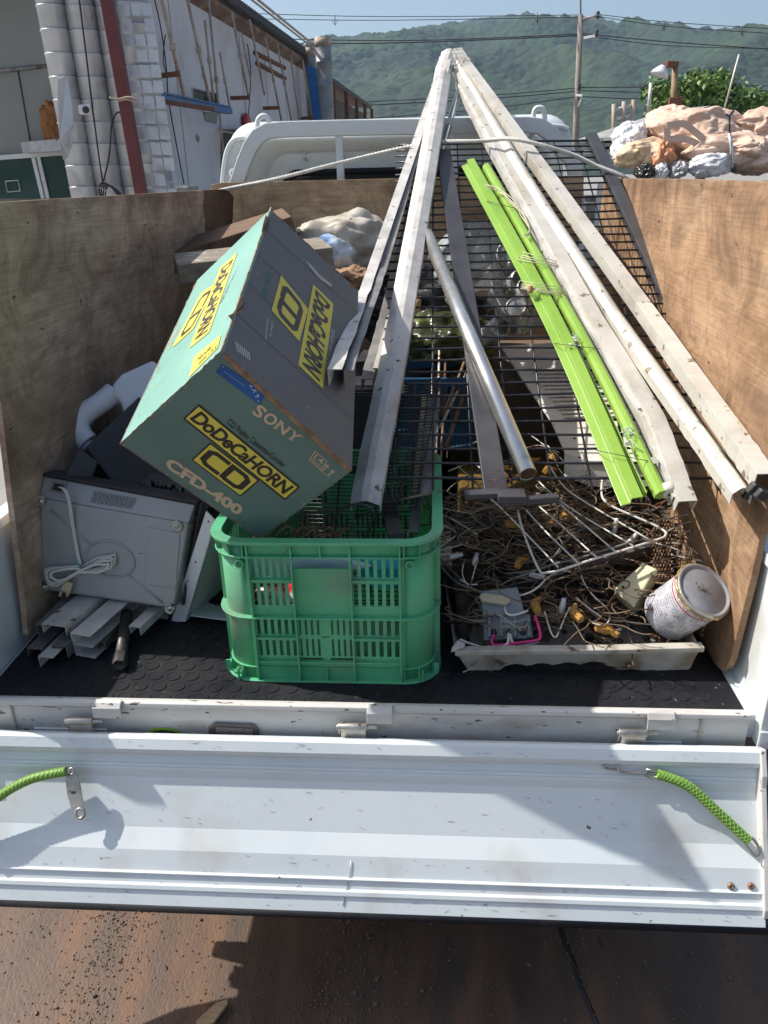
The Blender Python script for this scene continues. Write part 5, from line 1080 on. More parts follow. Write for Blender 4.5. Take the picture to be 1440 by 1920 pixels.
blob(at(660, 520, y=1.30), (.07, .07, .035), 25, 'brown_rag', mat('brown_crumbs', [(.2, .11, .06), (.4, .25, .16)], rough=.95, scale=50), amp=.3, label='small crumbly brown lump between the teal box and the left channels', cat='rag')
# blue basket in the dark middle
blp = mat('blue_plastic', [(.006, .055, .13), (.01, .08, .19)], rough=.45)
BB = thing('basket', at(790, 730, y=1.0), 'blue slatted plastic basket deep in the load behind the crate', 'basket')
bc = at(800, 745, y=.95)
mb = MB(); mb.bb(bc+V((-.13, .0, .03)), bc+V((.14, .012, .055))); mb.bb(bc+V((-.13, .24, .03)), bc+V((.14, .252, .055))); mb.bb(bc+V((-.13, .012, .03)), bc+V((-.118, .24, .055))); mb.bb(bc+V((.128, .012, .03)), bc+V((.14, .24, .055))); mb.build('basket_rim', blp, BB, bevel=.003)
mb = MB()
for i in range(22): mb.bb(bc+V((-.125+i*.012, .003, -.15)), bc+V((-.118+i*.012, .009, .03)))
for i in range(20): mb.bb(bc+V((.131, .01+i*.012, -.15)), bc+V((.137, .017+i*.012, .03)))
mb.build('slats', blp, BB)
mb = MB(); mb.bb(bc+V((-.13, .0, -.158)), bc+V((.14, .25, -.15))); mb.build('basket_base', blp, BB)
yw = mat('ochre_plastic', [(.10, .06, .012), (.16, .10, .02)], rough=.5)
mb = MB(); mb.bb((.22, .80, .665), (.55, 1.05, .80)); tag1(mb, 'crate_box', yw, 'ochre box low in the load under the mesh', 'box', bevel=.006)
mb = MB(); mb.bb((-.35, 1.15, .665), (.15, 1.7, 1.0)); tag1(mb, 'storage_box', darkg, 'dark storage box at the front of the bed under the rubbish bags', 'box', bevel=.01)
mb = MB(); mb.bb((.2, 1.15, .665), (.66, 1.75, 1.02)); tag1(mb, 'storage_box', mat('brown_box', [(.12, .08, .05), (.18, .12, .08)], rough=.8), 'brown box at the front right of the bed under the bag of cans', 'box', bevel=.01)
mb = MB(); mb.prism([at(758, 560, y=1.4), at(790, 555, y=1.45), at(788, 600, y=1.35), at(762, 600, y=1.3)], (0, .03, -.01)); tag1(mb, 'wood_block', mat('wood_chunk', [(.3, .18, .09), (.42, .27, .14)]), 'orange-brown wood block just right of the broad dented channel', 'wood', bevel=.002)
# ============================================================ white tray with scrap
tz = .70
TR = thing('plastic_tray', at(1080, 1245, z=.663), 'dirty white plastic panel used as a tray, heaped with cables and hangers', 'tray')
f0 = at(853, 1222, y=.12); f1 = at(1318, 1215, y=.13); 
b0 = at(885, 1266, y=.135); b1 = at(1290, 1254, y=.145)
wtray = mat('dirty_white_tray', [(.38, .36, .31), (.50, .48, .42)], rough=.55, scale=6, dirt=(.24, .19, .13), dirt_scale=14, dirt_amt=.47, spots=(.12, .08, .05), spot_scale=30, spot_amt=.62)
rim = [f0, f1]; mb = MB(); mb.sweep([(-.012, -.007), (.008, -.006), (.010, .006), (-.010, .007)], [f0+(f1-f0)*k/8+V((0, 0, .001*math.sin(k))) for k in range(9)]); mb.build('front_rim', wtray, TR, bevel=.002)
mb = MB(); wave = []; N_ = 40
topv = [f0+(f1-f0)*(.01+.98*i/N_)+V((0, .004, -.006)) for i in range(N_+1)]; botv = []
for i in range(N_+1):
    t = i/N_; p = b0+(b1-b0)*t; 
    lift = 0
    if .14 < t < .62: lift = .020+.007*abs(math.sin((t-.14)*math.pi/.12*1.0))
    elif .62 <= t < .8: lift = .016*(1-(t-.62)/.18)
    elif .1 < t <= .14: lift = .018*(t-.1)/.04
    botv.append(p+V((0, .0, lift)))
mb.add(topv+botv, [(i, i+1, N_+2+i, N_+1+i) for i in range(N_)]); mb.build('front_wall', wtray, TR, solid=.004)
bl = at(832, 1085, y=.50); bl2 = at(850, 1100, y=.46)
mb = MB(); mb.prism([f0, b0, at(868, 1180, y=.42)+V((0, 0, -.03)), bl], (.004, 0, 0)); mb.build('left_wall', mat('tray_grey', [(.16, .155, .145), (.25, .24, .23)], rough=.6), TR)  # left wall in a darker grey than the front and right walls
mb = MB(); mb.prism([V((f1.x-.01, f1.y, f1.z)), b1, V((b1.x, .6, b1.z)), V((f1.x, .62, f1.z+.02))], (.004, 0, 0)); mb.build('right_wall', wtray, TR)
mb = MB(); mb.prism([V((b0.x, b0.y+.06, .668)), V((b1.x, b1.y+.06, .668)), V((b1.x, .66, .668)), V((b0.x-.01, .66, .668))], (0, 0, .004)); mb.build('tray_floor', MATS['tray_grey'], TR)  # floor darker than the front wall, so its wavy edge stands out
mb = MB(); mb.prism([at(846, 1222, y=.118), at(870, 1212, y=.118), at(872, 1206, y=.125), at(858, 1200, y=.13), at(847, 1214, y=.12)], (0, -.003, 0)); mb.build('broken_corner', wtray, TR)
PT = Plane(at(870, 1215, y=.15), at(1300, 1210, y=.15), at(1050, 905, y=.62))
brownish = mat('scrap_dirt', [(.03, .022, .016), (.09, .06, .04), (.16, .10, .06)], rough=.95, scale=30, bump=1, bscale=70, dist=.01)
def tp(u, v, h=0): 
    q = [at(862, 1212, y=.14), at(1298, 1207, y=.15), at(1290, 940, y=.60), at(845, 935, y=.60)]; return bil(q, u, v)+PT.n*h
mb = MB(); N_ = 46; vs = []
for j in range(N_+1):
    for i in range(N_+1):
        u, v = i/N_, j/N_; hh = -.055+.05*noise.noise(V((u*7, v*7, 2)))+.03*noise.noise(V((u*20, v*20, 5)))
        vs.append(tp(u, v, hh-.03*(1-v)))
mb.add(vs, [(j*(N_+1)+i, j*(N_+1)+i+1, (j+1)*(N_+1)+i+1, (j+1)*(N_+1)+i) for j in range(N_) for i in range(N_)], True)
mb.build('scrap_heap', brownish, kind='stuff', recalc=False, solid=.01, label='brown rubbly bed of small scrap filling the white tray', cat='scrap')
rs = random.Random(77)
def curl(mb, n, r, len_, spread, area, k=7, hz=(-.03, .02)):
    for _ in range(n):
        u = rs.uniform(area[0], area[1]); v = rs.uniform(area[2], area[3]); p = tp(u, v, rs.uniform(*hz)); a = rs.random()*6.28; pts = [p]; el = rs.uniform(-.2, .2); cv = rs.uniform(-1.1, 1.1)
        for i in range(k):
            a += cv+rs.gauss(0, .35); el = max(-.5, min(.6, el+rs.gauss(0, .25)))
            p = p+V((math.cos(a), math.sin(a)*.8, el*.7))*len_/k*rs.uniform(.7, 1.3); pts.append(p)
        mb.tube(smooth_path(pts, 3), r*rs.uniform(.75, 1.25), 5)
cables = [('brown_cables', [(.05, .035, .022), (.15, .10, .06), (.24, .17, .10)], 240, .0013, .18, (.05, .95, .12, .97)), ('dusty_wires', [(.07, .05, .035), (.2, .14, .09), (.32, .24, .16)], 150, .0013, .16, (.0, .75, .55, 1.0)), ('grey_cables', [(.10, .10, .095), (.22, .21, .19)], 36, .0021, .28, (.02, .45, .2, .98)), ('black_cables', [(.01, .01, .01), (.03, .028, .026)], 45, .003, .16, (.12, .9, .14, .9)), ('rusty_bits', [(.16, .06, .025), (.30, .14, .07)], 120, .0015, .05, (.1, .95, .1, .97)), ('pale_bits', [(.30, .26, .2), (.42, .38, .3)], 24, .0014, .14, (.1, .9, .02, .9))]
for (nm, cs, n_, r, L, ar) in cables:
    mb = MB(); curl(mb, n_, r, L, 0, ar, k=4 if nm == 'rusty_bits' else 8, hz=(-.01, .075) if nm == 'dusty_wires' else ((-.02, .045) if nm == 'brown_cables' else (-.03, .018))); mb.build('cable_tangle', mat(nm, cs, rough=.7, scale=25), kind='stuff', label={'brown_cables': 'dense tangle of dirty brown wires heaped in the tray', 'dusty_wires': 'dusty brown wires heaped higher at the back of the tray', 'grey_cables': 'looping grey-brown cables piled at the left of the tray', 'black_cables': 'black cables buried in the tray of scrap', 'rusty_bits': 'short reddish rusty wire ends strewn over the tray of scrap', 'pale_bits': 'thin off-white wires mixed through the tray of scrap'}[nm], cat='cables')
mb = MB()
for i in range(60): p = tp(rs.uniform(.4, .98), rs.uniform(.0, .55), rs.uniform(-.03, .0)); mb.box(p, (rs.uniform(.008, .02), rs.uniform(.006, .016), rs.uniform(.005, .012)), Euler((rs.random()*3, rs.random()*3, rs.random()*3)).to_matrix())
mb.build('black_terminals', rubber, kind='stuff', label='scattered small black plastic terminals in the tray', cat='terminals', bevel=.0015)
# orange plastic hooks
org = mat('amber_plastic', [(.30, .14, .025), (.42, .22, .05), (.5, .28, .08)], rough=.4, scale=14, dirt=(.12, .06, .03), dirt_scale=20, dirt_amt=.6)
def amber():
    mb = MB(); prof_ = [(-.024, -.007), (-.006, -.009), (.004, -.008), (.016, -.018), (.021, -.014), (.012, .004), (.002, .010), (-.010, .008), (-.024, .006)]
    mb.prism([V((x, y, -.006)) for x, y in prof_], (0, 0, .012)); mb.prism([V((x, y, .006)) for x, y in [(-.024, -.004), (-.008, -.005), (-.008, .004), (-.024, .003)]], (0, 0, .004)); return mb
spots_ = [((975, 1053), .02, 'just left of the white rack corner', 1.2), ((964, 985), .02, 'under the chrome tube among grey cables', .3), ((1062, 968), .018, 'between the tines of the white rack', 2.4), ((1070, 1012), -.01, 'half hidden in wires below the white rack tines', 1.0), ((1030, 983), .0, 'centre left of the white rack', 3.9), ((1003, 1134), .02, 'standing upright beside the magenta cable', 1.7), ((1077, 1150), .03, 'largest one, in the middle of the tray front', 2.0), ((1138, 1180), .02, 'lying flat at the front, left of the paint can', .1), ((1028, 880), .03, 'highest one, under the mouth of the chrome tube', 1.1), ((1040, 858), .02, 'under the mesh right of the chrome tube', 5.1), ((1136, 948), .0, 'in shade below the green bundle', .7), ((1122, 958), -.01, 'lower left of the shaded pair', 3.3)]
for (xy, hh, wh, rz_) in spots_:
    mb = amber(); p = PT.at(*xy, h=hh); M = Euler((rs.uniform(-.5, .5), rs.uniform(-.4, .4), rz_)).to_matrix(); mb.v = [p+M@(q*1.05) for q in mb.v]
    mb.build('plastic_hook', org, bevel=.003, segs=3, label='amber plastic hook '+wh, cat='plastic hook', group='amber plastic hooks in the tray')
# breaker box
bgrey = mat('breaker_grey', [(.15, .18, .19), (.22, .25, .26)], rough=.5, scale=9, dirt=(.1, .09, .08), dirt_scale=9)
PK = Plane(at(950, 1195, y=.17), None, n=V((-.05, -.62, .78)))
BK = thing('breaker_switch', PK.at(950, 1200), 'grey three-pole breaker with a magenta cable at the front left of the tray', 'breaker')
mb = MB(); mb.prism(pxpoly(PK, [(908, 1200), (1000, 1196), (994, 1152), (980, 1148), (905, 1156)]), -PK.n*.05); mb.build('breaker_body', bgrey, BK, bevel=.002)
mb = MB(); mb.prism(pxpoly(PK, [(905, 1156), (985, 1150), (970, 1100), (900, 1108)], .008), -PK.n*.05); mb.build('breaker_top', bgrey, BK, bevel=.003)
mb = MB()
for x in (918, 940, 966, 992): mb.prism(pxpoly(PK, [(x-2, 1196), (x+2, 1196), (x+1, 1160), (x-3, 1160)], .001), PK.n*.010)
mb.build('pole_dividers', bgrey, BK)
for x in (926, 953, 980): mb = MB(); mb.lathe([(.006, 0), (.006, .003), (.003, .005), (0, .005)], PK.at(x, 1186, .001), PK.n, 12); mb.build('terminal_screw', ink, BK)
mb = MB(); mb.tube(smooth_path([PK.at(x, y, hh) for x, y, hh in ((926, 1190, .004), (922, 1204, .010), (932, 1210, .012), (985, 1204, .012), (1008, 1200, .012), (1013, 1192, .012), (1010, 1175, .010), (1003, 1155, .004))], 6), .0034, 10); mb.build('magenta_cable', mat('magenta', [(.55, .02, .16), (.62, .04, .2)], rough=.35), BK)
mb = MB(); mb.tube(smooth_path([PK.at(x, y, hh) for x, y, hh in ((953, 1186, .005), (952, 1205, .015), (940, 1214, .016), (915, 1216, .010), (885, 1208, .004), (862, 1199, .002))], 6), .0028, 8); mb.tube(smooth_path([PK.at(x, y, hh) for x, y, hh in ((957, 1188, .005), (962, 1205, .008), (990, 1208, .006), (1010, 1203, .006))], 5), .0028, 8); mb.build('white_cable', cordm, BK)
mb = MB(); mb.tube(smooth_path([PT.at(x, y, hh) for x, y, hh in ((925, 1112, .03), (960, 1118, .03), (990, 1112, .03), (1010, 1100, .035), (1025, 1085, .03), (1045, 1072, .02))], 6), .0022, 8); mb.tube(smooth_path([PT.at(x, y, hh) for x, y, hh in ((945, 1130, .03), (950, 1150, .03), (965, 1153, .03), (990, 1145, .03))], 6), .0025, 8)
cwp = mb.build('white_lead', cordm, label='white lead with a flat cream plug lying over the grey breaker', cat='cable')
mb = MB(); mb.prism(pxpoly(PT, [(898, 1122), (905, 1116), (950, 1122), (958, 1130), (948, 1137), (902, 1130)], .035), PT.n*.010); mb.build('cream_plug', mat('cream_plastic', [(.48, .42, .28), (.58, .52, .36)], rough=.45), cwp, bevel=.003)
# white small connectors
for i, (x, y, ax, wh) in enumerate(((1008, 1080, (1, -.6, .1), 'below the left corner of the white rack'), (855, 1042, (1, .5, 0), 'at the far left edge of the tray by the crate'), (892, 1048, (.2, 1, .3), 'standing at the left by the crate'), (1154, 985, (.2, .3, 1), 'upright under the right side of the white rack'), (1188, 1008, (.6, .6, .4), 'right of the upright one under the white rack'), (1055, 1135, (.1, 0, 1), 'small one beside the largest amber hook'))):
    p = PT.at(x, y, .02); mb = MB(); d = V(ax).normalized(); mb.lathe([(.005, -.018), (.0062, -.016), (.0062, .004), (.005, .006), (.005, .016), (.003, .017), (.003, .012), (0, .012)], p, d, 14)
    mb.build('white_connector', whitep, label='white tubular plastic connector '+wh, cat='connector', group='white tubular connectors in the tray')
# cream box with screw
PCm = Plane(at(1190, 1100, y=.27), None, n=V((-.35, -.45, .8)))
mb = MB(); mb.prism(pxpoly(PCm, [(1149, 1105), (1200, 1059), (1226, 1072), (1188, 1138)]), -PCm.n*.045); cb = tag1(mb, 'switch_box', mat('cream_abs', [(.52, .48, .30), (.6, .56, .37)], rough=.45, scale=7, dirt=(.4, .35, .22), dirt_scale=9), 'cream plastic switch box with one screw, lying left of the paint can', 'box', bevel=.004)
mb = MB(); mb.prism(pxpoly(PCm, [(1198, 1059), (1204, 1054), (1234, 1068), (1228, 1080)], .001), -PCm.n*.04); mb.build('end_lip', MATS['cream_abs'], cb, bevel=.002)
mb = MB(); mb.lathe([(.0035, 0), (.003, .0008), (0, .0005)], PCm.at(1168, 1101, .0005), PCm.n, 12); mb.build('screw', ink, cb)
# ============================================================ wire hangers and rack
def wire_thing(name, label, lines, r, cat, group=None, m=wire_wht, yplane=None):
    mb = MB()
    for ln in lines: mb.tube(smooth_path([PT.at(x, y, hh) for x, y, hh in ln], 5) if len(ln) > 2 else [PT.at(*ln[0][:2], ln[0][2]), PT.at(*ln[1][:2], ln[1][2])], r, 7)
    return mb.build(name, m, label=label, cat=cat, group=group)
R = lambda x, y: (800+x/2.25, 840+y/2.25)
h1 = .075
def L3(pts, h): return [(*R(x, y), h) for x, y in pts]
RK = thing('dish_rack', PT.at(1100, 1040, .07), 'white wire rack side with slanting tines lying over the tray of scrap', 'wire rack')
mb = MB(); mb.tube(smooth_path([PT.at(*p) for p in L3([(385, 265), (400, 330), (440, 440), (478, 520), (500, 526), (560, 516), (700, 470), (850, 425), (985, 383), (1008, 368), (1005, 352), (960, 325), (880, 290), (790, 250), (745, 215), (738, 170), (742, 130)], h1)], 5), .0028, 8); rackw = mat('rack_white', [(.55, .53, .46), (.72, .70, .64)], rough=.4, scale=20, spots=(.3, .16, .08), spot_scale=45, spot_amt=.66); mb.build('rim_wire', rackw, RK)
mb = MB()
for ln in ([(265, 212), (330, 270), (555, 503)], [(420, 262), (500, 350), (638, 484)], [(472, 245), (560, 320), (718, 462)], [(560, 235), (660, 320), (800, 440)], [(465, 135), (600, 250), (878, 416)], [(510, 60), (560, 140), (640, 210), (945, 390)]): mb.tube(smooth_path([PT.at(*p) for p in L3(ln, h1+.003)], 5), .0020, 7)
mb.build('tines', rackw, RK)
Gh = 'white wire hangers tangled in the scrap'
hang = [('right edge, looped wire sticking out toward the plywood below the cream channel', [[(940, 300), (1000, 300), (1090, 282), (1140, 276), (1170, 295), (1160, 330), (1120, 345), (1050, 368)], [(1005, 358), (1080, 320), (1165, 300)]]),
 ('pointed triangle lying right, just above the paint can', [[(960, 400), (1060, 430), (1165, 480), (1168, 468), (1100, 410), (1060, 375)], [(1030, 450), (1100, 465), (1165, 478)], [(1010, 400), (1100, 405)]]),
 ('left, straight wires fanning out beside the crate rim', [[(50, 250), (120, 265), (195, 278)], [(60, 275), (140, 320), (215, 365)], [(45, 320), (100, 340), (125, 362), (90, 395), (42, 428)]]),
 ('lower left, long wire running under the grey cables', [[(42, 436), (110, 418), (175, 400)], [(42, 450), (100, 445), (140, 440)]]),
 ('hooked loop hanging at the left by the breaker', [[(160, 470), (150, 520), (160, 560), (182, 578), (195, 540), (215, 460)], [(140, 555), (180, 575), (215, 575)]]),
 ('hook curling down at the front beside the largest amber hook', [[(498, 690), (512, 740), (528, 785), (545, 798), (560, 770), (585, 710), (605, 670)]]),
 ('narrow loop at the front middle between rack and paint can', [[(640, 490), (660, 560), (700, 620), (755, 670), (772, 700), (765, 735), (735, 748), (700, 738)], [(630, 630), (690, 680), (755, 725)]]),
 ('high left, bent wires between the steel foot and the crate', [[(85, 40), (95, 0), (160, -12), (260, -40)], [(90, 98), (190, 66), (255, 105)], [(130, 75), (210, 150), (270, 215)], [(205, 65), (235, 95), (262, 110)]]),
 ('upper middle, wires running under the chrome tube to the mesh', [[(430, -60), (520, 10), (560, 90), (640, 200)], [(500, -20), (580, 60), (600, 110)], [(420, 0), (480, -10), (560, 20)]])]
for wh, lines in hang: wire_thing('wire_hanger', 'white wire hanger '+wh, [[(*R(x, y), .04) for x, y in ln] for ln in lines], .0016, 'wire hanger', Gh)
mb = MB(); mb.beam(PT.at(1070, 1065, .0), PT.at(1215, 1020, .0), .05, .02); tag1(mb, 'wood_strip', mat('dark_strip', [(.06, .05, .042), (.12, .10, .085)], rough=.7), 'dark wooden strip lying in the scrap behind the cream box', 'wood')
mb = MB(); rs = random.Random(21)
for i in range(6):
    for j in range(16):
        p = PT.at(1222+i*6+(3 if j % 2 else 0), 985+j*7, .03); mb.tube([p, p+V((.004, 0, .006)), p+V((.004, 0, .014))], .0018, 5)
mb.build('expanded_mesh', wire_rust, label='rusty brown scrap of twisted metal netting behind the paint can', cat='netting', kind='stuff')
# ============================================================ paint can
base_px, lid_px = (1232, 1165), (1321, 1107)
pc = at(*lid_px, y=.155); tc = (CAM-pc).normalized(); ang = math.radians(46); side = (rt*.83+up*.56).normalized(); side = (side-tc*side.dot(tc)).normalized()
axc = (tc*math.cos(ang)+side*math.sin(ang)).normalized(); Rc = .056; Lc = .125
pb = pc-axc*Lc
PCN = thing('paint_can', pb, 'tipped paint can with dusty lid darkened for shade and golden glue rim at the tray end', 'paint can')
def canlabel():
    m = bpy.data.materials.new('can_label'); m.use_nodes = True; n = m.node_tree.nodes; l = m.node_tree.links; b = n['Principled BSDF']; tc_ = n.new('ShaderNodeTexCoord')
    def noi(sc, st, det=2):
        mp_ = n.new('ShaderNodeMapping'); mp_.inputs['Scale'].default_value = st; l.new(tc_.outputs['UV'], mp_.inputs[0]); t = n.new('ShaderNodeTexNoise'); t.inputs['Scale'].default_value = sc; t.inputs['Detail'].default_value = det; l.new(mp_.outputs[0], t.inputs[0]); return t
    def ramp(t, a, bq, c1, c2):
        r = n.new('ShaderNodeValToRGB'); l.new(t.outputs[0], r.inputs[0]); r.color_ramp.elements[0].position = a; r.color_ramp.elements[1].position = bq; r.color_ramp.elements[0].color = (*c1, 1); r.color_ramp.elements[1].color = (*c2, 1); return r
    words = ramp(noi(1, (95, 60, 1), 2), .47, .52, (.06, .06, .10), (.58, .57, .62)); lines = n.new('ShaderNodeTexWave'); mp_ = n.new('ShaderNodeMapping'); mp_.inputs['Scale'].default_value = (0, 24, 1); l.new(tc_.outputs['UV'], mp_.inputs[0]); l.new(mp_.outputs[0], lines.inputs[0]); lines.bands_direction = 'Y'; lines.inputs['Scale'].default_value = .25
    lr = ramp(lines, .45, .5, (0, 0, 0), (1, 1, 1)); blk = ramp(noi(1, (7, 5, 1), 1), .46, .47, (0, 0, 0), (1, 1, 1))
    a = n.new('ShaderNodeMix'); a.data_type = 'RGBA'; l.new(lr.outputs[0], a.inputs[0]); a.inputs[6].default_value = (.58, .58, .64, 1); l.new(words.outputs[0], a.inputs[7])
    c = n.new('ShaderNodeMix'); c.data_type = 'RGBA'; l.new(blk.outputs[0], c.inputs[0]); l.new(a.outputs[2], c.inputs[6]); c.inputs[7].default_value = (.6, .6, .66, 1); 
    l.new(a.outputs[2], c.inputs[7]); l.remove(c.inputs[6].links[0]); c.inputs[6].default_value = (.58, .58, .63, 1)
    s2 = ramp(noi(1, (22, 10, 1), 5), .60, .64, (0, 0, 0), (1, 1, 1)); e = n.new('ShaderNodeMix'); e.data_type = 'RGBA'; l.new(s2.outputs[0], e.inputs[0]); l.new(c.outputs[2], e.inputs[6]); e.inputs[7].default_value = (.3, .27, .25, 1)
    l.new(e.outputs[2], b.inputs['Base Color']); b.inputs['Roughness'].default_value = .35; return m
mb = MB(); mb.lathe([(Rc*.97, 0), (Rc*.99, .002), (Rc*.985, Lc*.90), (Rc*.985, Lc*.93)], pb, axc, 40); cbody = mb.build('can_body', canlabel(), PCN)
uvl = cbody.data.uv_layers.new(name='UVMap'); xa = axc.orthogonal().normalized(); ya = axc.cross(xa)
for poly in cbody.data.polygons:
    us = []
    for li in poly.loop_indices:
        co = cbody.data.vertices[cbody.data.loops[li].vertex_index].co; us.append(math.atan2(co.dot(ya), co.dot(xa))/(2*math.pi))
    if max(us)-min(us) > .5: us = [q_+1 if q_ < 0 else q_ for q_ in us]
    for li, uu in zip(poly.loop_indices, us): uvl.data[li].uv = (uu*3, cbody.data.vertices[cbody.data.loops[li].vertex_index].co.dot(axc)/Lc)
mb = MB(); mb.lathe([(Rc*.99, Lc*.80), (Rc*.992, Lc*.805), (Rc*.992, Lc*.82), (Rc*.99, Lc*.825)], pb, axc, 40); mb.build('red_band', red, PCN)
mb = MB(); ccr = []
for i in range(60):
    t = 2*math.pi*i/60; rr = Rc*(1.03+.02*math.sin(i*2.3)+.012*math.sin(i*5.1)); ccr.append(pb+axc*(Lc*(.955+.012*math.sin(i*1.9)))+xa*(rr*math.cos(t))+ya*(rr*math.sin(t)))
mb.tube(ccr, .004, 8, closed_path=True, rs=[.0036+.0012*math.sin(i*3.7) for i in range(60)]); mb.build('glue_rim', mat('golden_glue', [(.10, .06, .03), (.40, .24, .08), (.55, .40, .2)], rough=.3, metal=.3, scale=60), PCN)
mb = MB(); mb.lathe([(Rc*1.03, Lc*.97), (Rc*1.04, Lc*1.0), (Rc*.99, Lc*1.015), (Rc*.95, Lc*1.01), (Rc*.91, Lc*.985), (Rc*.86, Lc*.98), (Rc*.84, Lc*.99), (0, Lc*.99)], pb, axc, 44); mb.build('can_lid', mat('dusty_shaded_lid', [(.20, .21, .23), (.28, .29, .32)], rough=.5, metal=.25, scale=20, dirt=(.36, .37, .38), dirt_scale=16, dirt_amt=.55), PCN)  # base grey darkened to carry the lid's shade; paler patches are dust
mb = MB(); rs = random.Random(5)
for i in range(90):
    a = rs.random()*6.28; rr = abs(rs.gauss(0, .011)); p = pb+axc*(Lc*.99+.0006)+xa*(rr*math.cos(a))+ya*(rr*math.sin(a)); d = xa*math.cos(a)+ya*math.sin(a); L = rs.uniform(.001, .006); s_ = d.cross(axc)*rs.uniform(.0004, .0012)
    mb.add([p-s_, p+d*L, p+s_], [(0, 1, 2)])
mb.build('lid_stain', mat('dark_stain', [(.05, .035, .03), (.1, .08, .07)], rough=.9), PCN, kind='stuff', recalc=False)
mb = MB(); mb.tube(smooth_path([pb+axc*(Lc*1.0)+xa*(Rc*1.02*math.cos(t))+ya*(Rc*1.02*math.sin(t)) for t in (2.6, 2.9, 3.2, 3.5, 3.8, 4.1)], 4), .004, 8); mb.build('pry_lip', zinc, PCN)
# ============================================================ background: warehouse on the left
dirv = V((math.sin(.052), math.cos(.052), 0)); W0 = at(288, 340, y=11.6)
WN = V((dirv.y, -dirv.x, 0)); PWALL = Plane(W0, None, n=WN)
wall_g = mat('pale_render', [(.54, .52, .54), (.62, .60, .62), (.66, .64, .66)], rough=.85, scale=.6, detail=10, dirt=(.46, .42, .41), dirt_scale=.8, dirt_amt=.55, spots=(.3, .25, .22), spot_scale=5, spot_amt=.72)
rustp = mat('rusty_pole', [(.30, .17, .10), (.42, .34, .28), (.5, .46, .42)], rough=.8, scale=5, metal=.1)
rustd = mat('deep_rust', [(.12, .045, .025), (.22, .09, .05)], rough=.9, scale=8)
WH_ = thing('warehouse', (W0.x, W0.y+6, 0), 'long pale rendered warehouse wall with a dark scalloped roof edge, left behind the truck', 'warehouse')
def wl(px, py, h=0): return PWALL.at(px, py, h)
e1 = wl(372, 12); ez = e1.z
def along(t, z, h=0): return V((W0.x, W0.y, 0))+dirv*t+V((0, 0, z))+WN*h
tfar = (wl(583, 200)-W0).dot(dirv); t0 = .0
ezf = wl(583, 150).z
mb = MB(); mb.prism([along(t0, 0), along(tfar, 0), along(tfar, ez), along(t0, ez)], WN*-.4); mb.build('wall', wall_g, WH_)
mb = MB(); mb.prism([along(tfar, 0, -.4), along(tfar, 0, -8), along(tfar, ez, -8), along(tfar, ez, -.4)], dirv*-.3); mb.build('end_wall', wall_g, WH_)
mb = MB(); mb.prism([along(t0, ez+.25, .3), along(tfar, ez+.25, .3), along(tfar, ez+1.2, -8), along(t0, ez+1.2, -8)], (0, 0, .06)); mb.build('roof', mat('grey_roof', [(.1, .1, .1), (.16, .16, .16)], rough=.8), WH_)
mb = MB(); mb.prism([along(t0, ez-.02, .002), along(tfar, ez-.02, .002), along(tfar, ez+.1, .2), along(t0, ez+.1, .2)], (0, 0, .08)); mb.build('eaves_board', mat('rusty_eaves', [(.10, .06, .045), (.22, .14, .10), (.3, .24, .2)], rough=.9, scale=3), WH_)
mb = MB(); t = t0; 
while t < tfar: mb.tube([along(t, ez+.2, .28), along(t, ez+.40, .24)], .055, 8); t += .16
mb.build('scalloped_roof_edge', mat('dark_roof_sheet', [(.03, .034, .036), (.07, .075, .078)], rough=.7), WH_)
jm = mat('joint_grey', [(.2, .2, .2), (.3, .3, .3)])
for px_ in (303, 352, 470, 512, 545): mb = MB(); p = wl(px_, 330); tt = (p-W0).dot(dirv); mb.beam(along(tt, 0, .004), along(tt, ez, .004), .02, .008); mb.build('wall_joint', jm, WH_)
mb = MB(); 
for (a, b_2) in (((363, 168), (408, 178)), ((408, 176), (470, 186))): 
    pass
mb.prism([wl(362, 166, .003), wl(405, 176, .003), wl(405, 208, .003), wl(385, 208, .003), wl(384, 204, .003), wl(363, 198, .003)], WN*.01); wd = mb.build('dark_window', glass, WH_)
mb = MB(); mb.tube([wl(x, y, .03) for x, y in ((361, 165), (407, 175), (407, 210), (384, 209), (362, 199))], .015, 6, closed_path=True); mb.build('window_frame', alu, wd)
mb = MB(); mb.prism([wl(380, 208, .004), wl(408, 210, .004), wl(406, 232, .004), wl(384, 226, .004)], WN*.01); mb.build('louvre', alu_dark, WH_)
mb = MB(); c = wl(459, 228, .05); mb.lathe([(.0, -.0), (.16, .0), (.17, .05), (.12, .1), (0, .11)], c, WN, 20); mb.build('fire_alarm', red, WH_)
mb = MB(); mb.prism([wl(410, 243, .01), wl(470, 250, .01), wl(520, 262, .01), wl(520, 250, .6), wl(470, 243, .5), wl(410, 243, .4)], (0, 0, .03)); mb.build('awning', alu_dark, WH_)
mb = MB(); mb.prism([wl(414, 248, .004), wl(512, 262, .004), wl(512, 330, .004), wl(414, 330, .004)], WN*.01); mb.build('dark_doorway', dark, WH_)
mb = MB(); mb.prism([wl(368, 250, .004), wl(374, 258, .004), wl(372, 268, .004), wl(366, 258, .004)], WN*.004); mb.build('wall_stain', alu_dark, WH_)
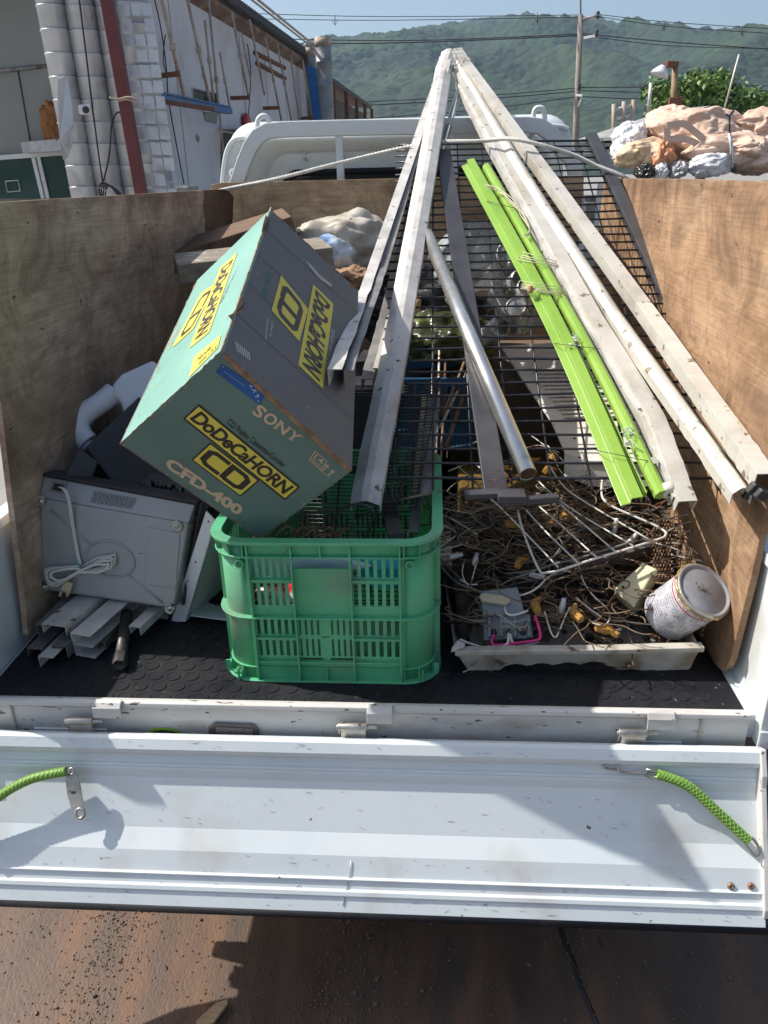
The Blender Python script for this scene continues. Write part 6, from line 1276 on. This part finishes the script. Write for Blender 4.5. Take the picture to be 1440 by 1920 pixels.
# scaffold poles
Gs = 'rusty scaffold poles standing against the warehouse'
poles = [((300, -12), (347, 190), .028, 'nearest the tall silver ducts'), ((350, -8), (395, 196), .026, 'second from the ducts'), ((384, 38), (401, 190), .022, 'thin dark one, third from the ducts'), ((391, 0), (420, 300), .024, 'reaching down to the awning above the cab'), ((412, 97), (432, 208), .018, 'short one ending at the blue truss'), ((434, 22), (467, 186), .024, 'just right of the end of the blue truss'), ((468, 37), (496, 178), .022, 'left leg of the rusty ladder frame'), ((452, 60), (470, 150), .014, 'thin one behind the ladder frame'), ((497, 70), (528, 228), .022, 'middle leg of the rusty ladder frame'), ((520, 84), (547, 229), .022, 'right leg of the rusty ladder frame'), ((545, 104), (561, 226), .022, 'second from the blue sheet'), ((567, 112), (586, 228), .024, 'against the blue hanging sheet')]
for (a, b_2, r, wh) in poles:
    mb = MB(); mb.tube([wl(*a, .45), wl(*b_2, .45)], r, 8); mb.tube([wl((a[0]+b_2[0])/2, (a[1]+b_2[1])/2, .45)+V((0, 0, -.04)), wl((a[0]+b_2[0])/2, (a[1]+b_2[1])/2, .45)+V((0, 0, .05))], r*1.7, 8); mb.build('scaffold_pole', rustp, label='rusty scaffold pole '+wh, cat='scaffold pole', group=Gs)
mb = MB(); mb.tube([along(t0+.3, ez+.55, .45), along(tfar+.5, ez+.5, .45)], .028, 8); mb.tube([along(t0+.3, ez+.42, .5), along(tfar+.3, ez+.38, .5)], .02, 8); mb.build('handrail', rustp, label='long rusty pipe rail running along above the warehouse roof edge', cat='rail')
for a, b_2, wh in (((478, 99), (533, 127), 'upper'), ((482, 119), (534, 147), 'lower')): mb = MB(); mb.tube([wl(*a, .42), wl(*b_2, .42)], .05, 8); mb.build('scaffold_crossbar', rustd, label=wh+' rusty crossbar of the ladder frame on the warehouse', cat='crossbar', group='crossbars of the scaffold')
for i, (a, b_2, wh) in enumerate((((294, 143), (337, 138), 'nearest the silver ducts'), ((432, 184), (468, 183), 'right of the blue truss'), ((493, 203), (524, 202), 'below the ladder frame'), ((565, 222), (586, 220), 'at the blue sheet'))):
    mb = MB(); mb.beam(wl(*a, .1), wl(*b_2, .48), .05, .07); mb.build('wall_bracket', rustd, label='small rusty wall bracket '+wh, cat='bracket', group='rusty wall brackets')
TRS = thing('truss', wl(300, 185, .5), 'rusty blue lattice truss hanging from the scaffold poles on the warehouse', 'truss')
blu = mat('blue_paint_rust', [(.05, .12, .25), (.08, .18, .35)], rough=.7, scale=2, dirt=(.14, .06, .035), dirt_scale=1.5, dirt_amt=.52)
a, b_2 = wl(299, 173, .5), wl(431, 201, .5); mb = MB(); mb.beam(a, b_2, .05, .03); mb.build('top_chord', blu, TRS); mb = MB(); mb.beam(wl(299, 185, .5), wl(431, 209, .5), .10, .09); mb.build('bottom_chord', blu, TRS)
mb = MB(); mb.beam(wl(301, 190, .52), wl(400, 205, .52), .06, .06); mb.build('rusty_flange', rustd, TRS)
mb = MB()
for i in range(26): t = i/26; p = a+(b_2-a)*t; q_ = wl(299, 185, .5)+(wl(431, 209, .5)-wl(299, 185, .5))*(t+.02); mb.tube([p, q_], .012, 5)
mb.build('lattice', rustd, TRS)
cbl = mat('black_cable', [(.015, .015, .016), (.03, .03, .03)], rough=.6)
for i, (pts, r, wh) in enumerate((([(289, -5), (303, 60), (312, 130), (318, 200), (345, 345)], .012, 'hanging down the warehouse wall beside the ducts'), ([(310, 65), (306, 110), (312, 138)], .01, 'short and kinked by the first wall bracket'), ([(464, 82), (470, 140), (465, 230)], .012, 'on the warehouse wall behind the ladder frame'))):
    mb = MB(); mb.tube(smooth_path([wl(x, y, .06) for x, y in pts], 5), r, 6); mb.build('wall_cable', cbl, label='dark cable '+wh, cat='cable')
# blue sheet, tall stacks, far shed
mb = MB(); P_ = [at(574, 122, y=20), at(589, 128, y=20), at(600, 232, y=20), at(588, 232, y=20)]; mb.prism(P_, WN*.05); mb.build('blue_sheet', mat('tarp_blue', [(.01, .08, .25), (.02, .13, .36)], rough=.6, scale=4), label='blue sheet hanging at the far corner of the warehouse', cat='tarpaulin')
stackm = mat('duct_grey', [(.20, .205, .21), (.30, .305, .31)], rough=.55, scale=1.5, detail=8, metal=.2, dirt=(.25, .2, .16), dirt_scale=2)
def stack(x, ytop, w_px, Y, label):
    c = at(x, ytop, y=Y); r = w_px/2/FPX*(c-CAM).dot(fw); t = thing('chimney_stack', (c.x, c.y, 0), label, 'chimney', 'grey stacks behind the warehouse')
    mb = MB(); pr_ = []; z = 0
    while z < c.z: pr_ += [(r, z), (r, z+.50), (r*1.04, z+.51), (r*1.04, z+.54), (r, z+.55)]; z += .55
    mb.lathe(pr_, (c.x, c.y, 0), (0, 0, 1), 20); mb.build('shaft', stackm, t)
    mb = MB(); mb.lathe([(r*1.05, c.z), (r*1.05, c.z+.2), (r*.9, c.z+.2), (r*.9, c.z+.0)], (c.x, c.y, 0), (0, 0, 1), 20); mb.build('collar', rustp, t)
stack(606, 88, 30, 22, 'tall grey ringed stack behind the far corner of the warehouse'); stack(581, 106, 20, 23, 'shorter grey stack left of the tall ringed one')
SHD = thing('open_shed', at(660, 215, y=30), 'open dark steel shed with a sloping roof beyond the stacks', 'shed')
A1, A2 = at(624, 154, y=24), at(697, 204, y=37); 
mb = MB(); mb.prism([A1, A2, A2+V((-3.5, 0, .5)), A1+V((-3.5, 0, .5))], (0, 0, .12)); mb.build('roof', mat('shed_roof', [(.06, .045, .04), (.12, .09, .08)], rough=.9), SHD)
mb = MB(); mb.prism([A1+V((-.3, 0, -.25)), A2+V((-.3, 0, -.2)), A2+V((-.3, 0, -1.0)), A1+V((-.3, 0, -2.4))], (-.1, 0, 0)); mb.build('side_cladding', mat('shed_side', [(.07, .06, .055), (.16, .12, .1)], rough=.9), SHD)
for i in range(5): p = A1+(A2-A1)*(i/4); mb = MB(); mb.beam((p.x, p.y, 0), p, .12, .12); mb.build('post', rustd, SHD)
# left grey wall with windows
PA = Plane(at(60, 200, y=12.6), None, n=V((.05, -1, 0))); LBG = thing('workshop', at(60, 350, y=12.6), 'olive-grey workshop wall with a white framed window at the far left', 'building')
olive = mat('olive_panel', [(.21, .215, .19), (.27, .27, .245), (.3, .3, .28)], rough=.8, scale=.5, detail=9, dirt=(.13, .13, .1), dirt_scale=.9, dirt_amt=.58)
c = PA.at(60, 340); mb = MB(); mb.bb((-9, c.y, 0), (-4.55, c.y+.3, 7)); mb.build('wall', olive, LBG)
mb = MB(); mb.tube([PA.at(-20, 135, .03), PA.at(105, 122, .03)], .03, 6); mb.build('rail', alu_dark, LBG)
mb = MB(); mb.tube([PA.at(34, 133, .01), PA.at(60, 285, .01)], .012, 5); mb.build('joint', dark, LBG)
wn = MB(); wn.prism([PA.at(x, y, .04) for x, y in ((-30, 303), (130, 290), (150, 372), (-30, 372))], PA.n*.02); wo = wn.build('window', mat('green_glass', [(.015, .05, .045), (.03, .075, .065)], rough=.1, scale=1), LBG)
mb = MB(); mb.beam(PA.at(-30, 298, .08), PA.at(128, 286, .08), .08, .07); mb.beam(PA.at(64, 296, .08), PA.at(82, 372, .08), .09, .06); mb.beam(PA.at(72, 294, .09), PA.at(90, 372, .09), .03, .06); mb.build('window_frame', whitep, wo)
mb = MB(); mb.tube([PA.at(x, y, .08) for x, y in ((10, 340), (34, 338), (38, 358), (14, 360))], .01, 5, closed_path=True); mb.build('outline_sign', whitep, wo)
mb = MB(); mb.prism([PA.at(x, y, .12) for x, y in ((50, 268), (125, 261), (127, 284), (55, 288))], PA.n*.25); tag1(mb, 'wall_unit', mat('peeling_white', [(.4, .4, .4), (.62, .62, .6)], rough=.7, scale=12, detail=9), 'peeling white box mounted above the workshop window', 'box', bevel=.01)
blob(PA.at(100, 232, .25), (.19, .1, .32), 41, 'brown_rag', mat('brown_oily_rag', [(.12, .045, .012), (.35, .13, .02)], rough=.7, scale=8), amp=.3, label='orange-brown oily bundle hanging on the olive workshop wall', cat='rag')
# ducts
ductm = mat('galvanised_duct', [(.42, .44, .48), (.56, .58, .62), (.64, .66, .69)], rough=.38, metal=.5, scale=1.8, detail=8, dirt=(.36, .36, .38), dirt_scale=3, dirt_amt=.56, bump=.1)
def duct(top, bot, r_px, Y, label, seam=.21, name='duct'):
    Y = Y-.6
    a = at(*top, y=Y); b = at(*bot, y=Y); r = (r_px-2)/FPX*((a+b)/2-CAM).dot(fw); ax = (a-b).normalized(); b = b-ax*1.5; a = a+ax*1.2; L = (a-b).length; pr_ = []; z = 0; k = 0
    while z < L: pr_ += [(r, z), (r, z+seam-.03), (r*1.04, z+seam-.022), (r*1.04, z+seam-.014), (r*.93, z+seam-.012), (r*.93, z+seam-.002)]; z += seam
    mb = MB(); mb.lathe(pr_, b, ax, 28); return mb.build(name, ductm, label=label, cat='duct', group='galvanised spiral ducts at the workshop corner')
duct((93, 0), (158, 365), 27, 10.9, 'dented silver duct furthest left with a torn flap halfway up', .27)
duct((148, 0), (208, 365), 28, 11.0, 'silver duct second from left with a small camera on it', .27)
duct((203, 0), (258, 365), 27, 11.1, 'silver duct behind the dark red post', .27)
duct((244, 0), (296, 365), 34, 11.2, 'widest silver duct right of the red post, patched like brickwork', .24)
mb = MB(); rs = random.Random(10)
DP = Plane(at(260, 180, y=10.14), None, n=V((.1, -1, 0)))
for j in range(13):
    y_ = 5+j*29; x_ = 222+(y_)*.143
    for k in range(3):
        if rs.random() < .8: q = [(x_+k*21+rs.uniform(-2, 2), y_), (x_+k*21+19, y_+2), (x_+k*21+22, y_+25), (x_+k*21+3+rs.uniform(-2, 2), y_+24)]; mb.prism([DP.at(a, b) for a, b in q], DP.n*.002)
mb.build('patch_plates', ductm, bpy.data.objects['duct.003'] if 'duct.003' in bpy.data.objects else None, bevel=.003)
mb = MB(); fl = [(108, 150), (125, 142), (132, 175), (138, 232), (136, 262), (128, 296), (118, 300), (112, 262), (106, 200)]
mb.prism([at(x, y, y=9.95+(.12 if x > 120 else 0)) for x, y in fl], (0, .01, 0)); mb.build('torn_flap', ductm, bpy.data.objects['duct'], solid=0)
RPm = mat('dark_red_paint', [(.10, .015, .015), (.16, .028, .026)], rough=.5, scale=4, spots=(.04, .02, .02), spot_scale=18, spot_amt=.68)
a = at(201, 0, y=9.9); b = at(266, 368, y=9.9); d = (a-b).normalized(); mb = MB(); mb.beam(b-d*1.4, a+d*1.0, .15, .12, (0, 1, 0)); tag1(mb, 'steel_post', RPm, 'dark red steel post standing in front of the silver ducts', 'post', bevel=.006)
mb = MB(); mb.tube(smooth_path([at(x, y, y=10.05) for x, y in ((148, -5), (160, 90), (172, 190), (185, 290), (193, 345))], 5), .012, 6); mb.tube(smooth_path([at(x, y, y=10.05) for x, y in ((193, 345), (205, 290), (210, 230), (222, 210), (230, 222))], 5), .012, 6)
for k in range(4): mb.tube(smooth_path([at(x+k*4, y+k*2, y=10.0) for x, y in ((185, 350), (193, 342), (205, 348), (215, 358), (222, 372), (200, 372), (187, 364), (186, 352))], 4), .012, 6)
tag1(mb, 'black_cable', cbl, 'black cable hanging down the second duct and coiled at its foot', 'cable')
mb = MB(); mb.bb(at(163, 206, y=10.1)-V((.09, .08, .06)), at(163, 206, y=10.1)+V((.09, .0, .06))); cm = tag1(mb, 'camera_unit', whitep, 'small white security camera strapped to the second duct', 'security camera', bevel=.02)
mb = MB(); mb.lathe([(.045, 0), (.045, .01), (0, .012)], at(161, 206, y=10.01), (0, -1, 0), 16); mb.build('camera_lens', dark, cm)
mb = MB(); mb.tube(smooth_path([at(x, y, y=9.78) for x, y in ((205, 183), (222, 186), (240, 182), (258, 186), (255, 192), (238, 186), (222, 190))], 4), .012, 6); tag1(mb, 'rag_tie', rustp, 'twisted wire tie round the red post and ducts', 'wire tie')
# clutter at the wall foot
mb = MB(); mb.bb(at(330, 362, y=9), at(372, 348, y=9.4)); tag1(mb, 'storage_bin', alu_dark, 'grey bin at the foot of the warehouse wall beside the left board', 'bin', bevel=.02)
# ============================================================ poles, wires, lamp, tree
conc = mat('pole_concrete', [(.18, .15, .13), (.27, .23, .2)], rough=.85, scale=2)
UP = thing('utility_pole', (at(1078, 265, y=42).x, 42, 0), 'tall brown utility pole rising behind the truck against the mountain', 'utility pole')
a = at(1089, 28, y=42); b = at(1079, 265, y=42); d = (a-b).normalized(); mb = MB(); mb.tube([b-d*4, b, a], .14, 12, rs=[.17, .16, .12]); mb.build('pole_shaft', conc, UP)
mb = MB(); mb.tube([a, at(1088, -40, y=42)], .04, 8); mb.build('pole_extension', alu_dark, UP)
mb = MB(); mb.tube([at(1090, 36, y=42), at(1121, 28, y=41)], .04, 6); mb.tube([at(1092, 42, y=42), at(1108, 32, y=41.5)], .03, 6); mb.build('cross_arm', alu_dark, UP)
mb = MB(); mb.beam(at(1095, 71, y=41.8), at(1120, 66, y=41.5), .10, .10); mb.build('fixing', whitep, UP); mb = MB(); mb.beam(at(1080, 178, y=41.8), at(1092, 179, y=41.6), .06, .1); mb.tube([at(1084, 200, y=41.8), at(1091, 182, y=41.7)], .03, 6); mb.build('fixing', whitep, UP)
for (x, y) in ((1121, 28), (1086, 163), (1119, 62)): mb = MB(); mb.lathe([(.05, -.15), (.1, -.08), (.05, 0), (.1, .08), (.05, .15)], at(x, y, y=41.2), (0, 0, 1), 10); mb.build('insulator', dark, UP)
wires = [([(380, 22), (700, 31), (1087, 28)], 'topmost overhead wire left of the pole'), ([(380, 33), (700, 38), (1087, 32)], 'overhead wire just under the topmost one'), ([(1121, 27), (1260, 42), (1500, 57)], 'topmost overhead wire right of the pole'), ([(1121, 31), (1260, 50), (1500, 66)], 'second overhead wire right of the pole'),
 ([(400, 70), (760, 76), (1086, 64)], 'thick overhead wire crossing the mountain left of the pole'), ([(470, 82), (760, 80), (1086, 67)], 'thin twin below the thick wire left of the pole'), ([(1092, 63), (1260, 79), (1500, 96)], 'thick wire sloping down to the right of the pole'), ([(1092, 66), (1260, 86), (1500, 92)], 'thin twin wire sloping down to the right'),
 ([(640, 193), (900, 180), (1084, 165)], 'low wire left of the pole above the cab'), ([(640, 200), (900, 186), (1084, 171)], 'low twin wire left of the pole above the cab'), ([(640, 226), (900, 205), (1084, 181)], 'lowest wire left of the pole'), ([(1086, 164), (1250, 163), (1500, 160)], 'low wire right of the pole behind the tree'), ([(1086, 170), (1250, 173), (1500, 168)], 'low twin wire right of the pole behind the tree'), ([(1086, 181), (1180, 185), (1300, 186)], 'lowest wire right of the pole')]
for pts, lb_ in wires:
    mb = MB(); mb.tube(smooth_path([at(x, y, y=42) for x, y in pts], 8), .022 if 'thick' in lb_ or 'low' in lb_ else .016, 5); mb.build('overhead_wire', cbl, label=lb_, cat='wire', group='overhead wires')
for i, (x, y) in enumerate(((628, 34), (1008, 30), (1245, 44), (1392, 54))): mb = MB(); mb.tube([at(x, y-6, y=41.9), at(x, y+12, y=41.9)], .02, 5); mb.tube([at(x-6, y+2, y=41.9), at(x, y+14, y=41.9), at(x+6, y+2, y=41.9)], .015, 5); mb.build('wire_spacer', cbl, label='small spacer hanging on the top wires, number from left: '+('leftmost', 'above the mountain peak', 'just right of the pole', 'far right')[i] if False else 'small spacer hanging on the top wires, '+('leftmost of four', 'above the mountain peak', 'nearest right of the pole', 'furthest right')[i], cat='wire spacer', group='spacers on the overhead wires')
LM = thing('street_lamp', (at(1265, 200, y=15).x, 15, 0), 'rusty post lamp with a white ribbed conical shade beside the tree', 'street lamp')
mb = MB(); mb.tube([V((at(1262, 190, y=15).x, 15, 0)), at(1263, 190, y=15), at(1266, 122, y=15)], .055, 10); mb.build('lamp_post', mat('rusty_post', [(.22, .14, .08), (.34, .25, .15)], rough=.8, scale=6), LM)
mb = MB(); mb.beam(at(1269, 121, y=15), at(1248, 121, y=14.8), .10, .10); mb.bb(at(1262, 192, y=14.9)-V((.08, .05, .05)), at(1275, 188, y=14.9)+V((.04, .05, .05))); mb.build('lamp_arm', rustd, LM, bevel=.01)
c = at(1245, 127, y=14.7); mb = MB(); pr_ = [(.04, .04), (.06, .02), (.10, -.02), (.14, -.07), (.165, -.12), (.155, -.12), (.10, -.04), (.04, .0)]; mb.lathe(pr_, c+V((-.03, 0, 0)), (.35, 0, 1), 28); mb.build('lamp_shade', whitep, LM)
# tree
TX = at(1330, 190, y=19); TE = thing('tree', (TX.x, 19, 0), 'small leafy green tree behind the heap of bags', 'tree')
bark = mat('bark', [(.05, .035, .025), (.12, .09, .07)], rough=.95, scale=12, bump=.5)
leafm = mat('leaves', [(.045, .10, .014), (.09, .17, .025), (.16, .24, .045)], rough=.55, scale=1.4, detail=6, dirt=(.22, .2, .05), dirt_scale=2.2, dirt_amt=.64)
mb = MB(); mb.tube([V((TX.x, 19, 0)), V((TX.x+.05, 19, 1.2)), V((TX.x-.05, 19.1, 2.0))], .12, 10, rs=[.15, .12, .09])
cl = [(1232, 168, .30), (1238, 196, .26), (1262, 172, .30), (1290, 160, .34), (1325, 158, .36), (1350, 165, .34), (1375, 178, .34), (1405, 190, .30), (1425, 188, .24), (1345, 195, .34), (1300, 190, .32), (1385, 205, .30), (1270, 195, .28), (1230, 210, .2), (1352, 150, .22), (1300, 148, .2), (1330, 210, .3)]
for (x, y, r) in cl:
    p = at(x, y, y=19); mb.tube(smooth_path([V((TX.x-.05, 19.1, 1.9)), (V((TX.x-.05, 19.1, 2.0))+p)/2+V((0, 0, -.1)), p], 4), .03, 6, rs=list(np.linspace(.05, .012, 9)))
mb.build('trunk', bark, TE)
rs = random.Random(99); mb = MB()
for (x, y, r) in cl:
    c = at(x, y, y=19)
    for s_ in range(int(260*r/.3)):
        d = V((rs.gauss(0, 1), rs.gauss(0, 1), rs.gauss(0, .8))).normalized()*(r*rs.random()**.4*rs.uniform(.75, 1.5)); p = c+V((d.x, d.y*1.6, d.z*.85)); n_ = (d.normalized()+V((rs.gauss(0, .6), rs.gauss(0, .6), rs.gauss(.3, .5)))).normalized(); a = n_.orthogonal().normalized(); a = (Matrix.Rotation(rs.random()*6.28, 3, n_)@a); b = n_.cross(a); L = rs.uniform(.05, .10); w_ = L*.42
        mb.add([p-a*L, p-a*L*.1+b*w_, p+a*L, p-a*L*.1-b*w_], [(0, 1, 2, 3)])
mb.build('crown', leafm, TE, recalc=False)
# ============================================================ heap of bags on the right
bx = V((2.3, 4.5, 0)); SK = thing('skip_container', (2.6, 4.6, 0), 'grey steel skip behind the right board carrying the bag heap', 'container')
mb = MB(); mb.bb((1.05, 3.75, .25), (4.6, 3.82, 1.42)); mb.bb((1.05, 5.6, .25), (4.6, 5.67, 1.42)); mb.bb((1.05, 3.82, .25), (1.12, 5.6, 1.42)); mb.bb((4.53, 3.82, .25), (4.6, 5.6, 1.42)); mb.bb((1.05, 3.82, .25), (4.6, 5.6, .32)); mb.build('skip_walls', alu_dark, SK, bevel=.005)
mb = MB(); mb.bb((1.02, 3.70, 1.36), (4.63, 3.749, 1.43)); mb.bb((1.2, 3.70, .0), (1.4, 5.6, .25)); mb.bb((4.2, 3.70, .0), (4.4, 5.6, .25)); mb.build('skip_rails', alu_dark, SK)
mb = MB(); vs, fs = crumple((2.8, 4.7, 1.1), (1.6, .8, .42), 3, amp=.1); mb.add(vs, fs, True); tag1(mb, 'rubble', mat('rubble', [(.08, .07, .06), (.22, .2, .18)], rough=.95, scale=9, bump=1), 'grey rubble filling the skip under the bags', 'rubble', kind='stuff')
peach = mat('peach_woven_bag', [(.50, .34, .25), (.60, .43, .33), (.66, .50, .40)], rough=.62, scale=3, detail=8, dirt=(.34, .2, .13), dirt_scale=5, dirt_amt=.58, bump=.5, bscale=10, dist=.01)
wbag = mat('white_film_bag', [(.55, .55, .58), (.68, .68, .7)], rough=.35, scale=4, bump=.5, bscale=14, dist=.01)
bbag = mat('black_film_bag', [(.012, .012, .013), (.02, .02, .02)], rough=.22, scale=4, bump=.5, bscale=14, dist=.01)
orb = mat('orange_bag', [(.5, .2, .09), (.6, .28, .14)], rough=.5, scale=5, bump=.3)
Gb = 'bags heaped on the skip'
def bag(px_, py_, Y, rad_, seed, m, lb_, nm='woven_bag', **k): return blob(at(px_, py_, y=Y), rad_, seed, nm, m, label=lb_, cat='bag', group=Gb, **dict(dict(amp=.19, sub=6), **k))
bag(1305, 250, 4.1, (.26, .22, .15), 51, peach, 'largest crumpled peach woven bag in the middle of the heap, directly under the tree', freq=1.7)
bag(1352, 282, 3.95, (.24, .2, .11), 62, peach, 'peach woven bag lying lower, in front of the largest one', freq=1.8)
bag(1425, 245, 4.15, (.2, .2, .12), 53, peach, 'peach woven bag cut by the right edge of the photo, upper one', freq=1.8)
bag(1412, 292, 3.9, (.16, .16, .10), 54, peach, 'brownish peach woven bag at the right edge, lower one', freq=2)
bag(1250, 240, 4.25, (.14, .18, .13), 55, peach, 'peach woven bag slumped left of the largest one', freq=2)
bag(1212, 290, 3.95, (.16, .16, .085), 56, mat('tan_bag', [(.55, .40, .25), (.62, .46, .3)], rough=.6, bump=.2), 'smooth tan bag at the lower left end of the heap', freq=1.4)
bag(1240, 296, 3.85, (.07, .1, .08), 57, orb, 'small orange bag squeezed between the tan and peach bags', 'plastic_bag')
bag(1182, 258, 4.2, (.10, .14, .09), 58, wbag, 'white plastic bag at the top left of the heap', 'plastic_bag')
bag(1165, 282, 4.1, (.06, .12, .07), 68, wbag, 'small white plastic bag lowest on the left beside the mesh rail', 'plastic_bag')
bag(1208, 322, 3.78, (.055, .08, .045), 59, bbag, 'shiny black rubbish bag just above the board top', 'plastic_bag')
bag(1238, 322, 3.78, (.045, .08, .05), 60, wbag, 'small translucent white bag right of the black one', 'plastic_bag')
bag(1330, 310, 3.78, (.115, .1, .065), 61, wbag, 'wide silvery white bag lying on the board top under the peach bags', 'plastic_bag')
bag(1268, 318, 3.80, (.05, .1, .05), 63, mat('grey_film', [(.3, .3, .32), (.4, .4, .42)], rough=.3, bump=.4), 'grey translucent bag between the two white bags', 'plastic_bag')
mb = MB()
for (pts) in (((1246, 330), (1248, 300), (1252, 270), (1250, 240)), ((1250, 236), (1280, 232), (1300, 245), (1330, 270)), ((1244, 262), (1290, 262), (1330, 285))):
    mb.sweep([(-.018, -.002), (.018, -.002), (.018, .002), (-.018, .002)], smooth_path([at(x, y, y=3.82) for x, y in pts], 5), (0, -1, .1))
mb.build('bag_strap', peach, label='peach lifting straps of the woven bags trailing over the heap', cat='strap', smooth=False)
# sheets, pipes and rods on the heap
for i, (a, b_2, w_, wh) in enumerate((((1118, 262), (1292, 205), .05, 'topmost'), ((1130, 272), (1262, 225), .05, 'second'), ((1136, 284), (1240, 240), .05, 'lowest'))):
    mb = MB(); mb.beam(at(*a, y=4.6), at(*b_2, y=5.1), .35, .02); tag1(mb, 'roof_sheet', mat('grey_sheet%d' % i, [(.2, .2, .19), (.34, .34, .33)], rough=.7, scale=6), wh+' grey sheet sloping up behind the bags', 'sheet', group='sheets stacked behind the bags')
for (a, b_2, r, wh, Y) in (((1386, 102), (1355, 215), .006, 'thin pale rod leaning up out of the bags against the sky side', 4.4), ((1221, 155), (1215, 215), .03, 'short pale pipe beside the left of the tree', 14)):
    mb = MB(); mb.tube([at(*a, y=Y), at(*b_2, y=Y)], r, 8); tag1(mb, 'rod', alu, wh, 'rod')
FR = thing('pipe_frame', at(1180, 230, y=14), 'pale pipe guard frame standing behind the sheets left of the tree', 'frame'); 
mb = MB()
for a, b_2 in (((1151, 195), (1153, 250)), ((1170, 190), (1171, 245)), ((1188, 187), (1188, 235))): mb.tube([at(*a, y=14), at(*b_2, y=14)+V((0, 0, -.3))], .035, 8)
mb.build('uprights', rustp, FR)
mb = MB()
for a, b_2 in (((1151, 206), (1188, 197)), ((1152, 224), (1188, 214))): mb.tube([at(*a, y=14), at(*b_2, y=14)], .022, 8)
mb.build('rails', alu, FR)
UM = thing('folded_stand', at(1373, 315, y=3.72), 'slim dark metal stand with a silver tube standing among the bags', 'stand')
mb = MB(); mb.tube([at(1368, 250, y=3.72), at(1374, 312, y=3.7)], .008, 10); mb.build('silver_tube', MATS['chrome'], UM)
mb = MB(); mb.tube([at(1368, 216, y=3.72), at(1368, 252, y=3.72)], .005, 8); mb.tube([at(1376, 207, y=3.72), at(1368, 218, y=3.72), at(1360, 214, y=3.72)], .006, 8); mb.tube([at(1374, 310, y=3.7), at(1377, 322, y=3.7)], .013, 8); mb.build('stand_fittings', dark, UM)
# neighbouring board visible to the right of the bed / second board end
mb = MB(); mb.prism([at(1122, 345, y=2.5), at(1150, 338, y=2.5), at(1150, 500, y=2.5), at(1110, 480, y=2.5)], (0, .02, 0)); mb.build('white_banner', mat('white_red_banner', [(.7, .68, .66), (.72, .7, .68)], rough=.5, spots=(.5, .1, .08), spot_scale=7, spot_amt=.6), label='white banner with red print glimpsed through the mesh beside the cab', cat='banner')
# ============================================================ haze
hz = bpy.data.materials.new('haze'); hz.use_nodes = True; n = hz.node_tree; n.nodes.remove(n.nodes['Principled BSDF']); pv = n.nodes.new('ShaderNodeVolumePrincipled'); pv.inputs['Color'].default_value = (.52, .76, 1.0, 1); pv.inputs['Density'].default_value = .00032; pv.inputs['Anisotropy'].default_value = .2
n.links.new(pv.outputs[0], n.nodes['Material Output'].inputs['Volume'])
mb = MB(); mb.bb((-1520, -80, -1.2), (1520, 1720, 262)); hzo = mb.build('haze', hz, kind='stuff', label='pale blue summer haze veiling the mountain', cat='haze', origin=(0, 0, 0))
